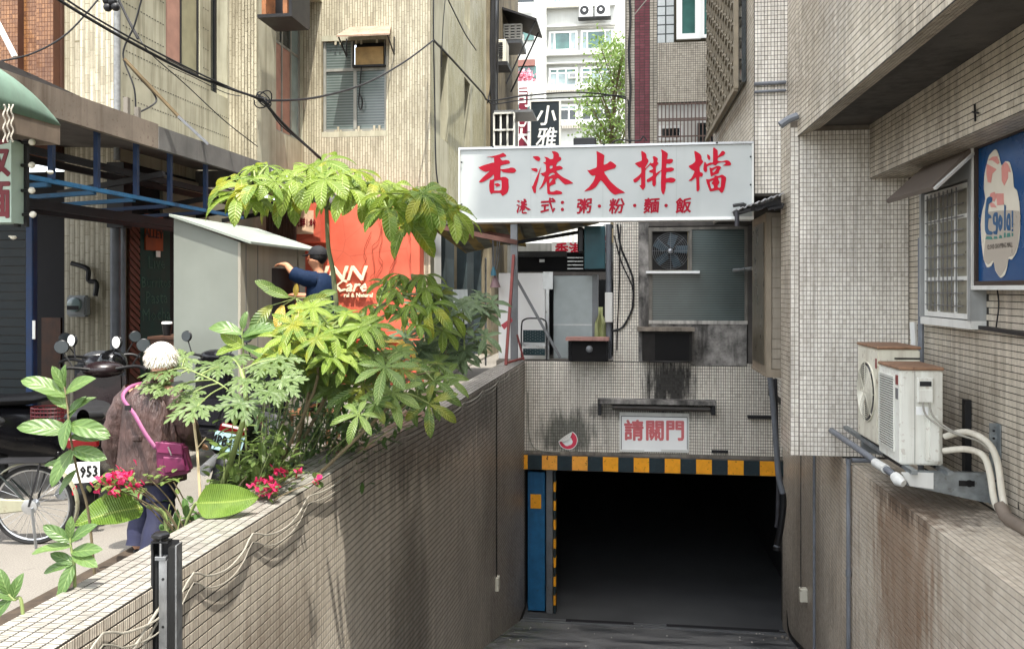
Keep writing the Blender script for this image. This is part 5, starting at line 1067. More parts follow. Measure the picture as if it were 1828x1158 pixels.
# signs hanging in the alley
bs = thing('hanging_sign', 'black upright sign with two pale cursive characters down the alley', 'sign', at(973, 262, Y=28))
pA = at(948, 300, Y=28); pB = at(998, 181, Y=28)
MB().box(pA.x, pB.x, 28, 28.3, pA.z, pB.z).build('panel', pm('sign_black', S(30, 40, 46), .4, var=.1), bs)
MB().box(pB.x+.001, pB.x+.05, 27.98, 28.3, pA.z, pB.z+.04).box(pA.x-.04, pA.x-.001, 27.98, 28.3, pA.z, pB.z+.04).box(pA.x-.001, pB.x+.001, 27.98, 28.3, pB.z+.001, pB.z+.04).build('frame', WHITEP, bs, kind='stuff')
text(bs, 'character', '小', at(974, 209, Y=28), .7, (0, -1, 0), WHITEC, bold=.012, shear=.15)['kind'] = 'stuff'
text(bs, 'character', '雅', at(974, 248, Y=28), .7, (0, -1, 0), WHITEC, bold=.008, shear=.15)['kind'] = 'stuff'
ms = thing('hanging_sign', 'narrow maroon upright sign with pale strokes behind the black sign', 'sign', at(933, 262, Y=30))
pA = at(926, 300, Y=30); pB = at(941, 156, Y=30)
MB().box(pA.x, pB.x, 30, 30.2, pA.z, pB.z).build('panel', pm('sign_maroon', S(112, 26, 48), .5, var=.1), ms)
text(ms, 'lettering', '同\n心\n大', at(931, 213, Y=30), .72, (0, -1, 0), WHITEC, bold=.01)
MB().bar(at(941, 195, Y=30), at(950, 195, Y=28.2), .05).bar(at(941, 236, Y=30), at(950, 236, Y=28.2), .05).build('bracket', DARKM, ms, kind='stuff')

# ================================================================ rear building (maroon stripe) behind the big sign
rr = thing('apartment_building', 'grey tiled building with a maroon stripe behind the big sign', 'building', (1.5, 20.5, 0)); YR = 20.5
rx = lambda u: at(u, 100, Y=YR).x
rz = lambda v: at(1180, v, Y=YR).z
X6 = rx(1118)
MB().box(X6, 5, YR+.3, YR+8, 0, 14).build('body', GRIM, rr)
MB().box(X6, rx(1173), YR, YR+.3, 3.2, 11).build('pier', GROUT, rr)
for (u0, u1, m) in ((1118, 1133, T_REAR), (1133, 1160, T_MAROON), (1160, 1173, T_REAR)):
    tile_wall(rr, (rx(u0), YR, 3.5), (1, 0, 0), (0, -1, 0), rx(u1)-rx(u0), 5.6, .1, .055, m, gap=.01, proud=.0015)
MB().box(rx(1173)+.001, rx(1330), YR-.1, YR+.25, rz(185), rz(79)).build('balcony', GROUT, rr)
tile_wall(rr, (rx(1173), YR-.1, rz(185)), (1, 0, 0), (0, -1, 0), rx(1330)-rx(1173), rz(79)-rz(185), .045, .045, T_REAR, gap=.008, proud=.0015)
MB().box(rx(1173)+.002, rx(1204), YR+.02, YR+.29, rz(79)+.01, rz(79)+3).build('tiled_panel', pm('white_big_tile_grout', S(70, 76, 74), .7), rr)
tile_wall(rr, (rx(1173), YR+.02, rz(79)+.02), (1, 0, 0), (0, -1, 0), rx(1204)-rx(1173), 2.0, .16, .2, tile_mat('white_big_tile', S(214, 220, 220), S(200, 206, 206), dirt_shade=S(140, 140, 136), dirtamt=.2, rough=.2), gap=.03, proud=.0015)
window(rr, (rx(1207), YR-.06, rz(75)), (1, 0, 0), (0, -1, 0), rx(1250)-rx(1207), 2.3, WHITEC, GL_GREEN, cols=(), fw=.13, dep=.1)
window(rr, (rx(1250)+.01, YR, rz(72)), (1, 0, 0), (0, -1, 0), rx(1330)-rx(1250), 2.3, WHITEC, GL_GREEN, cols=(.45,), fw=.08, dep=.06)
MB().box(rx(1173)+.002, rx(1330), YR+.02, YR+.29, 3.2, rz(185)-.01).build('lower_wall', WHITEP, rr)
window(rr, (rx(1175), YR, rz(252)), (1, 0, 0), (0, -1, 0), rx(1218)-rx(1175), rz(225)-rz(252), WHITEC, GL_DARK, cols=(), fw=.07)
window(rr, (rx(1245), YR, rz(256)), (1, 0, 0), (0, -1, 0), rx(1275)-rx(1245), rz(222)-rz(256), DARKM, GL_DARK, cols=(), fw=.05)
gb2 = thing('window_grille', 'rusty vertical window bars below the balcony behind the big sign', 'window grille', (rx(1220), YR-.2, 5))
for k in range(16): MB().bar((rx(1174+k*6.6), YR-.2, rz(262)), (rx(1174+k*6.6), YR-.2, rz(187)), .025).build('bar', pm('rust_bar', S(96, 78, 70), .7) if k == 0 else bpy.data.materials['rust_bar'], gb2)
for v in (190, 216, 219, 247): MB().bar((rx(1173), YR-.2, rz(v)), (rx(1280), YR-.2, rz(v)), .03).build('rail', bpy.data.materials['rust_bar'], gb2)
vc = MB().tube([at(1124, v, Y=YR-.1)+Vector((.02*math.sin(v*.05), 0, 0)) for v in range(-10, 270, 14)], .03, 6).build('cable_bundle', CABLE_B); tag(vc, 'black cable bundle running up the corner beside the maroon stripe', 'cable')
lc_ = MB().bar(at(1158, -5, Y=YR-.3), at(1133, 26, Y=YR-.3), .02).build('cable', CABLE_W); tag(lc_, 'pale cable slanting across the top of the maroon stripe', 'cable')

# ================================================================ white apartment block at the end of the alley
wbk = thing('apartment_building', 'bright white apartment block closing the view down the alley', 'building', (-5, 68, 0)); YW = 68.0
WWALL = pm('white_wall', S(182, 184, 180), .8, var=.07, ns=.4, streak=.25, sc=S(150, 146, 136), bump=.05)
ax = lambda u: at(u, 100, Y=YW).x
az = lambda v: at(1010, v, Y=YW).z
MB().box(ax(880), ax(1250), YW, YW+8, 0, az(-60)).build('wall', WWALL, wbk)
MB().box(ax(880), ax(975), YW-1.2, YW-.001, 0, az(-60)).build('wing_wall', WWALL, wbk)
MB().tube([(ax(975), YW-1.25, 0), (ax(975), YW-1.25, az(-60))], .12, 6).build('downpipe', WHITEP, wbk)
OFF = pm('balcony_offwhite', S(190, 184, 172), .8, var=.1)  # off-white colour of the balcony railings
for (v1, v0, cols, gm) in ((92, 57, (.2, .75), [GL_PALE, GL_GREEN, GL_PALE]), (155, 122, (.3, .6), [GL_PALE, GL_GREEN]), (218, 188, (.33, .7), [GL_DARK, GL_PALE]), (8, -30, (.3, .7), [GL_PALE, GL_DARK])):
    for (u0, u1) in ((980, 1031), (1037, 1095)):
        window(wbk, (ax(u0), YW-.05, az(v1)), (1, 0, 0), (0, -1, 0), ax(u1)-ax(u0), az(v0)-az(v1), WHITEC, gm, cols=cols, rows=(.72,) if v1 != 92 else (), fw=.14, dep=.12)
    MB().box(ax(976), ax(1098), YW-.45, YW-.06, az(v1+(9 if v1 == 92 else 8)), az(v1+2)).build('sill', WWALL, wbk)
    MB().box(ax(976), ax(1098), YW-.5, YW-.06, az(v0-6), az(v0-8)).build('lintel', WWALL, wbk)
for (v, h) in ((10, 8), (163, 5), (225, 7)):
    for k in range(20): MB().bar((ax(978)+k*(ax(1035)-ax(978))/19, YW-.6, az(v+h)), (ax(978)+k*(ax(1035)-ax(978))/19, YW-.6, az(v-2)), .06).build('railing', OFF, wbk)
for v in (125, 190): MB().box(ax(928), ax(960), YW-1.3, YW-1.21, az(v+20), az(v-1)).build('window', GL_GREEN, wbk)
MB().box(ax(925), ax(956), YW-1.3, YW-1.21, az(78), az(45)).build('window', GL_GREEN, wbk)
MB().box(ax(925), ax(956), YW-1.35, YW-1.21, az(12), az(-20)).build('window', GL_DARK, wbk)
MB().box(ax(925), ax(958), YW-1.5, YW-1.22, az(124), az(113)).build('brown_band', pm('brown_awning', S(120, 82, 74), .7), wbk)
for k in range(4): MB().bar((ax(927), YW-1.5, az(14+k*4)), (ax(956), YW-1.5, az(14+k*4)), .08).build('railing', WHITEC, wbk)
for (u0, u1, lab) in ((1034, 1060, 'left one of two white air conditioners on the far white block'), (1062, 1090, 'right one of two white air conditioners on the far white block')):
    t = thing('air_conditioner', lab, 'air conditioner', (ax(u0), YW-.9, az(40)), 'air conditioners on the far white block')
    MB().box(ax(u0)+.05, ax(u1)-.05, YW-1.2, YW-.5, az(40), az(19)).build('casing', WHITEC, t, bev=.03)
    MB().lathe(((ax(u0)*.6+ax(u1)*.4), YW-1.2, az(29)), [(.36, 0), (.36, .06), (.28, .06)], 20, (0, -1, 0)).build('fan_ring', BLACK, t)
    MB().lathe(((ax(u0)*.6+ax(u1)*.4), YW-1.27, az(29)), [(.12, 0), (.12, .03)], 12, (0, -1, 0)).build('hub', WHITEC, t)
MB().box(ax(1033), ax(1091), YW-1.2, YW-.4, az(42), az(40.5)).build('ac_shelf', DARKM, wbk)
for u, lab in ((1015, 'left'), (1038, 'right')):
    t = thing('air_conditioner', '%s one of two window air conditioners in the green windows far away' % lab, 'air conditioner', (ax(u), YW-.4, az(140)), 'window air conditioners on the far white block')
    MB().box(ax(u), ax(u+15), YW-.55, YW-.1, az(142), az(133)).build('casing', WHITEC, t); MB().box(ax(u+2), ax(u+13), YW-.57, YW-.551, az(141), az(134.5)).build('grille', GREYM, t)
fl = thing('flowering_plant', 'pink flowering bush on a balcony of the far white block', 'plant', (ax(940), YW-2, az(155)))
b = MB()
for k in range(420):
    p = Vector((random.gauss(ax(942), .35), YW-2+random.gauss(0, .2), random.gauss(az(147), .2))); n = Vector((random.gauss(0, 1), random.gauss(0, 1), random.gauss(0, 1))).normalized(); t_ = n.orthogonal().normalized()*.07; u_ = n.cross(t_)
    b.quad(p-t_-u_, p+t_-u_, p+t_+u_, p-t_+u_)
b.build('blossoms', pm('far_pink', S(226, 150, 166), .7), fl, kind='stuff')
MB().box(ax(928), ax(956), YW-2.4, YW-1.5, az(175), az(156)).build('planter', WHITEC, fl)
# ================================================================ left street front: canopy, trusses, shop clutter
cy_ = thing('canopy', 'long weathered metal canopy with a blue truss along the left shopfronts', 'canopy', (-4.9, 8, 3.2))
FAS = pm('canopy_fascia', S(140, 128, 116), .75, metal=.1, var=.3, ns=2.5, streak=.9, sc=S(92, 78, 68), bump=.2, spots=.4)
FAS2 = pm('canopy_fascia_grey', S(112, 110, 108), .75, var=.3, ns=2.5, streak=.7, sc=S(70, 64, 60), bump=.2)
ROOFM = pm('canopy_roof', S(96, 92, 88), .85, var=.4, ns=3, bump=.4)
yj = at(283, 250, X=-4.9).y; ye = at(505, 300, X=-4.9).y
MB().box(-4.96, -4.9, 3.5, yj-.003, 3.19, 3.45).build('fascia', FAS, cy_)
MB().box(-4.96, -4.895, yj, ye, 3.19, 3.43).build('fascia', FAS2, cy_)
MB().slab([(-4.96, 3.5, 3.4), (-4.96, ye, 3.4), (-8.5, ye, 3.55), (-8.5, 3.5, 3.55)], (0, 0, .03)).build('roof', ROOFM, cy_)
MB().box(-4.96, X1-.6, ye-.06, ye, 3.19, 3.43).build('end_fascia', FAS2, cy_)
rl = thing('tar_sheet', 'curled black tar sheet lying on top of the canopy', 'roofing', (-5.6, 8, 3.5))
b = MB()
for k in range(6): b.tube(pline([(-5.3-.12*k, 5.5, 3.5+.05*k), (-5.35-.1*k, 7.0, 3.52+.06*k+random.uniform(-.02, .02)), (-5.3-.1*k, 8.6, 3.5+.04*k)], 5), .05, 6)
b.build('sheet', pm('tar', S(50, 46, 44), .9, var=.4, bump=.4), rl, kind='stuff')
for (y, h) in ((8.3, .28), (8.5, .22)): MB().bar((-5.2, y, 3.44), (-5.2, y, 3.44+h), .05).build('batten', CONC, rl)
tr = thing('truss', 'blue painted steel truss hanging under the canopy edge', 'truss', (-5, 8, 2.65))
MB().bar((-5, 5.4, 2.65), (-5, 10.6, 2.64), .045, .04).build('rail', BLUEP, tr)
for u in (92, 173, 243, 303, 367):
    y = at(u, 330, X=-5).y; MB().bar((-5, y, 2.66), (-5, y, 3.3), .045, .045).build('upright', DARKBLUE, tr)
    MB().bar((-5.02, y, 2.62), (-6.4, y+.05, 2.56), .045, .04).build('arm', BLUEP if u < 260 else DARKBLUE, tr)
bm_ = thing('rafter_frame', 'dark steel rafters and purlins under the canopy', 'frame', (-5.8, 9, 2.6))
for x in (-5.5, -5.9): MB().bar((x, 5.5, 2.5), (x, 12.4, 2.5), .05, .09).bar((x, 5.5, 3.0), (x, 12.4, 3.0), .05, .07).build('purlin', DARKM, bm_, kind='stuff')
for y in (8.6, 10.4, 11.6, 12.4): MB().bar((-4.95, y, 2.95), (-6.2, y, 2.75), .05, .06).build('rafter', DARKM, bm_)
cv = thing('second_awning', 'grey metal awning hood behind the canopy end above the kiosk', 'awning', (-4.6, 12.5, 3.3))
b = MB(); rows = []
for y in (11.3, 13.6): rows.append([Vector((-5.7+1.1*math.sin(q), y, 3.0+.55*math.cos(q))) for q in np.linspace(-.2, 1.55, 10)])
o = b.grid(rows).build('hood', pm('hood_grey', S(120, 122, 124), .6, metal=.2, var=.25, streak=.5), cv); o.modifiers.new('s', 'SOLIDIFY').thickness = .03
# ground floor walls under the canopy
gf = thing('ground_floor_wall', 'dark ground floor shopfront walls under the canopy', 'wall', (X1, 11, 0))
DGRN = pm('dark_green_board', S(24, 62, 56), .75, var=.25, streak=.3, sc=S(50, 70, 64)); CRM = pm('cream_panel_dim', S(150, 150, 134), .7, var=.2)
MB().box(X1-.25, X1, Y1+.26, Y3-.01, 0, ZC-.002).build('wall', DARKIN, gf)
MB().box(X1+.001, X1+.05, Y1+.9, Y3-.02, 2.7, ZC-.05).build('fanlight_panel', CRM, gf)
MB().box(X0-4, X0-.002, 10.6, 10.8, 0, ZC-.002).build('wall', DARKIN, gf)
# diagonal wooden boards
dw = thing('diagonal_board_wall', 'red brown panel of diagonal boards beside the chalkboard', 'panel', (X1+.03, 10.2, 1))
ya, yb = at(233, 500, X=X1+.05).y, at(251, 500, X=X1+.05).y
MB().box(X1+.002, X1+.03, ya, yb, .4, 2.6).build('backing', WOODD, dw)
REDW = pm('red_brown_wood', S(104, 56, 42), .6, var=.35, ns=10)
for k in range(22):
    z = .5+k*.092; MB().slab([(X1+.031, ya, z+.14), (X1+.031, ya, z+.2), (X1+.031, yb, z+.06), (X1+.031, yb, z)], (.012, 0, 0)).build('board', REDW, dw)
cb_ = thing('chalkboard', 'dark green chalkboard with faint chalk lettering and an orange notice', 'chalkboard', (X1, 10.6, .8))
ya, yb = at(253, 500, X=X1+.05).y, at(306, 500, X=X1+.05).y
MB().box(X1+.001, X1+.03, ya, yb, .55, 2.62).build('board', DGRN, cb_)
CH = pm('chalk', S(66, 96, 84), .9, var=.3, bump=0)
for s_, v in (('Live', 470), ('Burritos', 505), ('Pasta', 532), ('Mocha', 562)): p = at(279, v, X=X1+.031); text(cb_, 'lettering', s_, p, .24 if s_ != 'Burritos' else .2, (1, 0, 0), CH, xs=1.1)['kind'] = 'stuff'
pA, pB = at(259, 446, X=X1+.04), at(290, 386, X=X1+.04)
MB().box(X1+.032, X1+.05, pA.y, pB.y, pA.z, pB.z).build('notice', pm('orange_notice', S(150, 72, 34), .6, var=.35), cb_)
text(cb_, 'lettering', 'ALLEY', at(275, 418, X=X1+.05), .16, (1, 0, 0), BLACK, bold=.004)
MB().box(X1+.05, X1+.06, at(272, 452, X=X1).y, at(279, 452, X=X1).y, at(275, 459, X=X1).z, at(275, 448, X=X1).z).build('paper', WHITEC, cb_)
# pipes at the bay corner and electric meter
pp = thing('drain_pipe', 'thick grey drain pipes at the corner of the bamboo tiled pier', 'pipe', (X1+.1, Y1-.1, 0))
for u, r_ in ((206, .06), (220, .03)): x = at(u, 500, Y=Y1-.1).x; MB().tube([(x, Y1-.1, 0), (x, Y1-.1, 2.7)], r_, 10).build('pipe', PIPEG, pp)
MB().box(at(199, 400, Y=Y1-.1).x, at(229, 400, Y=Y1-.1).x, Y1-.2, Y1-.02, 2.45, 3.25).build('beam_box', DARKM, pp)
em = thing('electric_meter', 'grey electric meter with a dark conduit on the bamboo tiled pier', 'meter', at(146, 545, Y=Y1-.1))
pA, pB = at(127, 565, Y=Y1-.01), at(163, 527, Y=Y1-.01)
MB().box(pA.x, pB.x, Y1-.12, Y1-.01, pA.z, pB.z).build('casing', pm('meter_grey', S(150, 154, 156), .4, var=.1), em, bev=.025, seg=2)
MB().lathe(((pA.x+pB.x)/2, Y1-.121, (pA.z+pB.z)/2+.02), [(.09, 0), (.09, .04), (.07, .05)], 16, (0, -1, 0)).build('dial_glass', GL_PALE, em)
MB().box(pA.x+.06, pB.x-.06, Y1-.176, Y1-.172, pA.z+.09, pA.z+.14).build('display', BLACK, em)
MB().tube(pline([at(170, 528, Y=Y1-.06), at(172, 505, Y=Y1-.06), at(158, 500, Y=Y1-.06), at(156, 480, Y=Y1-.06), at(128, 470, Y=Y1-.06)], 5), .03, 8).build('conduit', DARKM, em)
# doors / shutter / blue post on the far left
wbd = MB().box(at(74, 600, Y=10.3).x, at(108, 600, Y=10.3).x, 10.3, 10.34, 0, at(90, 567, Y=10.3).z).build('wood_board', WOODD); tag(wbd, 'brown plywood board leaning in the dark doorway', 'board')
sr = thing('roller_shutter', 'dark teal roller shutter at the left edge of the street', 'shutter', (-7.4, 8, 0)); xs0, xs1 = at(-260, 500, Y=8).x, at(46, 500, Y=8).x
SHT = pm('shutter_teal', S(8, 22, 27), .5, metal=.2, var=.2, streak=.3)
MB().box(xs0, xs1, 8.03, 8.08, 0, 2.4).build('backing', BLACK, sr)
for k in range(26): MB().box(xs0, xs1, 8.0, 8.028, .05+k*.09, .05+k*.09+.078).build('slat', SHT, sr)
bp = MB().box(at(50, 500, Y=7.9).x, at(63, 500, Y=7.9).x, 7.86, 7.94, 0, 2.65).build('blue_post', pm('post_blue', S(10, 48, 92), .5, var=.3, streak=.4), bev=.01); tag(bp, 'blue painted post between the shutter and the dark doorway', 'post')
stt = MB().box(at(57.5, 590, Y=7.85).x, at(62.5, 590, Y=7.85).x, 7.85, 7.859, at(60, 605, Y=7.85).z, at(60, 572, Y=7.85).z).build('sticker', WHITEC); tag(stt, 'small white sticker on the blue post', 'sticker')
# round awning and vertical sign with bulbs
da = thing('dome_awning', 'faded green dome shaped awning at the left edge', 'awning', (-4.6, 5.5, 2.8))
DG = pm('awning_green', S(104, 128, 114), .75, var=.2, ns=4, streak=.5, sc=S(90, 96, 86), bump=.15)
rows = []; ya_ = 3.2; yb_ = 5.55
for fx_ in np.linspace(0, 1, 14):
    x = -5.2+.8*math.sin(fx_*math.pi/2); hx = math.cos(fx_*math.pi/2)**.8; r = []
    for y in list(np.linspace(ya_, yb_, 4))+[yb_+.55*math.sin(q) for q in np.linspace(0, math.pi/2, 12)[1:]]:
        hy = 1 if y <= yb_ else math.sqrt(max(0, 1-((y-yb_)/.55)**2)); r.append(Vector((x, y, 2.975+.5*hy*max(hx, .0))))
    rows.append(r)
o = MB().grid(rows).build('cloth', DG, da); o.modifiers.new('s', 'SOLIDIFY').thickness = .02
BAND = pm('awning_band', S(120, 106, 94), .8, var=.25, streak=.5)
MB().box(-4.41, -4.385, ya_, yb_+.55, 2.83, 2.985).build('band', BAND, da); MB().box(-5.2, -4.411, yb_+.525, yb_+.55, 2.83, 2.985).build('band', BAND, da)
bd = MB()
for k in range(26):
    for j in range(3): bd.ball(at(3+j*7+2*math.sin(k*.7+j), 188+k*2.6, X=-4.38)+Vector((.02, 0, 0)), .007, 6, 4)
bd.build('bead_strings', pm('bead', S(206, 200, 188), .4, var=.3), da, kind='stuff')
vsn = thing('vertical_sign', 'pale green light box sign with dark red characters, cut by the left edge', 'sign', at(5, 398, Y=5.9))
pA, pB = at(-75, 398, Y=5.9), at(20, 250, Y=5.9)
MB().box(pA.x, pB.x, 5.9, 6.1, pA.z, pB.z).build('panel', pm('sign_pale_green', S(180, 200, 188), .4, var=.06), vsn)
DR = pm('sign_deep_red', S(112, 20, 34), .4, bump=0)
text(vsn, 'character', '飯', at(-13, 287, Y=5.9), .31, (0, -1, 0), DR, bold=.008); text(vsn, 'character', '麵', at(-13, 361, Y=5.9), .31, (0, -1, 0), DR, bold=.008)
bf = thing('bulb_stand', 'dark frame with a vertical row of round white bulbs', 'light frame', at(40, 400, Y=6.0))
MB().bar(at(31, 405, Y=6.05), at(31, 250, Y=6.05), .035, .035).bar(at(47, 405, Y=6.05), at(47, 250, Y=6.05), .03, .03).build('post', DARKM, bf, kind='stuff')
BULB = pm('bulb_glass', S(226, 222, 208), .15, var=.03, bump=0)
for (u, v) in ((55, 254), (54.5, 295), (54.5, 340), (56.5, 383)):
    p = at(u, v, Y=6.0); MB().tube([p-Vector((.075, 0, 0)), p], .014, 8).build('socket', BLACK, bf); MB().ball(p+Vector((.01, 0, 0)), .026, 12, 8).build('bulb', BULB, bf)
for (u, v, lab) in ((24, 424, 'small white round bulb hanging low against the dark shutter'), (90, 308, 'little white fitting clipped on the blue truss')):
    o = MB().ball(at(u, v, Y=6.4), .022, 10, 6, (1.2, 1, .8)).tube([at(u-8, v-2, Y=6.4), at(u, v-2, Y=6.4)], .008, 6).build('bulb_lamp', BULB); tag(o, lab, 'bulb')
# crate with cup
ct = thing('wooden_crate', 'brown wooden crate table in front of the chalkboard', 'crate', (-5.2, 8.9, 0))
pA, pB = at(268, 640, Y=8.7), at(348, 606, Y=8.7)
MB().box(pA.x, pB.x-.2, 8.7, 9.2, .05, pB.z).build('front', WOODD, ct); MB().box(pB.x-.195, pB.x, 8.7, 9.2, .05, pB.z).build('side', WOODB, ct); MB().box(pA.x-.02, pB.x+.02, 8.68, 9.22, pB.z+.001, pB.z+.03).build('top', WOODD, ct)
cp = thing('paper_cup', 'dark takeaway cup with a white lid on the crate', 'cup', at(298, 605, Y=8.9)); p = at(298, 605, Y=8.9); p.z = pB.z+.031
MB().lathe(p, [(.04, 0), (.055, .13)], 16).build('body', BLACK, cp); MB().lathe(p+Vector((0, 0, .131)), [(.058, 0), (.058, .015), (.05, .025)], 16).build('lid', WHITEC, cp)
# ---------------- kiosk
ki = thing('kiosk', 'pale grey metal kiosk with a slanted white roof and a dark hatch', 'kiosk', (-4.3, 8.3, 0))
KX0, KX1, KY0, KY1 = -4.67, -3.93, 8.3, 10.1
KM = pm('kiosk_grey', S(124, 129, 122), .5, metal=.1, var=.12, ns=2, streak=.35, sc=S(120, 122, 112), bump=.05)
KM2 = pm('kiosk_cream', S(168, 162, 148), .55, var=.12, ns=2, streak=.4, sc=S(130, 120, 104), bump=.05)
MB().slab([(KX0, KY0, 0), (KX1-.001, KY0, 0), (KX1-.001, KY0, 2.18), (KX0, KY0, 2.44)], (0, .03, 0)).build('front_panel', KM, ki)
yh0, yh1 = at(485, 500, X=KX1).y, at(530, 500, X=KX1).y; zh = at(485, 478, X=KX1).z
MB().box(KX1-.03, KX1, KY0, yh0, 0, 2.18).build('side_panel', KM2, ki); MB().box(KX1-.03, KX1, yh0+.001, yh1, zh, 2.18).build('side_panel', KM2, ki); MB().box(KX1-.03, KX1, yh1+.06, KY1, 0, 2.18).build('side_panel', KM2, ki); MB().box(KX1-.03, KX1, yh0+.001, yh1, 0, .6).build('side_panel', KM2, ki)
MB().box(KX1-.035, KX1+.01, yh1+.001, yh1+.059, .6, zh).build('door_post', WOODB, ki)
MB().box(KX0+.04, KX1-.1, KY0+.1, KY1-.05, .0, 2.1).build('interior', BLACK, ki)
MB().slab([(KX0-.02, KY0-.06, 2.455), (KX1+.14, KY0-.06, 2.16), (KX1+.14, KY1+.3, 2.16), (KX0-.02, KY1+.3, 2.455)], (0, 0, .025)).build('roof', pm('kiosk_roof', S(138, 146, 138), .5, var=.1, ns=3, streak=.4, sc=S(150, 154, 140)), ki)
for u in (439, 460): y = at(u, 500, X=KX1).y; MB().box(KX1+.0, KX1+.004, y-.006, y+.006, 0, 2.17).build('seam', GREYM, ki)
# ---------------- red wall
rwl = thing('red_wall', 'bright orange red shop wall with raised cream lettering', 'wall', (-4.3, 14.4, 0))
RW = Nd('orange_red_wall'); n1 = RW.noise(2, detail=6); c = RW.mix(RW.ramp(n1, .3, .7), S(194, 84, 60), S(214, 106, 80)); cr = RW.n('TexVoronoi', feature='DISTANCE_TO_EDGE'); cr.inputs['Scale'].default_value = .9; RW.L(RW.pos(), cr.inputs['Vector'])
c = RW.mix(RW.ramp(cr.outputs['Distance'], 0, .008, .3, 0), c, S(120, 30, 20)); RWM = RW.done(c, .7, 0, RW.bump(n1, .1, .01))
pA, pB = at(512, 345, Y=14.4), at(750, 345, Y=14.4)
MB().box(pA.x, pB.x-.16, 14.4, 14.68, 0, 3.25).build('wall', RWM, rwl); MB().box(pB.x-.158, pB.x, 14.36, 14.68, 0, 3.25).build('edge', RWM, rwl)
pC = at(572, 438, Y=13.9); pD = at(515, 330, Y=13.9)
MB().box(pD.x, pC.x, 13.9, 14.39, at(540, 432, Y=13.9).z, 3.2).build('box', RWM, rwl)
MB().box(at(527, 400, Y=13.9).x, at(560, 400, Y=13.9).x, 13.885, 13.899, at(540, 418, Y=13.9).z, at(540, 376, Y=13.9).z).build('price_board', pm('cream_board', S(224, 190, 160), .6), rwl)
text(rwl, 'lettering', '晚鮮1:80', at(544, 398, Y=13.884), .17, (0, -1, 0), DR, bold=.003, xs=.62)
CRL = pm('cream_letter', S(236, 226, 196), .5, var=.05, bump=0)
YRW = 14.36
text(rwl, 'lettering', 'INN', at(612, 489, Y=YRW), .36, (0, -1, 0), CRL, bold=.006, th=.03, shear=.25, xs=1.25); text(rwl, 'lettering', 'Care', at(625, 511, Y=YRW), .3, (0, -1, 0), CRL, bold=.006, th=.03, shear=.3)
text(rwl, 'lettering', 'ral & Natural', at(640, 527, Y=YRW), .1, (0, -1, 0), CRL, bold=.003, th=.02)
vn = MB()
for k in range(5):
    p = Vector((random.uniform(640, 720), random.uniform(350, 420), 0)); pts = []
    for j in range(9): pts.append(at(p.x, p.y, Y=14.37)); p.x += random.uniform(-12, 12); p.y += random.uniform(8, 26)
    vn.tube(pline(pts, 3), .005, 4, cap=False)
vn.build('dry_vines', pm('dry_vine', S(140, 58, 38), .9), rwl, kind='stuff')
for k in range(5): MB().box(pA.x+.3, pB.x-.2, 14.33, 14.399, .15+k*.16, .2+k*.16).build('ledge_strip', RWM, rwl)
cg_ = thing('corrugated_sheet', 'dark brown corrugated sheets beside the red wall', 'sheet', (-5.2, 13.5, 2))
x = at(478, 400, Y=13.6).x
for k in range(9): MB().tube([(x+k*.06, 13.6, 1.8), (x+k*.06, 13.6, 3.15)], .03, 6).build('rib', pm('corr_brown', S(72, 50, 40), .7, var=.3) if k == 0 else bpy.data.materials['corr_brown'], cg_)
# ================================================================ bicycle
def ring(c, r, t, ax=(0, 1, 0), n=40, m=6):
    a = Vector(ax).normalized(); u = a.orthogonal().normalized(); q = a.cross(u); return [Vector(c)+(u*math.cos(2*math.pi*k/n)+q*math.sin(2*math.pi*k/n))*r for k in range(n)]
bc = thing('bicycle', 'old bicycle with cream chain guard and thin tyres parked on the street', 'bicycle', (0, 0, 0))
def wheel(cx, r=.265):
    w_ = MB().tube(ring((cx, 0, r), r-.012, .016), .014, 6, close=True).build('wheel', RUBBER, bc)
    MB().tube(ring((cx, 0, r), r-.03, .01), .008, 6, close=True).build('rim', STEEL, w_)
    MB().lathe((cx, 0, r), [(.018, -.03), (.03, -.03), (.018, -.02), (.014, .02), (.03, .03), (.01, .04)], 12, (0, 1, 0)).build('hub', STEEL, w_)
    s_ = MB()
    for k in range(28):
        a = k*2*math.pi/28; s_.tube([(cx+math.cos(a+.4*(1 if k % 2 else -1))*.02, .02*(1 if k % 4 < 2 else -1), r+math.sin(a+.4*(1 if k % 2 else -1))*.02), (cx+math.cos(a)*(r-.03), 0, r+math.sin(a)*(r-.03))], .0018, 3, cap=False)
    s_.build('spokes', STEEL, w_, kind='stuff')
wheel(0); wheel(-1.0)
CRMP = pm('cream_enamel', S(150, 148, 126), .35, var=.12, streak=.3, spots=.4)
b = MB(); rows = []
for q in np.linspace(-.5, 3.3, 22):
    c_ = Vector((math.cos(q), 0, math.sin(q))); rows.append([Vector((0, 0, .265))+c_*(.285+.012*math.cos(w_*1.5))+Vector((0, .028*w_, 0)) for w_ in (-1, -.5, 0, .5, 1)])
o = b.grid(rows).build('mudguard', CRMP, bc); o.modifiers.new('s', 'SOLIDIFY').thickness = .002
FRB = pm('bike_frame', S(40, 46, 44), .35, metal=.2, var=.2)
for a, b_, r in (((0, -.04, .265), (-.38, -.03, .27), .009), ((0, .04, .265), (-.38, .03, .27), .009), ((0, -.04, .265), (-.33, -.02, .62), .008), ((0, .04, .265), (-.33, .02, .62), .008), ((-.4, 0, .26), (-.3, 0, .78), .016), ((-.4, 0, .26), (-.86, 0, .62), .016), ((-.33, 0, .6), (-.86, 0, .68), .014), ((-.84, 0, .85), (-.9, 0, .55), .018), ((-.9, .04, .55), (-1.0, .04, .265), .01), ((-.9, -.04, .55), (-1.0, -.04, .265), .01)):
    MB().tube([a, b_], r, 8).build('frame_tube', FRB, bc)
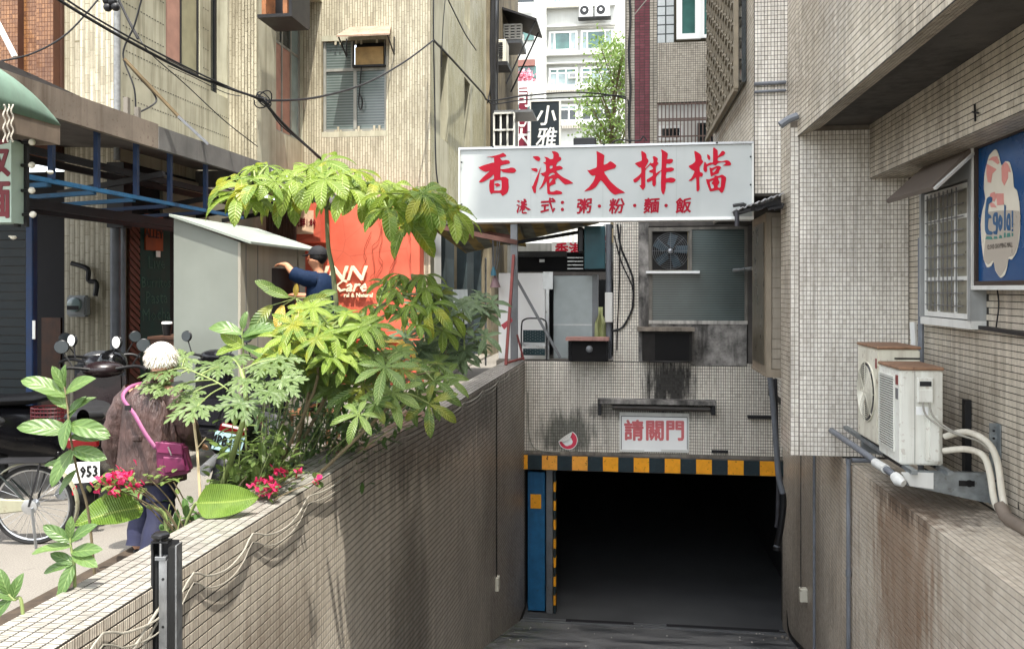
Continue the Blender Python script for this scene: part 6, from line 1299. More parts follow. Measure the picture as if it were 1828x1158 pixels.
MB().slab([(.02, -.05, .31), (-.4, -.05, .33), (-.44, -.05, .28), (-.4, -.05, .2), (.02, -.05, .24)], (0, .02, 0)).build('chain_guard', CRMP, bc, bev=.008)
MB().lathe((0, -.045, .265), [(.05, 0), (.05, .008), (.03, .012)], 18, (0, -1, 0)).build('sprocket', STEEL, bc)
rk = MB().box(-.28, .12, -.07, .07, .56, .568); rk.bar((0, -.06, .27), (.08, -.06, .56), .01).bar((0, .06, .27), (.08, .06, .56), .01); rk.build('rack', DARKM, bc, kind='stuff')
MB().bar((.02, -.06, .26), (.06, -.1, .01), .014).build('kickstand', STEEL, bc)
MB().ball((-.3, 0, .82), .11, 12, 8, (1.2, .8, .45)).build('saddle', BLACK, bc)
MB().tube(pline([(-.78, -.26, .92), (-.85, -.2, .95), (-.86, 0, .9), (-.85, .2, .95), (-.78, .26, .92)], 4), .011, 8).build('handlebar', STEEL, bc)
MB().box(.26, .272, -.02, .03, .33, .38).build('reflector', RED, bc)
bp_ = at(61, 904, D=5.6); bc.location = (bp_.x, bp_.y, 0); bc.rotation_euler = (R(3), 0, A+R(4))
# ================================================================ scooters
TAILR = pm('tail_red', S(96, 12, 16), .25, bump=0)
MIRD = pm('mirror_dim', S(70, 76, 80), .1, metal=.3, bump=0)
def scooter(body, label, plate, mirror=MIRD, pz=.5, pm2=None):
    t = thing('motor_scooter', label, 'scooter', (0, 0, 0), 'scooters parked along the dark shopfronts')
    for x in (-.62, .62):
        w_ = MB().tube(ring((x, 0, .23), .19, .05), .05, 8, close=True).build('wheel', RUBBER, t); MB().lathe((x, 0, .23), [(.13, -.03), (.14, 0), (.13, .03)], 20, (0, 1, 0)).build('rim', GREYM, w_)
    prof = [(-.88, .5, .72), (-.7, .42, .76), (-.4, .3, .74), (-.12, .24, .7), (0, .2, .4), (.3, .2, .28)]
    rows = []
    for (x, zb, zt2) in prof:
        w_ = .17 if x > -.8 else .09; zc_ = (zb+zt2)/2; h = (zt2-zb)/2; rows.append([Vector((x, w_*math.cos(q), zc_+h*math.sin(q))) for q in np.linspace(0, 2*math.pi, 13)[:-1]])
    MB().grid(rows, closeu=True).build('body', body, t)
    MB().slab([(.28, -.2, .28), (.52, -.22, .55), (.5, -.18, .98), (.42, -.16, 1.0), (.4, -.18, .6), (.24, -.18, .34)], (0, .4, 0)).build('front_shield', body, t, bev=.03, seg=2)
    MB().box(-.05, .36, -.16, .16, .27, .31).build('footboard', BLACK, t, bev=.01)
    rows = [[Vector((x, w_*math.cos(q), z+.05*math.sin(q))) for q in np.linspace(0, 2*math.pi, 13)[:-1]] for (x, z, w_) in ((-.92, .82, .04), (-.85, .81, .13), (-.5, .79, .15), (-.25, .77, .14), (-.08, .78, .1), (-.04, .78, .03))]
    MB().grid(rows, closeu=True).build('seat', pm('seat_vinyl', S(34, 34, 36), .45, var=.2) if 'seat_vinyl' not in bpy.data.materials else bpy.data.materials['seat_vinyl'], t)
    MB().ball((.52, 0, .9), .11, 12, 8, (.7, 1.1, .8)).build('headlight', GL_PALE, t); MB().ball((.46, 0, 1.02), .12, 12, 8, (.9, 1.4, .6)).build('cowl', body, t)
    MB().tube(pline([(.3, -.34, 1.02), (.36, -.25, 1.05), (.4, 0, 1.02), (.36, .25, 1.05), (.3, .34, 1.02)], 4), .014, 8).build('handlebar', BLACK, t)
    for s_ in (-1, 1):
        MB().tube([(.38, .22*s_, 1.05), (.42, .3*s_, 1.18)], .006, 6).build('mirror_stem', BLACK, t)
        m_ = MB().ball((.42, .31*s_, 1.22), .06, 14, 8, (.3, 1, .95)).build('mirror', BLACK, t); MB().lathe((.402, .31*s_, 1.22), [(.052, 0), (.052, .003)], 16, (-1, 0, 0)).build('glass', mirror, m_)
        MB().tube([(.58, .08*s_, .26), (.5, .06*s_, .8)], .02, 8).build('fork', GREYM, t)
    fm_ = MB(); rows = [[Vector((.62+math.cos(q)*.26, w_, .23+math.sin(q)*.26)) for w_ in (-.06, 0, .06)] for q in np.linspace(.5, 2.8, 9)]; o = fm_.grid(rows).build('front_mudguard', body, t); o.modifiers.new('s', 'SOLIDIFY').thickness = .006
    MB().box(-.94, -.86, -.1, .1, .6, .68).build('tail_light', TAILR, t, bev=.015)
    rows = [[Vector((-.62+math.cos(q)*.3, w_, .23+math.sin(q)*.3)) for w_ in (-.07, 0, .07)] for q in np.linspace(1.4, 3.2, 7)]; o = MB().grid(rows).build('rear_mudguard', BLACK, t); o.modifiers.new('s', 'SOLIDIFY').thickness = .008
    pl_ = MB().box(-.985, -.98, -.11, .11, pz-.07, pz+.07).build('number_plate', pm2 or WHITEC, t)
    if plate: text(pl_, 'lettering', plate, (-.985, -.045 if len(plate) == 3 else 0, pz), .105, (-1, 0, 0), BLACK, bold=.003, xs=.72)
    MB().tube([(-.9, .13, .3), (-.4, .15, .28)], .045, 10).build('exhaust', GREYM, t)
    return t
DKB = pm('scooter_black', S(24, 24, 28), .2, var=.2, spots=.1); DKR = pm('scooter_red', S(30, 20, 22), .25, var=.2); DKG = pm('scooter_grey', S(60, 62, 66), .25, var=.2)
def place(t, u, v, D, rz):
    p = at(u, v, D=D); t.location = (p.x, p.y, 0); t.rotation_euler = (0, 0, rz)
def place_plate(t, u, v, D, rz):      # stands so that its number plate comes to the given point
    p = at(u, v, D=D)-Matrix.Rotation(rz, 3, 'Z') @ Vector((-.985, 0, 0)); t.location = (p.x, p.y, 0); t.rotation_euler = (0, 0, rz)
# local +x is forward; plates face -x
s1 = scooter(DKR, 'near black scooter parked behind the bicycle wheel, plate ending 953', '953', MIRD, .45); place_plate(s1, 146, 842, 5.72, R(118))
s2 = scooter(DKB, 'black scooter with round mirrors parked by the dark doorway', '', WHITEC); place(s2, 92, 650, 7.3, R(70))
s3 = scooter(DKB, 'black scooter with tilted plate MPB3915 behind the leaves', 'MPB3915', MIRD, .56, pm('plate_pale_blue', S(170, 204, 210), .4)); place_plate(s3, 374, 788, 6.3, R(104)); s3.rotation_euler = (R(14), 0, R(104))
s4 = scooter(DKG, 'dark grey scooter parked in the shade behind the old woman', ''); place(s4, 190, 650, 7.9, R(130))
s5 = scooter(DKB, 'black scooter in front of the crate, mostly behind the leaves', ''); place(s5, 330, 650, 8.0, R(80))
hm = thing('helmet', 'shiny black motorcycle helmet resting on the grey scooter', 'helmet', at(200, 645, D=7.6))
p = at(200, 648, D=7.6); MB().ball(p, .13, 20, 12, (1, 1, .95)).build('shell', pm('helmet_black', S(14, 14, 16), .08, bump=0), hm)
MB().ball(p+Vector((0, -.02, .0)), .128, 20, 12, (.9, 1.0, .5)).build('visor', GL_DARK, hm)
bk_ = thing('basket', 'red plastic basket on the scooters behind the young plant', 'basket', at(95, 745, D=6.6)); b = MB(); c_ = at(88, 745, D=6.6)
for k in range(7): b.tube([c_+Vector((math.cos(q)*.14, math.sin(q)*.1, -.1+k*.03)) for q in np.linspace(0, 6.28, 17)[:-1]], .005, 4, close=True)
for k in range(16): q = k*.3927; b.bar(c_+Vector((math.cos(q)*.14, math.sin(q)*.1, -.1)), c_+Vector((math.cos(q)*.14, math.sin(q)*.1, .08)), .006)
b.build('wire', pm('basket_red', S(74, 16, 22), .4), bk_, kind='stuff')
# ================================================================ people
SKIN = pm('skin', S(196, 150, 122), .55, var=.08, ns=20, bump=.05); SKIN2 = pm('skin_tan', S(176, 124, 94), .55, var=.08, ns=20, bump=.05)
def skin(name, pts, edges, mat, parent, sub=2):
    me = bpy.data.meshes.new(name); me.from_pydata([Vector(p[:3])-wloc(parent) for p in pts], edges, []); o = bpy.data.objects.new(name, me); COL.objects.link(o)
    m = o.modifiers.new('skin', 'SKIN'); m.use_smooth_shade = True
    for i, p in enumerate(pts):
        r = p[3]; sv = me.skin_vertices[0].data[i]; sv.radius = (r, r) if not isinstance(r, tuple) else r; sv.use_root = (i == 0)
    s_ = o.modifiers.new('sub', 'SUBSURF'); s_.levels = sub; s_.render_levels = sub
    dg = bpy.context.evaluated_depsgraph_get(); dg.update(); m2 = bpy.data.meshes.new_from_object(o.evaluated_get(dg)); bpy.data.objects.remove(o)
    m2.polygons.foreach_set('use_smooth', [True]*len(m2.polygons)); m2.materials.clear(); m2.materials.append(mat); r = bpy.data.objects.new(name, m2); COL.objects.link(r); r.parent = parent; return r
def loft(name, rings, mat, parent, n=28, wr=.0, wk=6, cap=False):
    """rings: (centre, rx, ry, forward vector) ellipses stacked; wr = fold depth"""
    rows = []
    for i, (c, rx_, ry_, *fz) in enumerate(rings):
        rows.append([Vector(c)+Vector((math.cos(q)*rx_, math.sin(q)*ry_, 0))*(1+wr*math.sin(wk*q+i*.5)+wr*.6*math.sin(11*q-i*.9)) for q in np.linspace(0, 2*math.pi, n+1)[:-1]])
    m = MB().grid(rows, closeu=True)
    o = m.build(name, mat, parent); s_ = o.modifiers.new('s', 'SOLIDIFY'); s_.thickness = .008; s_.offset = -1; d = o.modifiers.new('sub', 'SUBSURF'); d.levels = d.render_levels = 1; return o
def sleeve(name, pts, rad, mat, parent, wr=.07):
    P = pline(pts, 5); n = len(P); rr = np.interp(np.linspace(0, 1, n), np.linspace(0, 1, len(rad)), rad)*(1+wr*np.sin(np.arange(n)*2.1)); return MB().tube(P, list(rr), 16, cap=False).build(name, mat, parent)
def hand(base, dirv, up, s=1.0, curl=.5):
    """palm and five bent fingers as skin chains appended to a skeleton list; returns points, edges (first point = wrist)"""
    d = Vector(dirv).normalized(); u = Vector(up).normalized(); l = d.cross(u).normalized(); b0 = Vector(base); pts = [(*b0, .022*s), (*(b0+d*.045*s), (.034*s))]; ed = [(0, 1)]
    for k, ln in enumerate((.062, .07, .066, .052)):
        r0 = b0+d*.075*s+l*(.027-.018*k)*s; i = len(pts); pts.append((*r0, .0105*s)); ed.append((1, i)); q = r0; dd = d.copy()
        for j in range(3): dd = (dd-u*curl*.55).normalized(); q = q+dd*ln*s/2.4; pts.append((*q, (.009-.001*j)*s)); ed.append((len(pts)-2, len(pts)-1))
    i = len(pts); q = b0+d*.03*s+l*.035*s; pts.append((*q, .012*s)); ed.append((1, i)); q = q+(d*.6+l*.7-u*.3).normalized()*.03*s; pts.append((*q, .011*s)); ed.append((i, i+1)); q = q+(d*.9+l*.2-u*.4).normalized()*.028*s; pts.append((*q, .009*s)); ed.append((i+1, i+2))
    return pts, ed
def join(pts, ed, at_i, hp, he):
    o = len(pts)-1; m = [at_i]+[len(pts)+k-1 for k in range(1, len(hp))]
    pts += hp[1:]; ed += [(m[a], m[b]) for a, b in he]
def hair_strands(name, c, r, sc, n, ln, mat, parent, droop, face, seed=3):
    rg = random.Random(seed); b = MB()
    for k in range(n):
        v_ = Vector((rg.gauss(0, 1), rg.gauss(0, 1), rg.gauss(0, 1))).normalized()
        if v_.z < -.55 or (v_.dot(face) > .55 and v_.z < .45): continue
        p = Vector(c)+Vector((v_.x*sc[0], v_.y*sc[1], v_.z*sc[2]))*r; t = (v_*.25+Vector((rg.gauss(0, .35), rg.gauss(0, .35), -droop))).normalized(); w_ = t.cross(v_).normalized()*.0035
        m_ = p+t*ln*.5; e = m_+(t+Vector((0, 0, -.5))).normalized()*ln*.5
        b.add([p-w_, p+w_, m_+w_*.8, m_-w_*.8, e], [(0, 1, 2, 3), (3, 2, 4)])
    return b.build(name, mat, parent, kind='stuff')
# --- old woman seen from behind
k_ = 5.25/FPX; W0 = at(268, 900, D=5.25); wx, wy = W0.x, W0.y
wo = thing('person', 'white haired person in a brown coat walking away with a shoulder bag', 'person', (wx, wy, 0))
F_ = Vector((.1, 1, 0)).normalized(); Lf = Vector((-1, .1, 0)).normalized()
V3 = lambda l, f, z: Vector((wx, wy, 0))+Lf*l+F_*f+Vector((0, 0, z))
pts = [(*V3(0, 0, .66), .11), (*V3(0, 0, .85), .11), (*V3(0, .02, 1.0), .12), (*V3(0, .06, 1.09), .055), (*V3(0, .1, 1.15), .045), (*V3(0, .12, 1.22), .068), (*V3(0, .13, 1.28), .075), (*V3(0, .12, 1.325), .055),
       (*V3(.15, .03, 1.03), .055), (*V3(.21, .03, .82), .042), (*V3(.22, .1, .62), .032), (*V3(-.15, .03, 1.03), .055), (*V3(-.21, .05, .83), .042), (*V3(-.17, .2, .7), .032),
       (*V3(.08, 0, .6), .085), (*V3(.09, .06, .33), .06), (*V3(.09, .0, .09), .045), (*V3(.09, .12, .035), .035), (*V3(-.08, 0, .6), .085), (*V3(-.08, -.02, .33), .06), (*V3(-.08, -.12, .1), .045), (*V3(-.08, .0, .04), .035), (*V3(0, .2, 1.23), .018), (*V3(.078, .12, 1.23), .016), (*V3(-.078, .12, 1.23), .016)]
ed = [(0, 1), (1, 2), (2, 3), (3, 4), (4, 5), (5, 6), (6, 7), (2, 8), (8, 9), (9, 10), (2, 11), (11, 12), (12, 13), (0, 14), (14, 15), (15, 16), (16, 17), (0, 18), (18, 19), (19, 20), (20, 21), (5, 22), (5, 23), (5, 24)]
for ai, dv in ((10, (0, .25, -1)), (13, (.1, 1, -.2))):
    hp, he = hand(pts[ai][:3], dv, (0, -1, 0) if ai == 10 else (0, 0, 1), .95); join(pts, ed, ai, hp, he)
skin('body', pts, ed, SKIN, wo)
COAT = Nd('brown_coat'); n1 = COAT.noise(9, detail=6, rough=.6); n2 = COAT.noise(1, COAT.pos((16, 16, 4)), 4)
c = COAT.mix(COAT.ramp(n1, .3, .7), S(50, 36, 34), S(84, 62, 57)); COATM = COAT.done(c, .55, 0, COAT.bump(n2, 1.0, .05))
loft('coat', [(V3(0, .01, .5), .22, .16), (V3(0, .01, .62), .21, .155), (V3(0, 0, .75), .195, .145), (V3(0, 0, .88), .185, .135), (V3(0, .0, .99), .18, .125), (V3(0, .02, 1.06), .15, .1), (V3(0, .05, 1.105), .08, .075), (V3(0, .06, 1.14), .065, .065)], COATM, wo, wr=.05)
sleeve('sleeve', [V3(.12, .02, 1.05), V3(.19, .0, .95), V3(.24, -.01, .8), V3(.265, .02, .66), V3(.26, .08, .57)], [.075, .08, .078, .07, .062], COATM, wo)
sleeve('sleeve', [V3(-.12, .02, 1.05), V3(-.19, .03, .95), V3(-.225, .06, .82), V3(-.19, .16, .73), V3(-.17, .22, .7)], [.075, .075, .066, .055, .048], COATM, wo)
MB().box(*sorted((V3(.03, 0, 0).x, V3(-.03, 0, 0).x)), V3(0, -.155, 0).y, V3(0, -.13, 0).y, .77, .81).build('coat_tab', COATM, wo, bev=.01)
NAVY = pm('navy_trousers', S(34, 36, 62), .7, var=.3, ns=8, bump=.4)
for s_, f0, f1 in ((1, .06, .0), (-1, -.02, -.12)):
    sleeve('trouser_leg', [V3(.08*s_, 0, .64), V3(.085*s_, f0*.6, .45), V3(.09*s_, f0, .33), V3(.09*s_, f1, .09)], [.11, .09, .08, .07], NAVY, wo)
    MB().ball(V3(.09*s_, f1+.06, .045), .055, 14, 8, (.8, 1.9, .75)).build('shoe', BLACK, wo)
HAIRW = pm('white_hair', S(226, 220, 208), .6, var=.12, ns=40, bump=.3)
MB().ball(V3(0, .11, 1.275), .088, 20, 14, (1, 1.02, 1.0)).build('hair', HAIRW, wo)
hair_strands('hair_strands', V3(0, .11, 1.275), .086, (1, 1.02, 1), 3200, .04, HAIRW, wo, .6, Vector((0, 1, 0)))
bg_ = thing('shoulder_bag', 'magenta shoulder bag with a pink strap across the brown coat', 'bag', V3(-.1, -.2, .6))
MAG = pm('bag_magenta', S(100, 32, 68), .5, var=.2, ns=9, bump=.2); PNK = pm('strap_pink', S(136, 76, 110), .6, var=.1, ns=30, bump=.1)
bpos = lambda u, v, d=5.0: at(u, v, D=d)
bpt = [bpos(276, 790), bpos(326, 796), bpos(337, 845), bpos(284, 855), bpos(278, 830)]
MB().slab(bpt, FW*.09).build('body', MAG, bg_, bev=.015, seg=2)
MB().slab([bpos(276, 788, 4.985), bpos(324, 793, 4.985), bpos(326, 812, 4.985), bpos(280, 808, 4.985)], FW*.012).build('flap', pm('bag_flap', S(112, 38, 76), .45, var=.15), bg_, bev=.004)
MB().slab([bpos(290, 815, 4.98), bpos(326, 817, 4.98), bpos(331, 840, 4.98), bpos(293, 845, 4.98)], FW*.016).build('pocket', MAG, bg_, bev=.006)
MB().tube([bpos(300, 797, 4.97), bpos(306, 812, 4.97)], .004, 5).build('zip_pull', STEEL, bg_)
def strip(pts, w_, nrm):
    b = MB(); rows = []
    for i, p in enumerate(pts):
        t = (Vector(pts[min(i+1, len(pts)-1)])-Vector(pts[max(i-1, 0)])).normalized(); s_ = t.cross(Vector(nrm)).normalized()*w_/2; rows.append([Vector(p)-s_, Vector(p)+s_])
    return b.grid(rows)
sp = pline([V3(.095, .06, 1.1), V3(.11, -.05, 1.085), V3(.1, -.125, 1.03), bpos(240, 740, 5.06), bpos(258, 772, 5.02), bpos(278, 800, 5.0)], 5)
o = strip(sp, .024, -FW).build('strap', PNK, bg_); o.modifiers.new('s', 'SOLIDIFY').thickness = .004
MB().box(sp[13].x-.02, sp[13].x+.02, sp[13].y-.012, sp[13].y-.004, sp[13].z-.015, sp[13].z+.015).build('buckle', BLACK, bg_)
# --- man at the kiosk
M0 = at(570, 560, D=9.35); mx, my = M0.x, M0.y
mn = thing('person', 'person in a dark blue t-shirt and black cap reaching towards the kiosk', 'person', (mx, my, .35))
G = lambda f, l, z: Vector((mx, my, 0))+Vector((-1, .15, 0)).normalized()*f+Vector((-.15, -1, 0)).normalized()*l+Vector((0, 0, z))
pts = [(*G(-.02, 0, 1.28), .13), (*G(-.02, 0, 1.5), .13), (*G(-.03, 0, 1.7), .15), (*G(0, 0, 1.84), .07), (*G(.02, 0, 1.92), .052), (*G(.04, 0, 2.0), .078), (*G(.035, 0, 2.08), .088), (*G(.02, 0, 2.13), .07),
       (*G(0, .19, 1.8), .06), (*G(.2, .22, 1.87), .045), (*G(.32, .15, 1.96), .034), (*G(0, -.19, 1.78), .06), (*G(.18, -.24, 1.6), .045), (*G(.4, -.2, 1.62), .034),
       (*G(0, .1, 1.2), .1), (*G(.04, .11, .82), .07), (*G(-.02, .11, .44), .05), (*G(.1, .11, .39), .04), (*G(0, -.1, 1.2), .1), (*G(.06, -.11, .82), .07), (*G(.0, -.11, .44), .05), (*G(.12, -.11, .39), .04),
       (*G(.13, 0, 2.03), .02), (*G(.115, 0, 1.97), .026), (*G(.03, .085, 2.02), .018), (*G(.03, -.085, 2.02), .018)]
ed = [(0, 1), (1, 2), (2, 3), (3, 4), (4, 5), (5, 6), (6, 7), (2, 8), (8, 9), (9, 10), (2, 11), (11, 12), (12, 13), (0, 14), (14, 15), (15, 16), (16, 17), (0, 18), (18, 19), (19, 20), (20, 21), (6, 22), (5, 23), (5, 24), (5, 25)]
for ai, dv in ((10, (-1, .2, .15)), (13, (-1, .1, .1))): hp, he = hand(pts[ai][:3], dv, (0, 0, 1), 1.0); join(pts, ed, ai, hp, he)
skin('body', pts, ed, SKIN2, mn)
TSH = Nd('blue_tshirt'); n2 = TSH.noise(1, TSH.pos((7, 7, 4)), 4); TSHM = TSH.done(S(8, 28, 54), .8, 0, TSH.bump(n2, .6, .04), .2)
loft('t_shirt', [(G(-.02, 0, 1.16), .17, .21), (G(-.02, 0, 1.3), .165, .205), (G(-.02, 0, 1.5), .165, .21), (G(-.03, 0, 1.68), .165, .225), (G(-.02, 0, 1.79), .14, .2), (G(-.01, 0, 1.85), .1, .12), (G(.0, 0, 1.88), .075, .08)], TSHM, mn, wr=.02)
sleeve('sleeve', [G(-.02, .14, 1.79), G(.08, .22, 1.82), G(.19, .225, 1.865)], [.1, .085, .078], TSHM, mn, .03)
sleeve('sleeve', [G(-.02, -.14, 1.77), G(.05, -.21, 1.72), G(.14, -.24, 1.64)], [.1, .085, .078], TSHM, mn, .03)
for s_ in (1, -1): sleeve('trouser_leg', [G(0, .1*s_, 1.24), G(.04, .11*s_, .85), G(0, .11*s_, .44)], [.12, .095, .08], pm('dark_trousers', S(30, 32, 40), .8) if s_ == 1 else bpy.data.materials['dark_trousers'], mn); MB().ball(G(.06, .11*s_, .4), .05, 12, 8, (2, .9, .9)).build('shoe', BLACK, mn)
MB().ball(G(.01, 0, 2.06), .1, 20, 12, (1, .95, .98)).build('hair', pm('black_hair', S(18, 16, 16), .6, bump=.3, bs=200), mn)
cpz = MB(); rows = [[G(.015+.112*math.cos(q)*math.cos(t), .1*math.sin(q)*math.cos(t), 2.075+.105*math.sin(t)) for q in np.linspace(0, 6.283, 25)[:-1]] for t in np.linspace(0, 1.55, 8)]; cpz.grid(rows, closeu=True).build('cap', pm('cap_cloth', S(22, 22, 26), .8), mn)
MB().slab([G(.1, .06, 2.08), G(.19, .045, 2.06), G(.2, 0, 2.06), G(.19, -.045, 2.06), G(.1, -.06, 2.08)], (0, 0, .008)).build('cap_brim', bpy.data.materials['cap_cloth'], mn)
so_ = thing('stool', 'low wooden stool under the feet of the person at the kiosk', 'stool', (mx, my, 0))
MB().box(mx-.3, mx+.2, my-.2, my+.2, .31, .35).build('seat', WOODB, so_)
for i in (-.26, .16):
    for j in (-.16, .16): MB().box(mx+i-.02, mx+i+.02, my+j-.02, my+j+.02, 0, .31).build('leg', WOODB, so_)
# ================================================================ planting along the wall
def leaf_mat(name, c1, c2, vein, trans=.35, rough=.38, yellow=.0, veins=11, yc=S(190, 176, 50)):
    N = Nd(name); uv = N.n('UVMap'); sx = N.n('SeparateXYZ'); N.L(uv.outputs[0], sx.inputs[0]); oi = N.n('ObjectInfo')
    du = N.math('ABSOLUTE', N.math('SUBTRACT', sx.outputs[0], .5)); v = sx.outputs[1]
    c = N.mix(oi.outputs['Random'], c1, c2); n = N.noise(14, detail=4); c = N.mix(N.ramp(n, .35, .7, 0, .45), c, c2)
    c = N.mix(N.ramp(du, 0, .045, .85, 0), c, vein)
    ph = N.math('SUBTRACT', N.math('MULTIPLY', v, veins), N.math('MULTIPLY', du, 3.2)); sv = N.math('SINE', N.math('MULTIPLY', ph, 2*math.pi))
    c = N.mix(N.ramp(sv, .8, 1, 0, .3 if veins > 8 else .14), c, vein)
    if yellow:
        g = N.math('ADD', N.math('MULTIPLY', N.noise(6, detail=3), .8), N.math('MULTIPLY', oi.outputs['Random'], .35)); c = N.mix(N.ramp(g, .68, .8, 0, yellow), c, yc)
    nr = N.bump(sv, .5 if veins > 8 else .3, .005); N.done(c, rough, 0, nr, .5)
    tr = N.n('BsdfTranslucent'); N.val(tr.inputs[0], N.mix(.5, c, vein, 'MULTIPLY') if False else c); N.L(nr, tr.inputs['Normal'])
    mx_ = N.n('MixShader'); mx_.inputs[0].default_value = trans; N.L(N.b.outputs[0], mx_.inputs[1]); N.L(tr.outputs[0], mx_.inputs[2]); N.L(mx_.outputs[0], N.out.inputs['Surface']); return N.m
L_BRIGHT = leaf_mat('leaf_bright', S(146, 166, 66), S(102, 132, 50), S(188, 200, 122), yellow=.45, trans=.45)
L_MID = leaf_mat('leaf_mid', S(128, 150, 78), S(82, 110, 52), S(166, 180, 114), yellow=.3, trans=.45)
L_DULL = leaf_mat('leaf_dull', S(118, 138, 98), S(78, 102, 66), S(152, 166, 126))
L_PAPAYA = leaf_mat('leaf_papaya', S(116, 136, 80), S(80, 104, 56), S(172, 184, 130), veins=6)
L_YOUNG = leaf_mat('leaf_young', S(108, 134, 74), S(74, 104, 50), S(134, 156, 94), veins=5)
L_BANANA = leaf_mat('leaf_banana', S(104, 132, 44), S(64, 96, 32), S(150, 168, 84), yellow=.75, veins=30)
L_YELLOW = leaf_mat('leaf_yellowing', S(206, 178, 84), S(180, 150, 60), S(214, 196, 130))
L_GRND = leaf_mat('leaf_undergrowth', S(78, 110, 48), S(52, 84, 38), S(120, 144, 80), trans=.25)
L_RED = leaf_mat('young_red_leaf', S(150, 60, 40), S(120, 60, 40), S(180, 110, 80))
STEMG = pm('green_stem', S(126, 140, 84), .6, var=.25); STEMB = pm('brown_stem', S(112, 100, 76), .8, var=.3, bump=.3); TRUNK = pm('ringed_trunk', S(104, 108, 78), .75, var=.35, ns=14, bump=.4)
def blade(mb, base, d, up, L, W, droop=.35, fold=.18, prof=None, n=8, wave=.03, rg=random):
    """one leaf blade: grid of quads running from base along d, bending downwards, folded along its midrib"""
    d = Vector(d).normalized(); up = Vector(up); up = (up-d*up.dot(d)).normalized(); p = Vector(base); rows = []; st = L/n; ph = rg.uniform(0, 6)
    for i in range(n+1):
        t = i/n; w_ = (prof(t) if prof else math.sin(math.pi*min(1, t*.93+.05))**.75)*W/2; s_ = d.cross(up).normalized()
        if i == n: w_ = W*.015
        e = wave*W*math.sin(t*9+ph)
        rows.append([p-s_*w_+up*(fold*w_+e), p-s_*w_*.5+up*(fold*.5*w_), p, p+s_*w_*.5+up*(fold*.5*w_), p+s_*w_+up*(fold*w_-e)])
        d = (d+Vector((0, 0, -droop/n))*(.5+t)).normalized(); up = (up-d*up.dot(d)).normalized(); p = p+d*st
    return mb.grid(rows, uv=True)
def palmate(name, mat, k, L, W, droop, arc=300, prof=None, fold=.18, seed=1, n=8):
    """compound leaf: k leaflets radiating from the petiole tip (local +z up, petiole arriving from -y)"""
    rg = random.Random(seed); b = MB()
    for i in range(k):
        a = R(-arc/2+arc*i/(k-1)+rg.uniform(-6, 6))+math.pi/2; s_ = 1-.28*abs(i-(k-1)/2)/((k-1)/2)
        blade(b, (0, 0, 0), (math.cos(a), math.sin(a), rg.uniform(-.05, .25)), (0, 0, 1), L*s_*rg.uniform(.88, 1.08), W*s_*rg.uniform(.9, 1.1), droop*rg.uniform(.6, 1.4), fold, prof, n, rg=rg)
    me = b.mesh(name, mat); return me
obov = lambda t: (max(0, math.sin(math.pi*(t**1.25)*.97+.03))**.8) if t < .99 else .03
def papaya(name, mat, L, seed):
    rg = random.Random(seed); b = MB(); k = 7
    for i in range(k):
        a = R(-130+260*i/(k-1))+math.pi/2; s_ = 1-.35*abs(i-3)/3; LL = L*s_*rg.uniform(.9, 1.1); dr = rg.uniform(.2, .7); d0 = Vector((math.cos(a), math.sin(a), .1))
        pr = lambda t: (.42+.9*t if t < .25 else .35+.55*max(0, math.sin((t-.1)*15))**.7*(1-t*.75)) if t < .98 else .02
        blade(b, (0, 0, 0), d0, (0, 0, 1), LL, L*.28, dr, .1, pr, 14, .02, rg)
        for sgn in (-1, 1):
            for t0 in (.35, .6):
                p = d0*LL*t0+Vector((0, 0, -dr*LL*t0*t0*.35)); aa = a+sgn*R(38); blade(b, p, (math.cos(aa), math.sin(aa), -.15*t0), (0, 0, 1), LL*(.5-.35*t0), L*.11, dr*.6, .1, None, 5, .02, rg)
    return b.mesh(name, mat)
def simple(name, mat, L, W, droop, seed, n=9, fold=.22, wave=.04, prof=None): b = MB(); blade(b, (0, 0, 0), (0, 1, .25), (0, 0, 1), L, W, droop, fold, prof, n, wave, random.Random(seed)); return b.mesh(name, mat)
def orient(yaw, pitch=0, roll=0): return Matrix.Rotation(yaw, 3, 'Z') @ Matrix.Rotation(pitch, 3, 'X') @ Matrix.Rotation(roll, 3, 'Y')
rg = random.Random(11)
def face_cam(tilt=.6, spin=0):
    """leaf plane tipped towards the viewer side of the street and the light (they lean over the ramp)"""
    n = Vector((rg.gauss(.12, .22), rg.gauss(-tilt, .22), rg.gauss(.9, .15))).normalized(); y = Vector((math.sin(spin), -.2, math.cos(spin)*-.6)); y = (y-n*y.dot(n)).normalized(); x = y.cross(n)
    return Matrix((x, y, n)).transposed()
def bush(name, label, stem_px, leaves, metas, petmat, trunkmat, base, group=None, r0=.03, attach=None, cat='plant', trunk_name='trunk', tilt=.6, scale=(.85, 1.15), petr=.007):
    """plant: stems through given points, each leaf an object joined to a stem by its own petiole"""
    t = thing(name, label, cat, base, group); anchors = []
    for pts, ra, rb in stem_px:
        P = pline(pts, 5); MB().tube(P, list(np.linspace(ra, rb, len(P))), 8).build(trunk_name, trunkmat, t); anchors += P[len(P)//3:]
    pet = MB()
    for (pos, mi, spin) in leaves:
        q = min(anchors, key=lambda a: (a-pos).length+.4*max(0, a.z-pos.z+.05)) if attach is None else attach(pos)
        me = YPAL if (YPAL and metas[0].name.startswith('leaf') and rg.random() < .035 and metas is not PAPY) else metas[mi]; inst('leaf', me, t, pos, face_cam(tilt, spin), rg.uniform(*scale))
        mid = q.lerp(pos, .5)+Vector((0, 0, .05*(q-pos).length)); pet.tube(pline([q, mid, pos], 3), petr, 5)
    if pet.v: pet.build('petioles', petmat, t, kind='stuff')
    return t
def P3(u, v, D): return at(u, v, D=D)
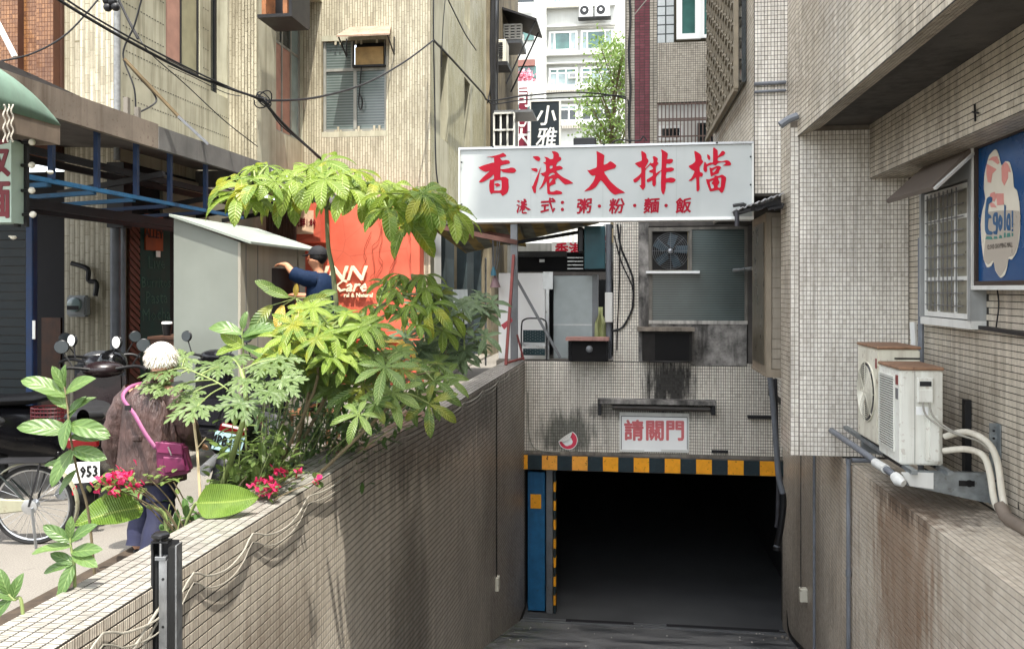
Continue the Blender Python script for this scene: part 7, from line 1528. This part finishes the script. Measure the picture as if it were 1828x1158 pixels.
PACH = [palmate('leaf', L_BRIGHT, k, .4, .125, dr, 290, obov, .2, sd_) for k, dr, sd_ in ((7, 1.3, 1), (6, 1.9, 2), (7, 2.3, 3), (5, 1.5, 4))]
PACM = [palmate('leaf', L_MID, k, .32, .09, dr, 290, obov, .2, sd_) for k, dr, sd_ in ((7, .8, 5), (6, 1.2, 6), (7, .5, 7))]
SCHE = [palmate('leaf', L_MID, k, .2, .06, dr, 320, None, .15, sd_, 6) for k, dr, sd_ in ((7, .5, 8), (6, .8, 9), (8, .4, 10))]
SCHD = [palmate('leaf', L_DULL, k, .22, .06, dr, 320, None, .15, sd_, 6) for k, dr, sd_ in ((7, .5, 12), (6, .9, 13), (6, .3, 14))]
SCHB = [palmate('leaf', L_BRIGHT, k, .22, .06, dr, 320, None, .15, sd_, 6) for k, dr, sd_ in ((7, .5, 15), (6, .8, 16))]
YPAL = palmate('leaf', L_YELLOW, 5, .24, .08, 1.2, 240, None, .3, 40, 6)
PAPY = [papaya('leaf', L_PAPAYA, .25, s_) for s_ in (1, 2, 3)]
TX = XLO-.1
# --- tall malabar chestnut
tb = P3(588, 760, 7.0); tb = Vector((TX-.2, tb.y, 0))
lv = []
up_px = [(430, 318, 6.7), (462, 330, 6.6), (420, 345, 6.9), (452, 300, 7.1), (478, 296, 7.0), (490, 325, 6.6), (500, 303, 7.2), (528, 316, 6.7), (552, 300, 6.6), (566, 325, 6.9), (590, 296, 7.2), (575, 290, 6.8), (612, 310, 6.5), (632, 318, 7.0), (622, 338, 6.5), (655, 330, 7.2), (672, 325, 6.7), (690, 345, 6.4), (705, 330, 7.0), (722, 345, 6.6), (740, 338, 7.1), (752, 360, 6.8), (770, 352, 6.4), (785, 370, 6.9), (800, 372, 6.5), (730, 375, 7.2), (700, 372, 7.3), (765, 385, 7.2), (445, 335, 7.2), (540, 340, 7.2), (645, 350, 7.3), (510, 345, 6.9), (775, 340, 7.4), (425, 350, 6.6), (465, 355, 6.8), (640, 305, 6.8), (580, 320, 6.4), (755, 345, 6.3), (808, 385, 6.8), (690, 370, 6.5), (730, 400, 6.9)]
for i, (u, v, d) in enumerate(up_px): lv.append((P3(u, v, d), rg.randrange(4), (u-600)/170*.9+rg.gauss(0, .3)))
top = P3(583, 372, 7.0); tips = [top]
def br(*px_): return [P3(*q) for q in px_]
stems = [([tb, P3(597, 620, 7.05), P3(596, 500, 7.0), P3(586, 440, 6.98), top], .026, .017),
    (br((583, 374, 7), (560, 350, 6.95), (530, 330, 6.9), (495, 318, 6.8), (455, 318, 6.8)), .012, .006), (br((583, 374, 7), (588, 340, 6.95), (585, 310, 6.9)), .013, .006),
    (br((583, 374, 7), (610, 350, 6.9), (640, 335, 6.9), (672, 335, 6.85)), .012, .006), (br((583, 374, 7), (620, 358, 7.1), (680, 345, 7.1), (740, 350, 7.0), (780, 362, 6.8)), .013, .005), (br((565, 355, 6.96), (552, 325, 6.9), (545, 308, 6.8)), .009, .005)]
bush('malabar_chestnut_tree', 'tallest young tree with drooping finger leaves above the red wall', stems, lv, PACH, STEMG, TRUNK, tb, group=None, cat='tree', tilt=.45, scale=(.6, 1.08))
# --- second group of the same, lower right, in front of the red wall
tb2 = Vector((TX-.15, P3(680, 700, 7.6).y, 0)); lv = []
for i, (u, v, d) in enumerate([(708, 520, 7.0), (735, 500, 7.4), (700, 545, 6.8), (760, 515, 7.0), (785, 525, 7.2), (770, 545, 6.7), (722, 560, 6.7), (745, 580, 6.5), (800, 560, 7.3), (690, 505, 7.5), (715, 490, 7.3), (758, 492, 7.2), (660, 545, 7.2), (735, 545, 6.6), (790, 590, 7)]): lv.append((P3(u, v, d), rg.randrange(4), (u-735)/120*.8+rg.gauss(0, .3)))
bush('malabar_chestnut_tree', 'smaller tree with drooping finger leaves to the right of the tall one', [([tb2, P3(668, 640, 7.3), P3(655, 575, 7.2), P3(690, 540, 7.1), P3(735, 525, 7.0), P3(775, 530, 7.0)], .022, .008), (br((655, 575, 7.2), (700, 560, 7.0), (745, 565, 6.8)), .01, .006)], lv, [PACH[0], PACH[1], PACH[2], PACM[0]], STEMG, TRUNK, tb2, cat='tree', tilt=.4, scale=(.5, .78))
# --- umbrella plant masses
def cluster(n, cu, cv, su, sv_, d0, d1, metas, cond=None):
    out = []
    while len(out) < n:
        u = rg.uniform(cu-su, cu+su); v = rg.uniform(cv-sv_, cv+sv_)
        if ((u-cu)/su)**2+((v-cv)/sv_)**2 > 1: continue
        out.append((P3(u, v, rg.uniform(d0, d1)), rg.randrange(metas), rg.uniform(-1.2, 1.2)))
    return out
ub = Vector((TX-.25, P3(590, 760, 6.3).y, 0))
bush('umbrella_plant', 'bushy umbrella plant with light green leaves in the middle of the planting', [([ub, P3(590, 690, 6.3), P3(600, 630, 6.3), P3(640, 600, 6.3)], .016, .008), ([ub+Vector((.1, .1, 0)), P3(555, 680, 6.2), P3(545, 620, 6.2), P3(520, 590, 6.2)], .014, .007), (br((600, 640, 6.3), (660, 640, 6.2), (700, 650, 6.1)), .009, .005)],
    cluster(56, 600, 620, 135, 75, 5.8, 6.6, 3), SCHE, STEMG, STEMB, ub, tilt=.55)
ub = Vector((TX-.2, P3(560, 760, 5.9).y, 0))
bush('umbrella_plant', 'yellow green umbrella plant in front, with star shaped leaves over the wall', [([ub, P3(560, 700, 5.9), P3(560, 620, 5.8), P3(590, 585, 5.8)], .014, .006)], cluster(26, 575, 600, 100, 55, 5.5, 6.0, 2), SCHB, STEMG, STEMB, ub, tilt=.6)
ub = Vector((TX-.3, P3(790, 720, 8.2).y, 0))
bush('umbrella_plant', 'dull green leafy bush reaching right towards the dark doorways', [([ub, P3(785, 660, 8), P3(800, 590, 8), P3(840, 545, 8)], .016, .006), (br((790, 640, 8), (815, 600, 7.8), (850, 590, 7.8), (880, 545, 7.9)), .01, .004)], cluster(40, 795, 585, 75, 72, 7.3, 8.5, 3)+[(P3(868, 560, 7.9), 0, .6), (P3(878, 540, 7.9), 1, .9), (P3(860, 525, 8), 2, .3)], SCHD, STEMG, STEMB, ub, tilt=.5)
ub = Vector((TX-.08, P3(690, 790, 5.7).y, 0)); lv = []
for (u, v, d, s_) in [(622+65, 655, 5.6, 0), (640, 740, 5.4, -.5), (765, 720, 6.0, .4), (745, 705, 6.2, -.3), (795, 672, 6.7, .8), (780, 650, 6.8, .6), (700, 700, 5.7, .2), (670, 720, 5.6, -.2), (775, 680, 6.3, .3), (720, 660, 6.0, 0), (650, 690, 5.8, -.6), (775, 700, 6.4, .5), (625, 700, 5.9, -.8), (755, 650, 6.5, .2)]: lv.append((P3(u, v, d), rg.randrange(3), s_))
bush('malabar_chestnut_tree', 'low spreading sapling whose finger leaves hang over the wall top', [([ub, P3(700, 720, 5.9), P3(720, 680, 6.1), P3(760, 665, 6.3)], .014, .006), (br((700, 725, 5.9), (670, 705, 5.8), (645, 700, 5.8)), .009, .005)], lv, PACM, STEMG, STEMB, ub, tilt=.75, scale=(.6, .9), cat='tree')
# --- papaya
ub = Vector((TX-.35, P3(440, 800, 5.6).y, 0)); lv = []
for (u, v, d, s_) in [(300, 662, 5.3, -.9), (330, 640, 5.5, -.6), (285, 690, 5.2, -1.0), (345, 700, 5.1, -.5), (390, 655, 5.4, -.2), (415, 640, 5.6, .1), (352, 725, 4.9, -.4), (440, 680, 5.2, .1), (470, 655, 5.3, .4), (430, 720, 5.0, -.2), (480, 700, 5.0, .3), (505, 680, 5.2, .6), (318, 690, 5.0, -.7), (495, 640, 5.5, .5)]: lv.append((P3(u, v, d), rg.randrange(3), s_))
bush('papaya_plant', 'papaya plant with jagged lobed leaves in front of the old woman', [([ub, P3(432, 760, 5.3), P3(438, 700, 5.3), P3(430, 660, 5.4)], .022, .012), (br((436, 730, 5.3), (400, 690, 5.2), (350, 665, 5.3), (325, 655, 5.4)), .006, .004)], lv, PAPY, STEMG, STEMG, ub, tilt=.35, scale=(.62, .95), petr=.005)
# --- big ovate leaves cluster (top left of the papaya)
OVB = [simple('leaf', L_YOUNG, .2, .085, d_, s_) for d_, s_ in ((.5, 1), (.9, 2), (.2, 3))]; OVG = [simple('leaf', L_BRIGHT, .16, .08, .5, 5)]
def stemplant(label, base, top_px, rows_, metas, sc, lean=0, name='young_plant', stemr=.008, n=None):
    t = thing(name, label, 'plant', base); P = pline([base]+[P3(*q) for q in top_px], 6); MB().tube(P, list(np.linspace(stemr, stemr*.5, len(P))), 8).build('stem', STEMG if lean == 0 else STEMB, t)
    for (u, v, d, ang, el, s_) in rows_:
        p = P3(u, v, d); q = min(P, key=lambda a: (a-p).length); v_ = RT*math.sin(R(ang))+Vector((0, 0, 1))*math.cos(R(ang))+FW*el; y = v_.normalized(); n = (-FW*.75+Vector((0, 0, .65))); n = (n-y*n.dot(y)).normalized(); x = y.cross(n)
        M = Matrix((x, y, n)).transposed() @ Matrix.Rotation(rg.gauss(0, .25), 3, 'Y'); m_ = metas[rg.randrange(len(metas))]
        inst('leaf', m_, t, q, M, s_*sc)
    return t
b0 = P3(178, 1040, 4.0); b0 = Vector((b0.x, b0.y, 0))
YL = [simple('leaf', L_YOUNG, .25, .1, d_, s_, 10) for d_, s_ in ((.5, 11), (.8, 12), (.35, 13))]
stemplant('young plant with large smooth oval leaves in front of the bicycle', b0, [(160, 930, 3.95), (140, 850, 3.9), (126, 780, 3.85), (120, 720, 3.85), (115, 690, 3.85)],
    [(118, 700, 3.85, 62, -.2, .8), (116, 692, 3.85, -30, 0, .55), (117, 690, 3.85, 5, 0, .5), (119, 705, 3.85, -65, -.2, 1.0), (124, 730, 3.85, -50, .1, .7), (122, 738, 3.85, 60, .3, .65), (125, 745, 3.85, 172, -.45, .7), (126, 760, 3.87, 100, -.2, 1.0), (128, 770, 3.87, -85, -.2, 1.05), (128, 775, 3.87, 95, .2, .8), (131, 800, 3.88, -160, -.4, .85), (128, 795, 3.87, 105, -.1, .85), (134, 820, 3.9, -100, .1, .7), (136, 830, 3.9, -155, -.3, .6), (124, 748, 3.86, 30, .2, .6)], YL, .85, lean=1, stemr=.007)
b0 = P3(135, 1055, 3.6); b0 = Vector((b0.x, b0.y, 0))
stemplant('small seedling with pointed green leaves near the bottom left', b0, [(133, 1020, 3.6), (128, 985, 3.6), (125, 960, 3.6)],
    [(126, 965, 3.6, 55, 0, .7), (126, 965, 3.6, -60, 0, .7), (128, 975, 3.6, -100, -.2, .8), (130, 985, 3.6, 85, -.1, .75), (130, 990, 3.6, 110, -.3, .75), (131, 1000, 3.6, -110, 0, .7), (132, 1010, 3.6, -170, -.4, .75), (132, 1005, 3.6, -75, .2, .6), (126, 960, 3.6, 5, 0, .5), (133, 1025, 3.6, -160, -.3, .7)], YL, .78)
b0 = P3(48, 1092, 3.3); b0 = Vector((b0.x, b0.y, 0))
stemplant('sprig of pointed leaves cut off by the left edge at the bottom', b0, [(40, 1085, 3.3), (25, 1070, 3.3), (15, 1060, 3.3)],
    [(25, 1070, 3.3, -60, 0, .7), (22, 1068, 3.3, 20, 0, .6), (15, 1060, 3.3, -100, 0, .8), (20, 1068, 3.3, -140, -.2, .7), (15, 1060, 3.3, -20, 0, .6)], YL, .72)
b0 = Vector((TX-.2, P3(420, 780, 6.0).y, 0))
stemplant('leafy shoot with broad light leaves above the papaya leaves', b0, [(435, 640, 5.9), (432, 600, 5.9), (434, 585, 5.9)],
    [(433, 595, 5.9, -75, 0, .95), (433, 598, 5.9, 80, 0, .95), (434, 588, 5.9, 10, 0, .5), (434, 605, 5.9, 60, .2, .9), (433, 612, 5.9, -110, -.2, .9), (434, 615, 5.9, 120, -.2, .95), (434, 625, 5.9, -60, .1, .9)], OVB+OVG, 1.35)
# --- banana leaves
bn = thing('banana_plant', 'low plant with two broad banana leaves beside the wall top', 'plant', Vector((TX-.1, P3(300, 950, 4.9).y, 0)))
bprof = lambda t: max(.02, min(1, (t*6)**.7)*(1 if t < .4 else max(0, 1-((t-.4)/.61)**2.2)))
def bleaf(base, tip, W, nrm, droop, seed):
    b = MB(); d = Vector(tip)-Vector(base); blade(b, base, d+Vector((0, 0, droop*d.length*.4)), nrm, d.length*1.06, W, droop, .35, bprof, 20, .04, random.Random(seed)); o = b.build('leaf', L_BANANA, bn)
bleaf(P3(255, 905, 4.75), P3(140, 935, 4.5), .2, (-FW+Vector((0, 0, .9))), .35, 1)
bleaf(P3(350, 897, 4.7), P3(456, 888, 4.75), .19, (-FW*1.2+Vector((0, 0, .7))), -.25, 2)
bleaf(P3(250, 895, 4.8), P3(205, 880, 5.0), .12, (-FW+Vector((0, 0, 1.2))), .1, 3)
bw_ = wloc(bn); MB().tube(pline([bw_, P3(300, 960, 4.8), P3(292, 915, 4.8), P3(262, 902, 4.76)], 5), [.012]*16, 8).tube(pline([bw_+Vector((.05, 0, 0)), P3(330, 950, 4.75), P3(345, 905, 4.72), P3(352, 897, 4.7)], 5), .009, 8).build('stalks', STEMG, bn, kind='stuff')
# --- bougainvillea
def boug(label, spots, stems_, seed):
    rg2 = random.Random(seed); t = thing('bougainvillea', label, 'flowering plant', Vector((TX, P3(spots[0][0], 900, 5).y, 0))); MAGN = bpy.data.materials.get('bract_magenta') or leaf_mat('bract_magenta', S(226, 34, 96), S(240, 60, 120), S(250, 120, 170), trans=.35)
    for (u, v, d, n, r_) in spots:
        b = MB(); c = P3(u, v, d)
        for k in range(n):
            p = c+Vector((rg2.gauss(0, 1), rg2.gauss(0, 1), rg2.gauss(0, .8)))*r_; dd = Vector((rg2.gauss(0, 1), rg2.gauss(-.4, 1), rg2.gauss(.2, 1))).normalized(); blade(b, p, dd, dd.orthogonal(), .04, .036, .2, .3, None, 4, .05, rg2)
        b.build('flower', MAGN, t)
    lf = MB()
    for (u, v, d, n, r_) in spots+stems_:
        for k in range(n//2+4):
            p = P3(u, v+4, d)+Vector((rg2.gauss(0, 1), rg2.gauss(0, 1), rg2.gauss(0, .7)))*(r_*1.5); dd = Vector((rg2.gauss(0, 1), rg2.gauss(0, 1), rg2.gauss(.2, .6))).normalized(); blade(lf, p, dd, Vector((0, 0, 1)), .05, .03, .3, .2, None, 4, .03, rg2)
    lf.build('leaves', L_MID, t, kind='stuff')
    st_ = MB(); px_ = [q[:3] for q in spots+stems_]; base = wloc(t)
    for q in px_: e = P3(*q); st_.tube(pline([base, base.lerp(e, .5)+Vector((0, 0, .12)), e], 4), .004, 5)
    st_.build('twigs', STEMB, t, kind='stuff'); return t
boug('magenta bougainvillea blossoms in front of the brown coat hem', [(182, 862, 4.7, 16, .022), (205, 852, 4.65, 22, .025), (222, 850, 4.6, 24, .028), (240, 868, 4.6, 12, .018), (208, 872, 4.6, 12, .02)], [(262, 850, 4.7, 8, .03), (290, 848, 4.75, 8, .03), (310, 860, 4.8, 6, .03)], 1)
boug('magenta bougainvillea blossoms lying over the wall top in the middle', [(462, 868, 5.1, 18, .025), (480, 862, 5.1, 20, .025), (500, 838, 5.2, 14, .02), (488, 870, 5.0, 12, .018), (532, 842, 5.2, 5, .01), (567, 858, 5.1, 7, .012)], [(440, 850, 5.2, 8, .04), (510, 850, 5.2, 8, .04), (540, 848, 5.2, 6, .04)], 2)
# --- wispy undergrowth
def under(name, label, boxes, n, mat, L, W, seed, cat='plant', upw=.4, basez=.05):
    rg2 = random.Random(seed); u0, v0, u1, v1, d0, d1 = boxes; c = P3((u0+u1)/2, v1, (d0+d1)/2); t = thing(name, label, cat, Vector((min(c.x, TX), c.y, 0)))
    b = MB(); st_ = MB(); base = wloc(t); ns = 14; tips = []
    for k in range(ns):
        p = P3(rg2.uniform(u0, u1), rg2.uniform(v0, v1), rg2.uniform(d0, d1)); r0_ = Vector((min(p.x, TX)+rg2.uniform(-.1, 0), p.y, basez)); st_.tube(pline([r0_, r0_.lerp(p, .5)+Vector((0, 0, .05)), p], 3), .004, 4); tips.append((r0_, p))
    for k in range(n):
        a, e = tips[rg2.randrange(ns)]; f = rg2.uniform(.35, 1.05); p = a.lerp(e, f)+Vector((rg2.gauss(0, 1), rg2.gauss(0, 1), rg2.gauss(0, 1)))*L*.7
        dd = Vector((rg2.gauss(0, 1), rg2.gauss(-.2, 1), rg2.gauss(upw, .6))).normalized(); blade(b, p, dd, Vector((0, 0, 1)), L*rg2.uniform(.6, 1.2), W, .4, .2, None, 4, .03, rg2)
    b.build('foliage', mat, t, kind='stuff'); st_.build('stems', STEMG, t, kind='stuff'); return t
under('shrub', 'dark feathery shrub low behind the wall under the saplings', (520, 715, 650, 800, 6.1, 6.9), 900, L_GRND, .07, .012, 21)
under('shrub', 'leafy light green shrub below the papaya', (395, 740, 510, 850, 5.3, 5.9), 330, L_MID, .1, .05, 22)
under('shrub', 'dark leafed small shrub at the wall edge beside the banana leaves', (300, 895, 420, 950, 4.7, 5.0), 130, L_GRND, .09, .04, 23)
under('shrub', 'sparse shrub with round leaves right of the papaya stem', (440, 790, 540, 835, 5.5, 5.9), 160, L_MID, .08, .05, 24)
under('shrub', 'shaded undergrowth beneath the umbrella plants', (560, 680, 780, 760, 6.4, 7.4), 500, L_GRND, .11, .035, 25)
under('shrub', 'loose greenery between the papaya and the umbrella plants', (470, 600, 560, 740, 5.9, 6.6), 260, L_DULL, .12, .04, 26)
under('shrub', 'thin leafy bush filling the gap behind the red wall saplings', (640, 560, 800, 680, 7.6, 8.6), 420, L_DULL, .13, .04, 27)
# yellowing drooping leaves and bare stake
yl = thing('young_plant', 'wilting sapling with yellow hanging leaves near the kiosk hatch', 'plant', Vector((TX-.3, P3(520, 700, 6.4).y, 0))); base = wloc(yl)
MB().tube(pline([base, P3(530, 640, 6.4), P3(535, 560, 6.4), P3(525, 525, 6.4)], 5), .007, 6).build('stem', STEMB, yl)
YW_ = [simple('leaf', L_YELLOW, .2, .09, .3, 31)]; GW_ = [simple('leaf', L_MID, .24, .09, .7, 32)]
for (u, v, ang, m_, s_) in ((532, 540, 175, YW_[0], 1.0), (505, 545, 190, YW_[0], .95), (528, 528, 10, YW_[0], .5), (485, 545, 215, GW_[0], 1.2), (540, 540, 80, GW_[0], 1), (515, 530, -70, GW_[0], .9), (550, 545, 120, GW_[0], .9), (565, 530, 75, GW_[0], .7), (500, 525, -60, GW_[0], .9)):
    y = (RT*math.sin(R(ang))+Vector((0, 0, 1))*math.cos(R(ang))-FW*.2).normalized(); n = -FW+Vector((0, 0, .4)); n = (n-y*n.dot(y)).normalized(); x = y.cross(n); p = P3(u, v, 6.35); inst('leaf', m_, yl, p, Matrix((x, y, n)).transposed(), s_); MB().tube([P3(528, 532, 6.4), p], .004, 4).build('petiole', STEMG, yl)
sk = MB().tube([P3(358, 900, 4.9), P3(352, 800, 4.95), P3(345, 745, 5.0)], .008, 6).tube([P3(352, 800, 4.95), P3(368, 780, 4.95)], .003, 4).build('dry_stake', pm('dry_twig', S(176, 160, 126), .8)); tag(sk, 'pale dry stake standing beside the number plate', 'stick')
# soil strip and low ground litter
so2 = MB(); so2.box(XLO-.75, XLO-.002, 3.2, 13.4, .0, .06); so2.build('planting_soil', pm('soil', S(62, 52, 42), .95, var=.4, ns=14, bump=.6), kind='structure')
# ---------------- tree beyond, beside the white block
td = thing('street_tree', 'sunlit green tree in front of the far white block', 'tree', (at(1100, 260, Y=34).x, 34, 0)); tx_ = wloc(td).x
MB().tube([(tx_, 34, 0), (tx_-.1, 34, 4), (tx_-.2, 34, 7), (tx_-.1, 34.1, 10)], [.16, .13, .09, .04], 8).build('trunk', STEMB, td); rg3 = random.Random(5); br_ = MB(); cr_ = MB(); cents = []
for k in range(60):
    v = rg3.uniform(80, 262); hw = 12+34*math.sin(min(1, (v-60)/120)*1.57); u = 1092+rg3.uniform(-hw, hw*.95); c = at(u, v, Y=34+rg3.uniform(-1.2, 1.2)); cents.append(c); br_.tube([(tx_-.1, 34, max(2, c.z-1.5)), c], .025, 4)
br_.build('branches', STEMB, td, kind='stuff')
for c in cents:
    for k in range(75):
        p = c+Vector((rg3.gauss(0, .3), rg3.gauss(0, .35), rg3.gauss(0, .26))); dd = Vector((rg3.gauss(0, 1), rg3.gauss(0, 1), rg3.gauss(0, .8))).normalized(); s_ = dd.orthogonal().normalized()*.05; L_ = rg3.uniform(.1, .2); cr_.add([p, p+dd*L_*.5+s_, p+dd*L_, p+dd*L_*.5-s_], [(0, 1, 2, 3)], uvs=[(.5, 0), (1, .5), (.5, 1), (0, .5)])
cr_.build('crown', leaf_mat('leaf_tree', S(134, 156, 62), S(92, 122, 48), S(150, 168, 84), trans=.4), td, kind='stuff')
# ================================================================ cables over the street and on the wall
def wire(pts, r, lab, mat=None, n=6, cat='cable', nm='cable'):
    c = MB().tube(pline([at(u, v, D=d) for u, v, d in pts], n), r*.72, 6).build(nm, mat or CABLE_B); tag(c, lab, cat); return c
wire([(60, -30, 7.6), (140, 22, 8), (250, 85, 8.6), (360, 140, 9.3), (470, 178, 10)], .022, 'thickest black overhead cable sweeping down from the top left')
wire([(60, -42, 7.65), (150, 20, 8.05), (270, 88, 8.7), (380, 143, 9.4), (468, 180, 10.05)], .014, 'thin black cable strapped along the thick overhead cable')
wire([(470, 180, 10), (560, 175, 11), (650, 150, 12.4), (720, 112, 13.5), (774, 72, 14.4)], .02, 'black cable sagging past the big old window to the corner')
wire([(470, 180, 10), (495, 210, 10.4), (530, 245, 11), (575, 285, 12)], .026, 'double black cable dropping from the knot behind the tree top')
wire([(474, 182, 10), (500, 222, 10.4), (540, 255, 11), (574, 288, 12)], .012, 'thin wire falling beside the double black cable')
wire([(774, 72, 14.4), (810, 110, 16), (860, 165, 19), (875, 180, 20), (930, 172, 21), (1020, 165, 21.5), (1090, 170, 21), (1120, 178, 20.5)], .028, 'black cable crossing the alley gap above the black sign')
wire([(872, 172, 20), (880, 186, 20), (940, 178, 21), (1050, 173, 21), (1112, 172, 20.4), (1122, 190, 20.3), (1124, 225, 20.3)], .022, 'lower black cable crossing the alley gap to the maroon building')
wire([(774, -10, 14.5), (774, 72, 14.4), (776, 180, 14.4), (778, 290, 14.3), (782, 330, 14.3)], .02, 'black cable running down the corner of the cream building')
wire([(200, -10, 9.6), (222, 20, 9.6), (244, 60, 9.6), (268, 95, 9.6), (330, 150, 10), (400, 215, 10.4), (460, 262, 10.8)], .009, 'thin black wire slanting across the cream side wall')
wire([(255, -10, 9.5), (240, 45, 9.5), (222, 85, 9.5), (222, 110, 9.5), (240, 160, 9.5), (242, 215, 9.5)], .014, 'black cable curling down beside the taped pipe')
wire([(222, 108, 9.6), (250, 140, 9.9), (275, 168, 10.2), (276, 185, 10.2), (240, 205, 9.8)], .016, 'looped black cable above the canopy joint')
wire([(210, -5, 9.6), (226, 30, 9.6), (246, 70, 9.6)], .02, 'short thick cable tangled at the top of the taped pipe')
wire([(175, 0, 8.6), (120, 60, 8.3), (60, 95, 8.1), (0, 110, 8), (-40, 118, 8)], .012, 'thin cable drooping to the left edge in front of the brown tiles')
wire([(300, 118, 9.4), (345, 138, 9.6), (400, 165, 9.9), (430, 172, 10)], .008, 'loose wire hanging under the thick overhead cable')
wire([(795, -5, 14.5), (790, 60, 14.5), (788, 120, 14.5)], .012, 'thin cable on the greenish side wall near the top')
wire([(800, 0, 14.9), (830, 60, 17), (850, 90, 19)], .018, 'cable slanting down the side wall above the alley')
for k, (u, lab) in enumerate(((878, 'leftmost'), (884, 'middle'), (890, 'rightmost'))):
    wire([(u, -10, 20), (u-3+k, 80, 20), (u-2, 150, 20), (u-8+k*3, 185, 20)], .025, '%s of three cables hanging down the grimy alley corner' % lab)
kn = thing('cable_knot', 'tangled knot where the overhead black cables join', 'cable joint', at(470, 180, D=10))
b = MB(); c_ = at(470, 178, D=10)
for k in range(5): b.tube([c_+Vector((math.cos(q+k)*(.04+.014*k), math.sin(q*1.3+k)*.04, math.sin(q*1.1)*(.03+.018*k))) for q in np.linspace(0, 5.6, 14)], .008, 5)
b.build('loops', CABLE_B, kn, kind='stuff')
pw = MB().bar(at(221, 105, D=9.5), at(325, 215, D=9.9), .045, .03).build('wooden_pole', pm('old_pole', S(120, 104, 78), .8, var=.3)); tag(pw, 'old wooden strut slanting down the cream wall to the canopy', 'pole')
pw = MB().bar(at(372, 258, D=9.9), at(318, 208, D=9.8), .04, .03).build('metal_strut', GREYM); tag(pw, 'grey metal strut ending on the canopy roof', 'pole')
pw = MB().tube([at(-10, 30, Y=9.4), at(27, 102, Y=9.4)], .035, 8).build('white_pipe', WHITEP); tag(pw, 'slanting white pipe against the brown tiles at the top left', 'pipe')
nb = thing('insulator', 'cluster of dark fittings at the top of the taped downpipe', 'fitting', at(207, 10, D=9.9)); b = MB()
for k in range(7): b.ball(at(196+random.uniform(-8, 12), 2+random.uniform(-4, 14), D=9.85), .05, 8, 6)
b.build('fittings', DARKM, nb, kind='stuff')
# pair of cables clipped along the left ramp wall
def wallcable(offs, r, lab):
    pts = []; rq = random.Random(9); ys = [2.3]
    while ys[-1] < 14.2: ys.append(ys[-1]+rq.uniform(.6, .85)*(1 if ys[-1] < 5 else 1.6))
    for i in range(len(ys)-1):
        a, b_ = ys[i], ys[i+1]
        for t in np.linspace(0, 1, 7)[:-1]:
            y = a+(b_-a)*t; sag = (.085 if a < 4.6 else .03)*(1-(2*t-1)**2)*random.uniform(.96, 1.04)*(1+offs*5); pts.append((xl(y)+.012+.012*math.sin(t*3.1), y, WT-.05-offs-sag))
    c = MB().tube(pline(pts, 2), r, 6).build('cable', CABLE_W); tag(c, lab, 'cable')
wallcable(.0, .0052, 'upper white cable draped in loops along the left ramp wall')
wallcable(.045, .0036, 'lower thinner cable draped along the left ramp wall')
# ---------------- flood barrier post
fp = thing('flood_gate_post', 'black and steel flood barrier post with a knob on the left ramp wall', 'post', (-1.94, 3.5, 0))
P_ = at(292, 1000, D=3.62); fx, fy = P_.x, P_.y; zt = at(292, 968, D=3.62).z
GAL2 = pm('post_aluminium', S(150, 152, 154), .35, metal=.7, var=.25, ns=20, streak=.3)
def lb2(name, l0, l1, d0, d1, z0, z1, m, **k):
    c = Vector((fx, fy, 0))+RT*(l0+l1)/2+FW*(d0+d1)/2+Vector((0, 0, (z0+z1)/2)); return MB().obox(c, RT*(l1-l0)/2, FW*(d1-d0)/2, Vector((0, 0, (z1-z0)/2))).build(name, m, fp, **k)
zb = -1.4; lb2('back_plate', -.048, .05, .04, .045, zb, zt, DARKM); lb2('side_channel', -.05, -.04, -.01, .04, zb, zt, BLACK); lb2('side_channel', .0535, .061, -.012, .05, zb, zt-.01, GAL2, bev=.001)
lb2('seal', -.039, -.026, .0, .04, zb, zt-.055, RUBBER); lb2('seal', .022, .05, -.004, .04, zb, zt-.02, RUBBER)
ct_ = lb2('centre_strip', -.018, .016, -.006, .03, zb, zt-.075, GAL2)
for z in (zt-.155, zt-.36, zt-.57): c = Vector((fx, fy, z))+FW*-.0065; MB().lathe(c, [(.006, 0), (.006, .001)], 12, -FW).build('bolt_hole', BLACK, ct_)
lb2('top_cap', -.05, .022, -.012, .04, zt, zt+.008, DARKM); lb2('top_cap', -.05, -.042, -.014, -.01, zt-.03, zt, DARKM); lb2('clamp', -.034, .014, -.012, .03, zt-.075, zt-.058, GREYM, bev=.002)
c = Vector((fx, fy, 0))+RT*-.012; MB().lathe(c+Vector((0, 0, zt-.06)), [(.006, 0), (.006, .075)], 10).build('spindle', STEEL, fp)
rows = [[c+Vector((0, 0, zt+.012+h))+(RT*math.cos(q)+FW*math.sin(q))*r*(1+.06*math.cos(5*q)) for q in np.linspace(0, 6.283, 31)[:-1]] for (r, h) in ((.001, 0), (.012, 0), (.03, .008), (.037, .016), (.036, .026), (.028, .032), (.001, .033))]
MB().grid(rows, closeu=True).build('knob', BLACK, fp)
for k, (l0, l1) in enumerate(((-.05, -.11), (-.05, -.13))):
    c = MB().tube(pline([Vector((XL+.016, fy+.03, .33-.05*k)), Vector((XL+.02, fy-.25, .2-.06*k)), Vector((XL+.016, fy-.6, .02-.05*k)), Vector((XL+.016, fy-1.0, -.08-.05*k))], 5), .007-.002*k, 6).build('cable', CABLE_W); tag(c, 'white cable looping down %s of the flood post in the corner' % ('just left', 'lower left')[k], 'cable')
sl = MB().bar(at(655, 768, Z=WT+.012), at(682, 772, Z=WT+.012), .05, .015).build('slate_chip', CONC); tag(sl, 'flat grey chip lying on the wall capping', 'stone')
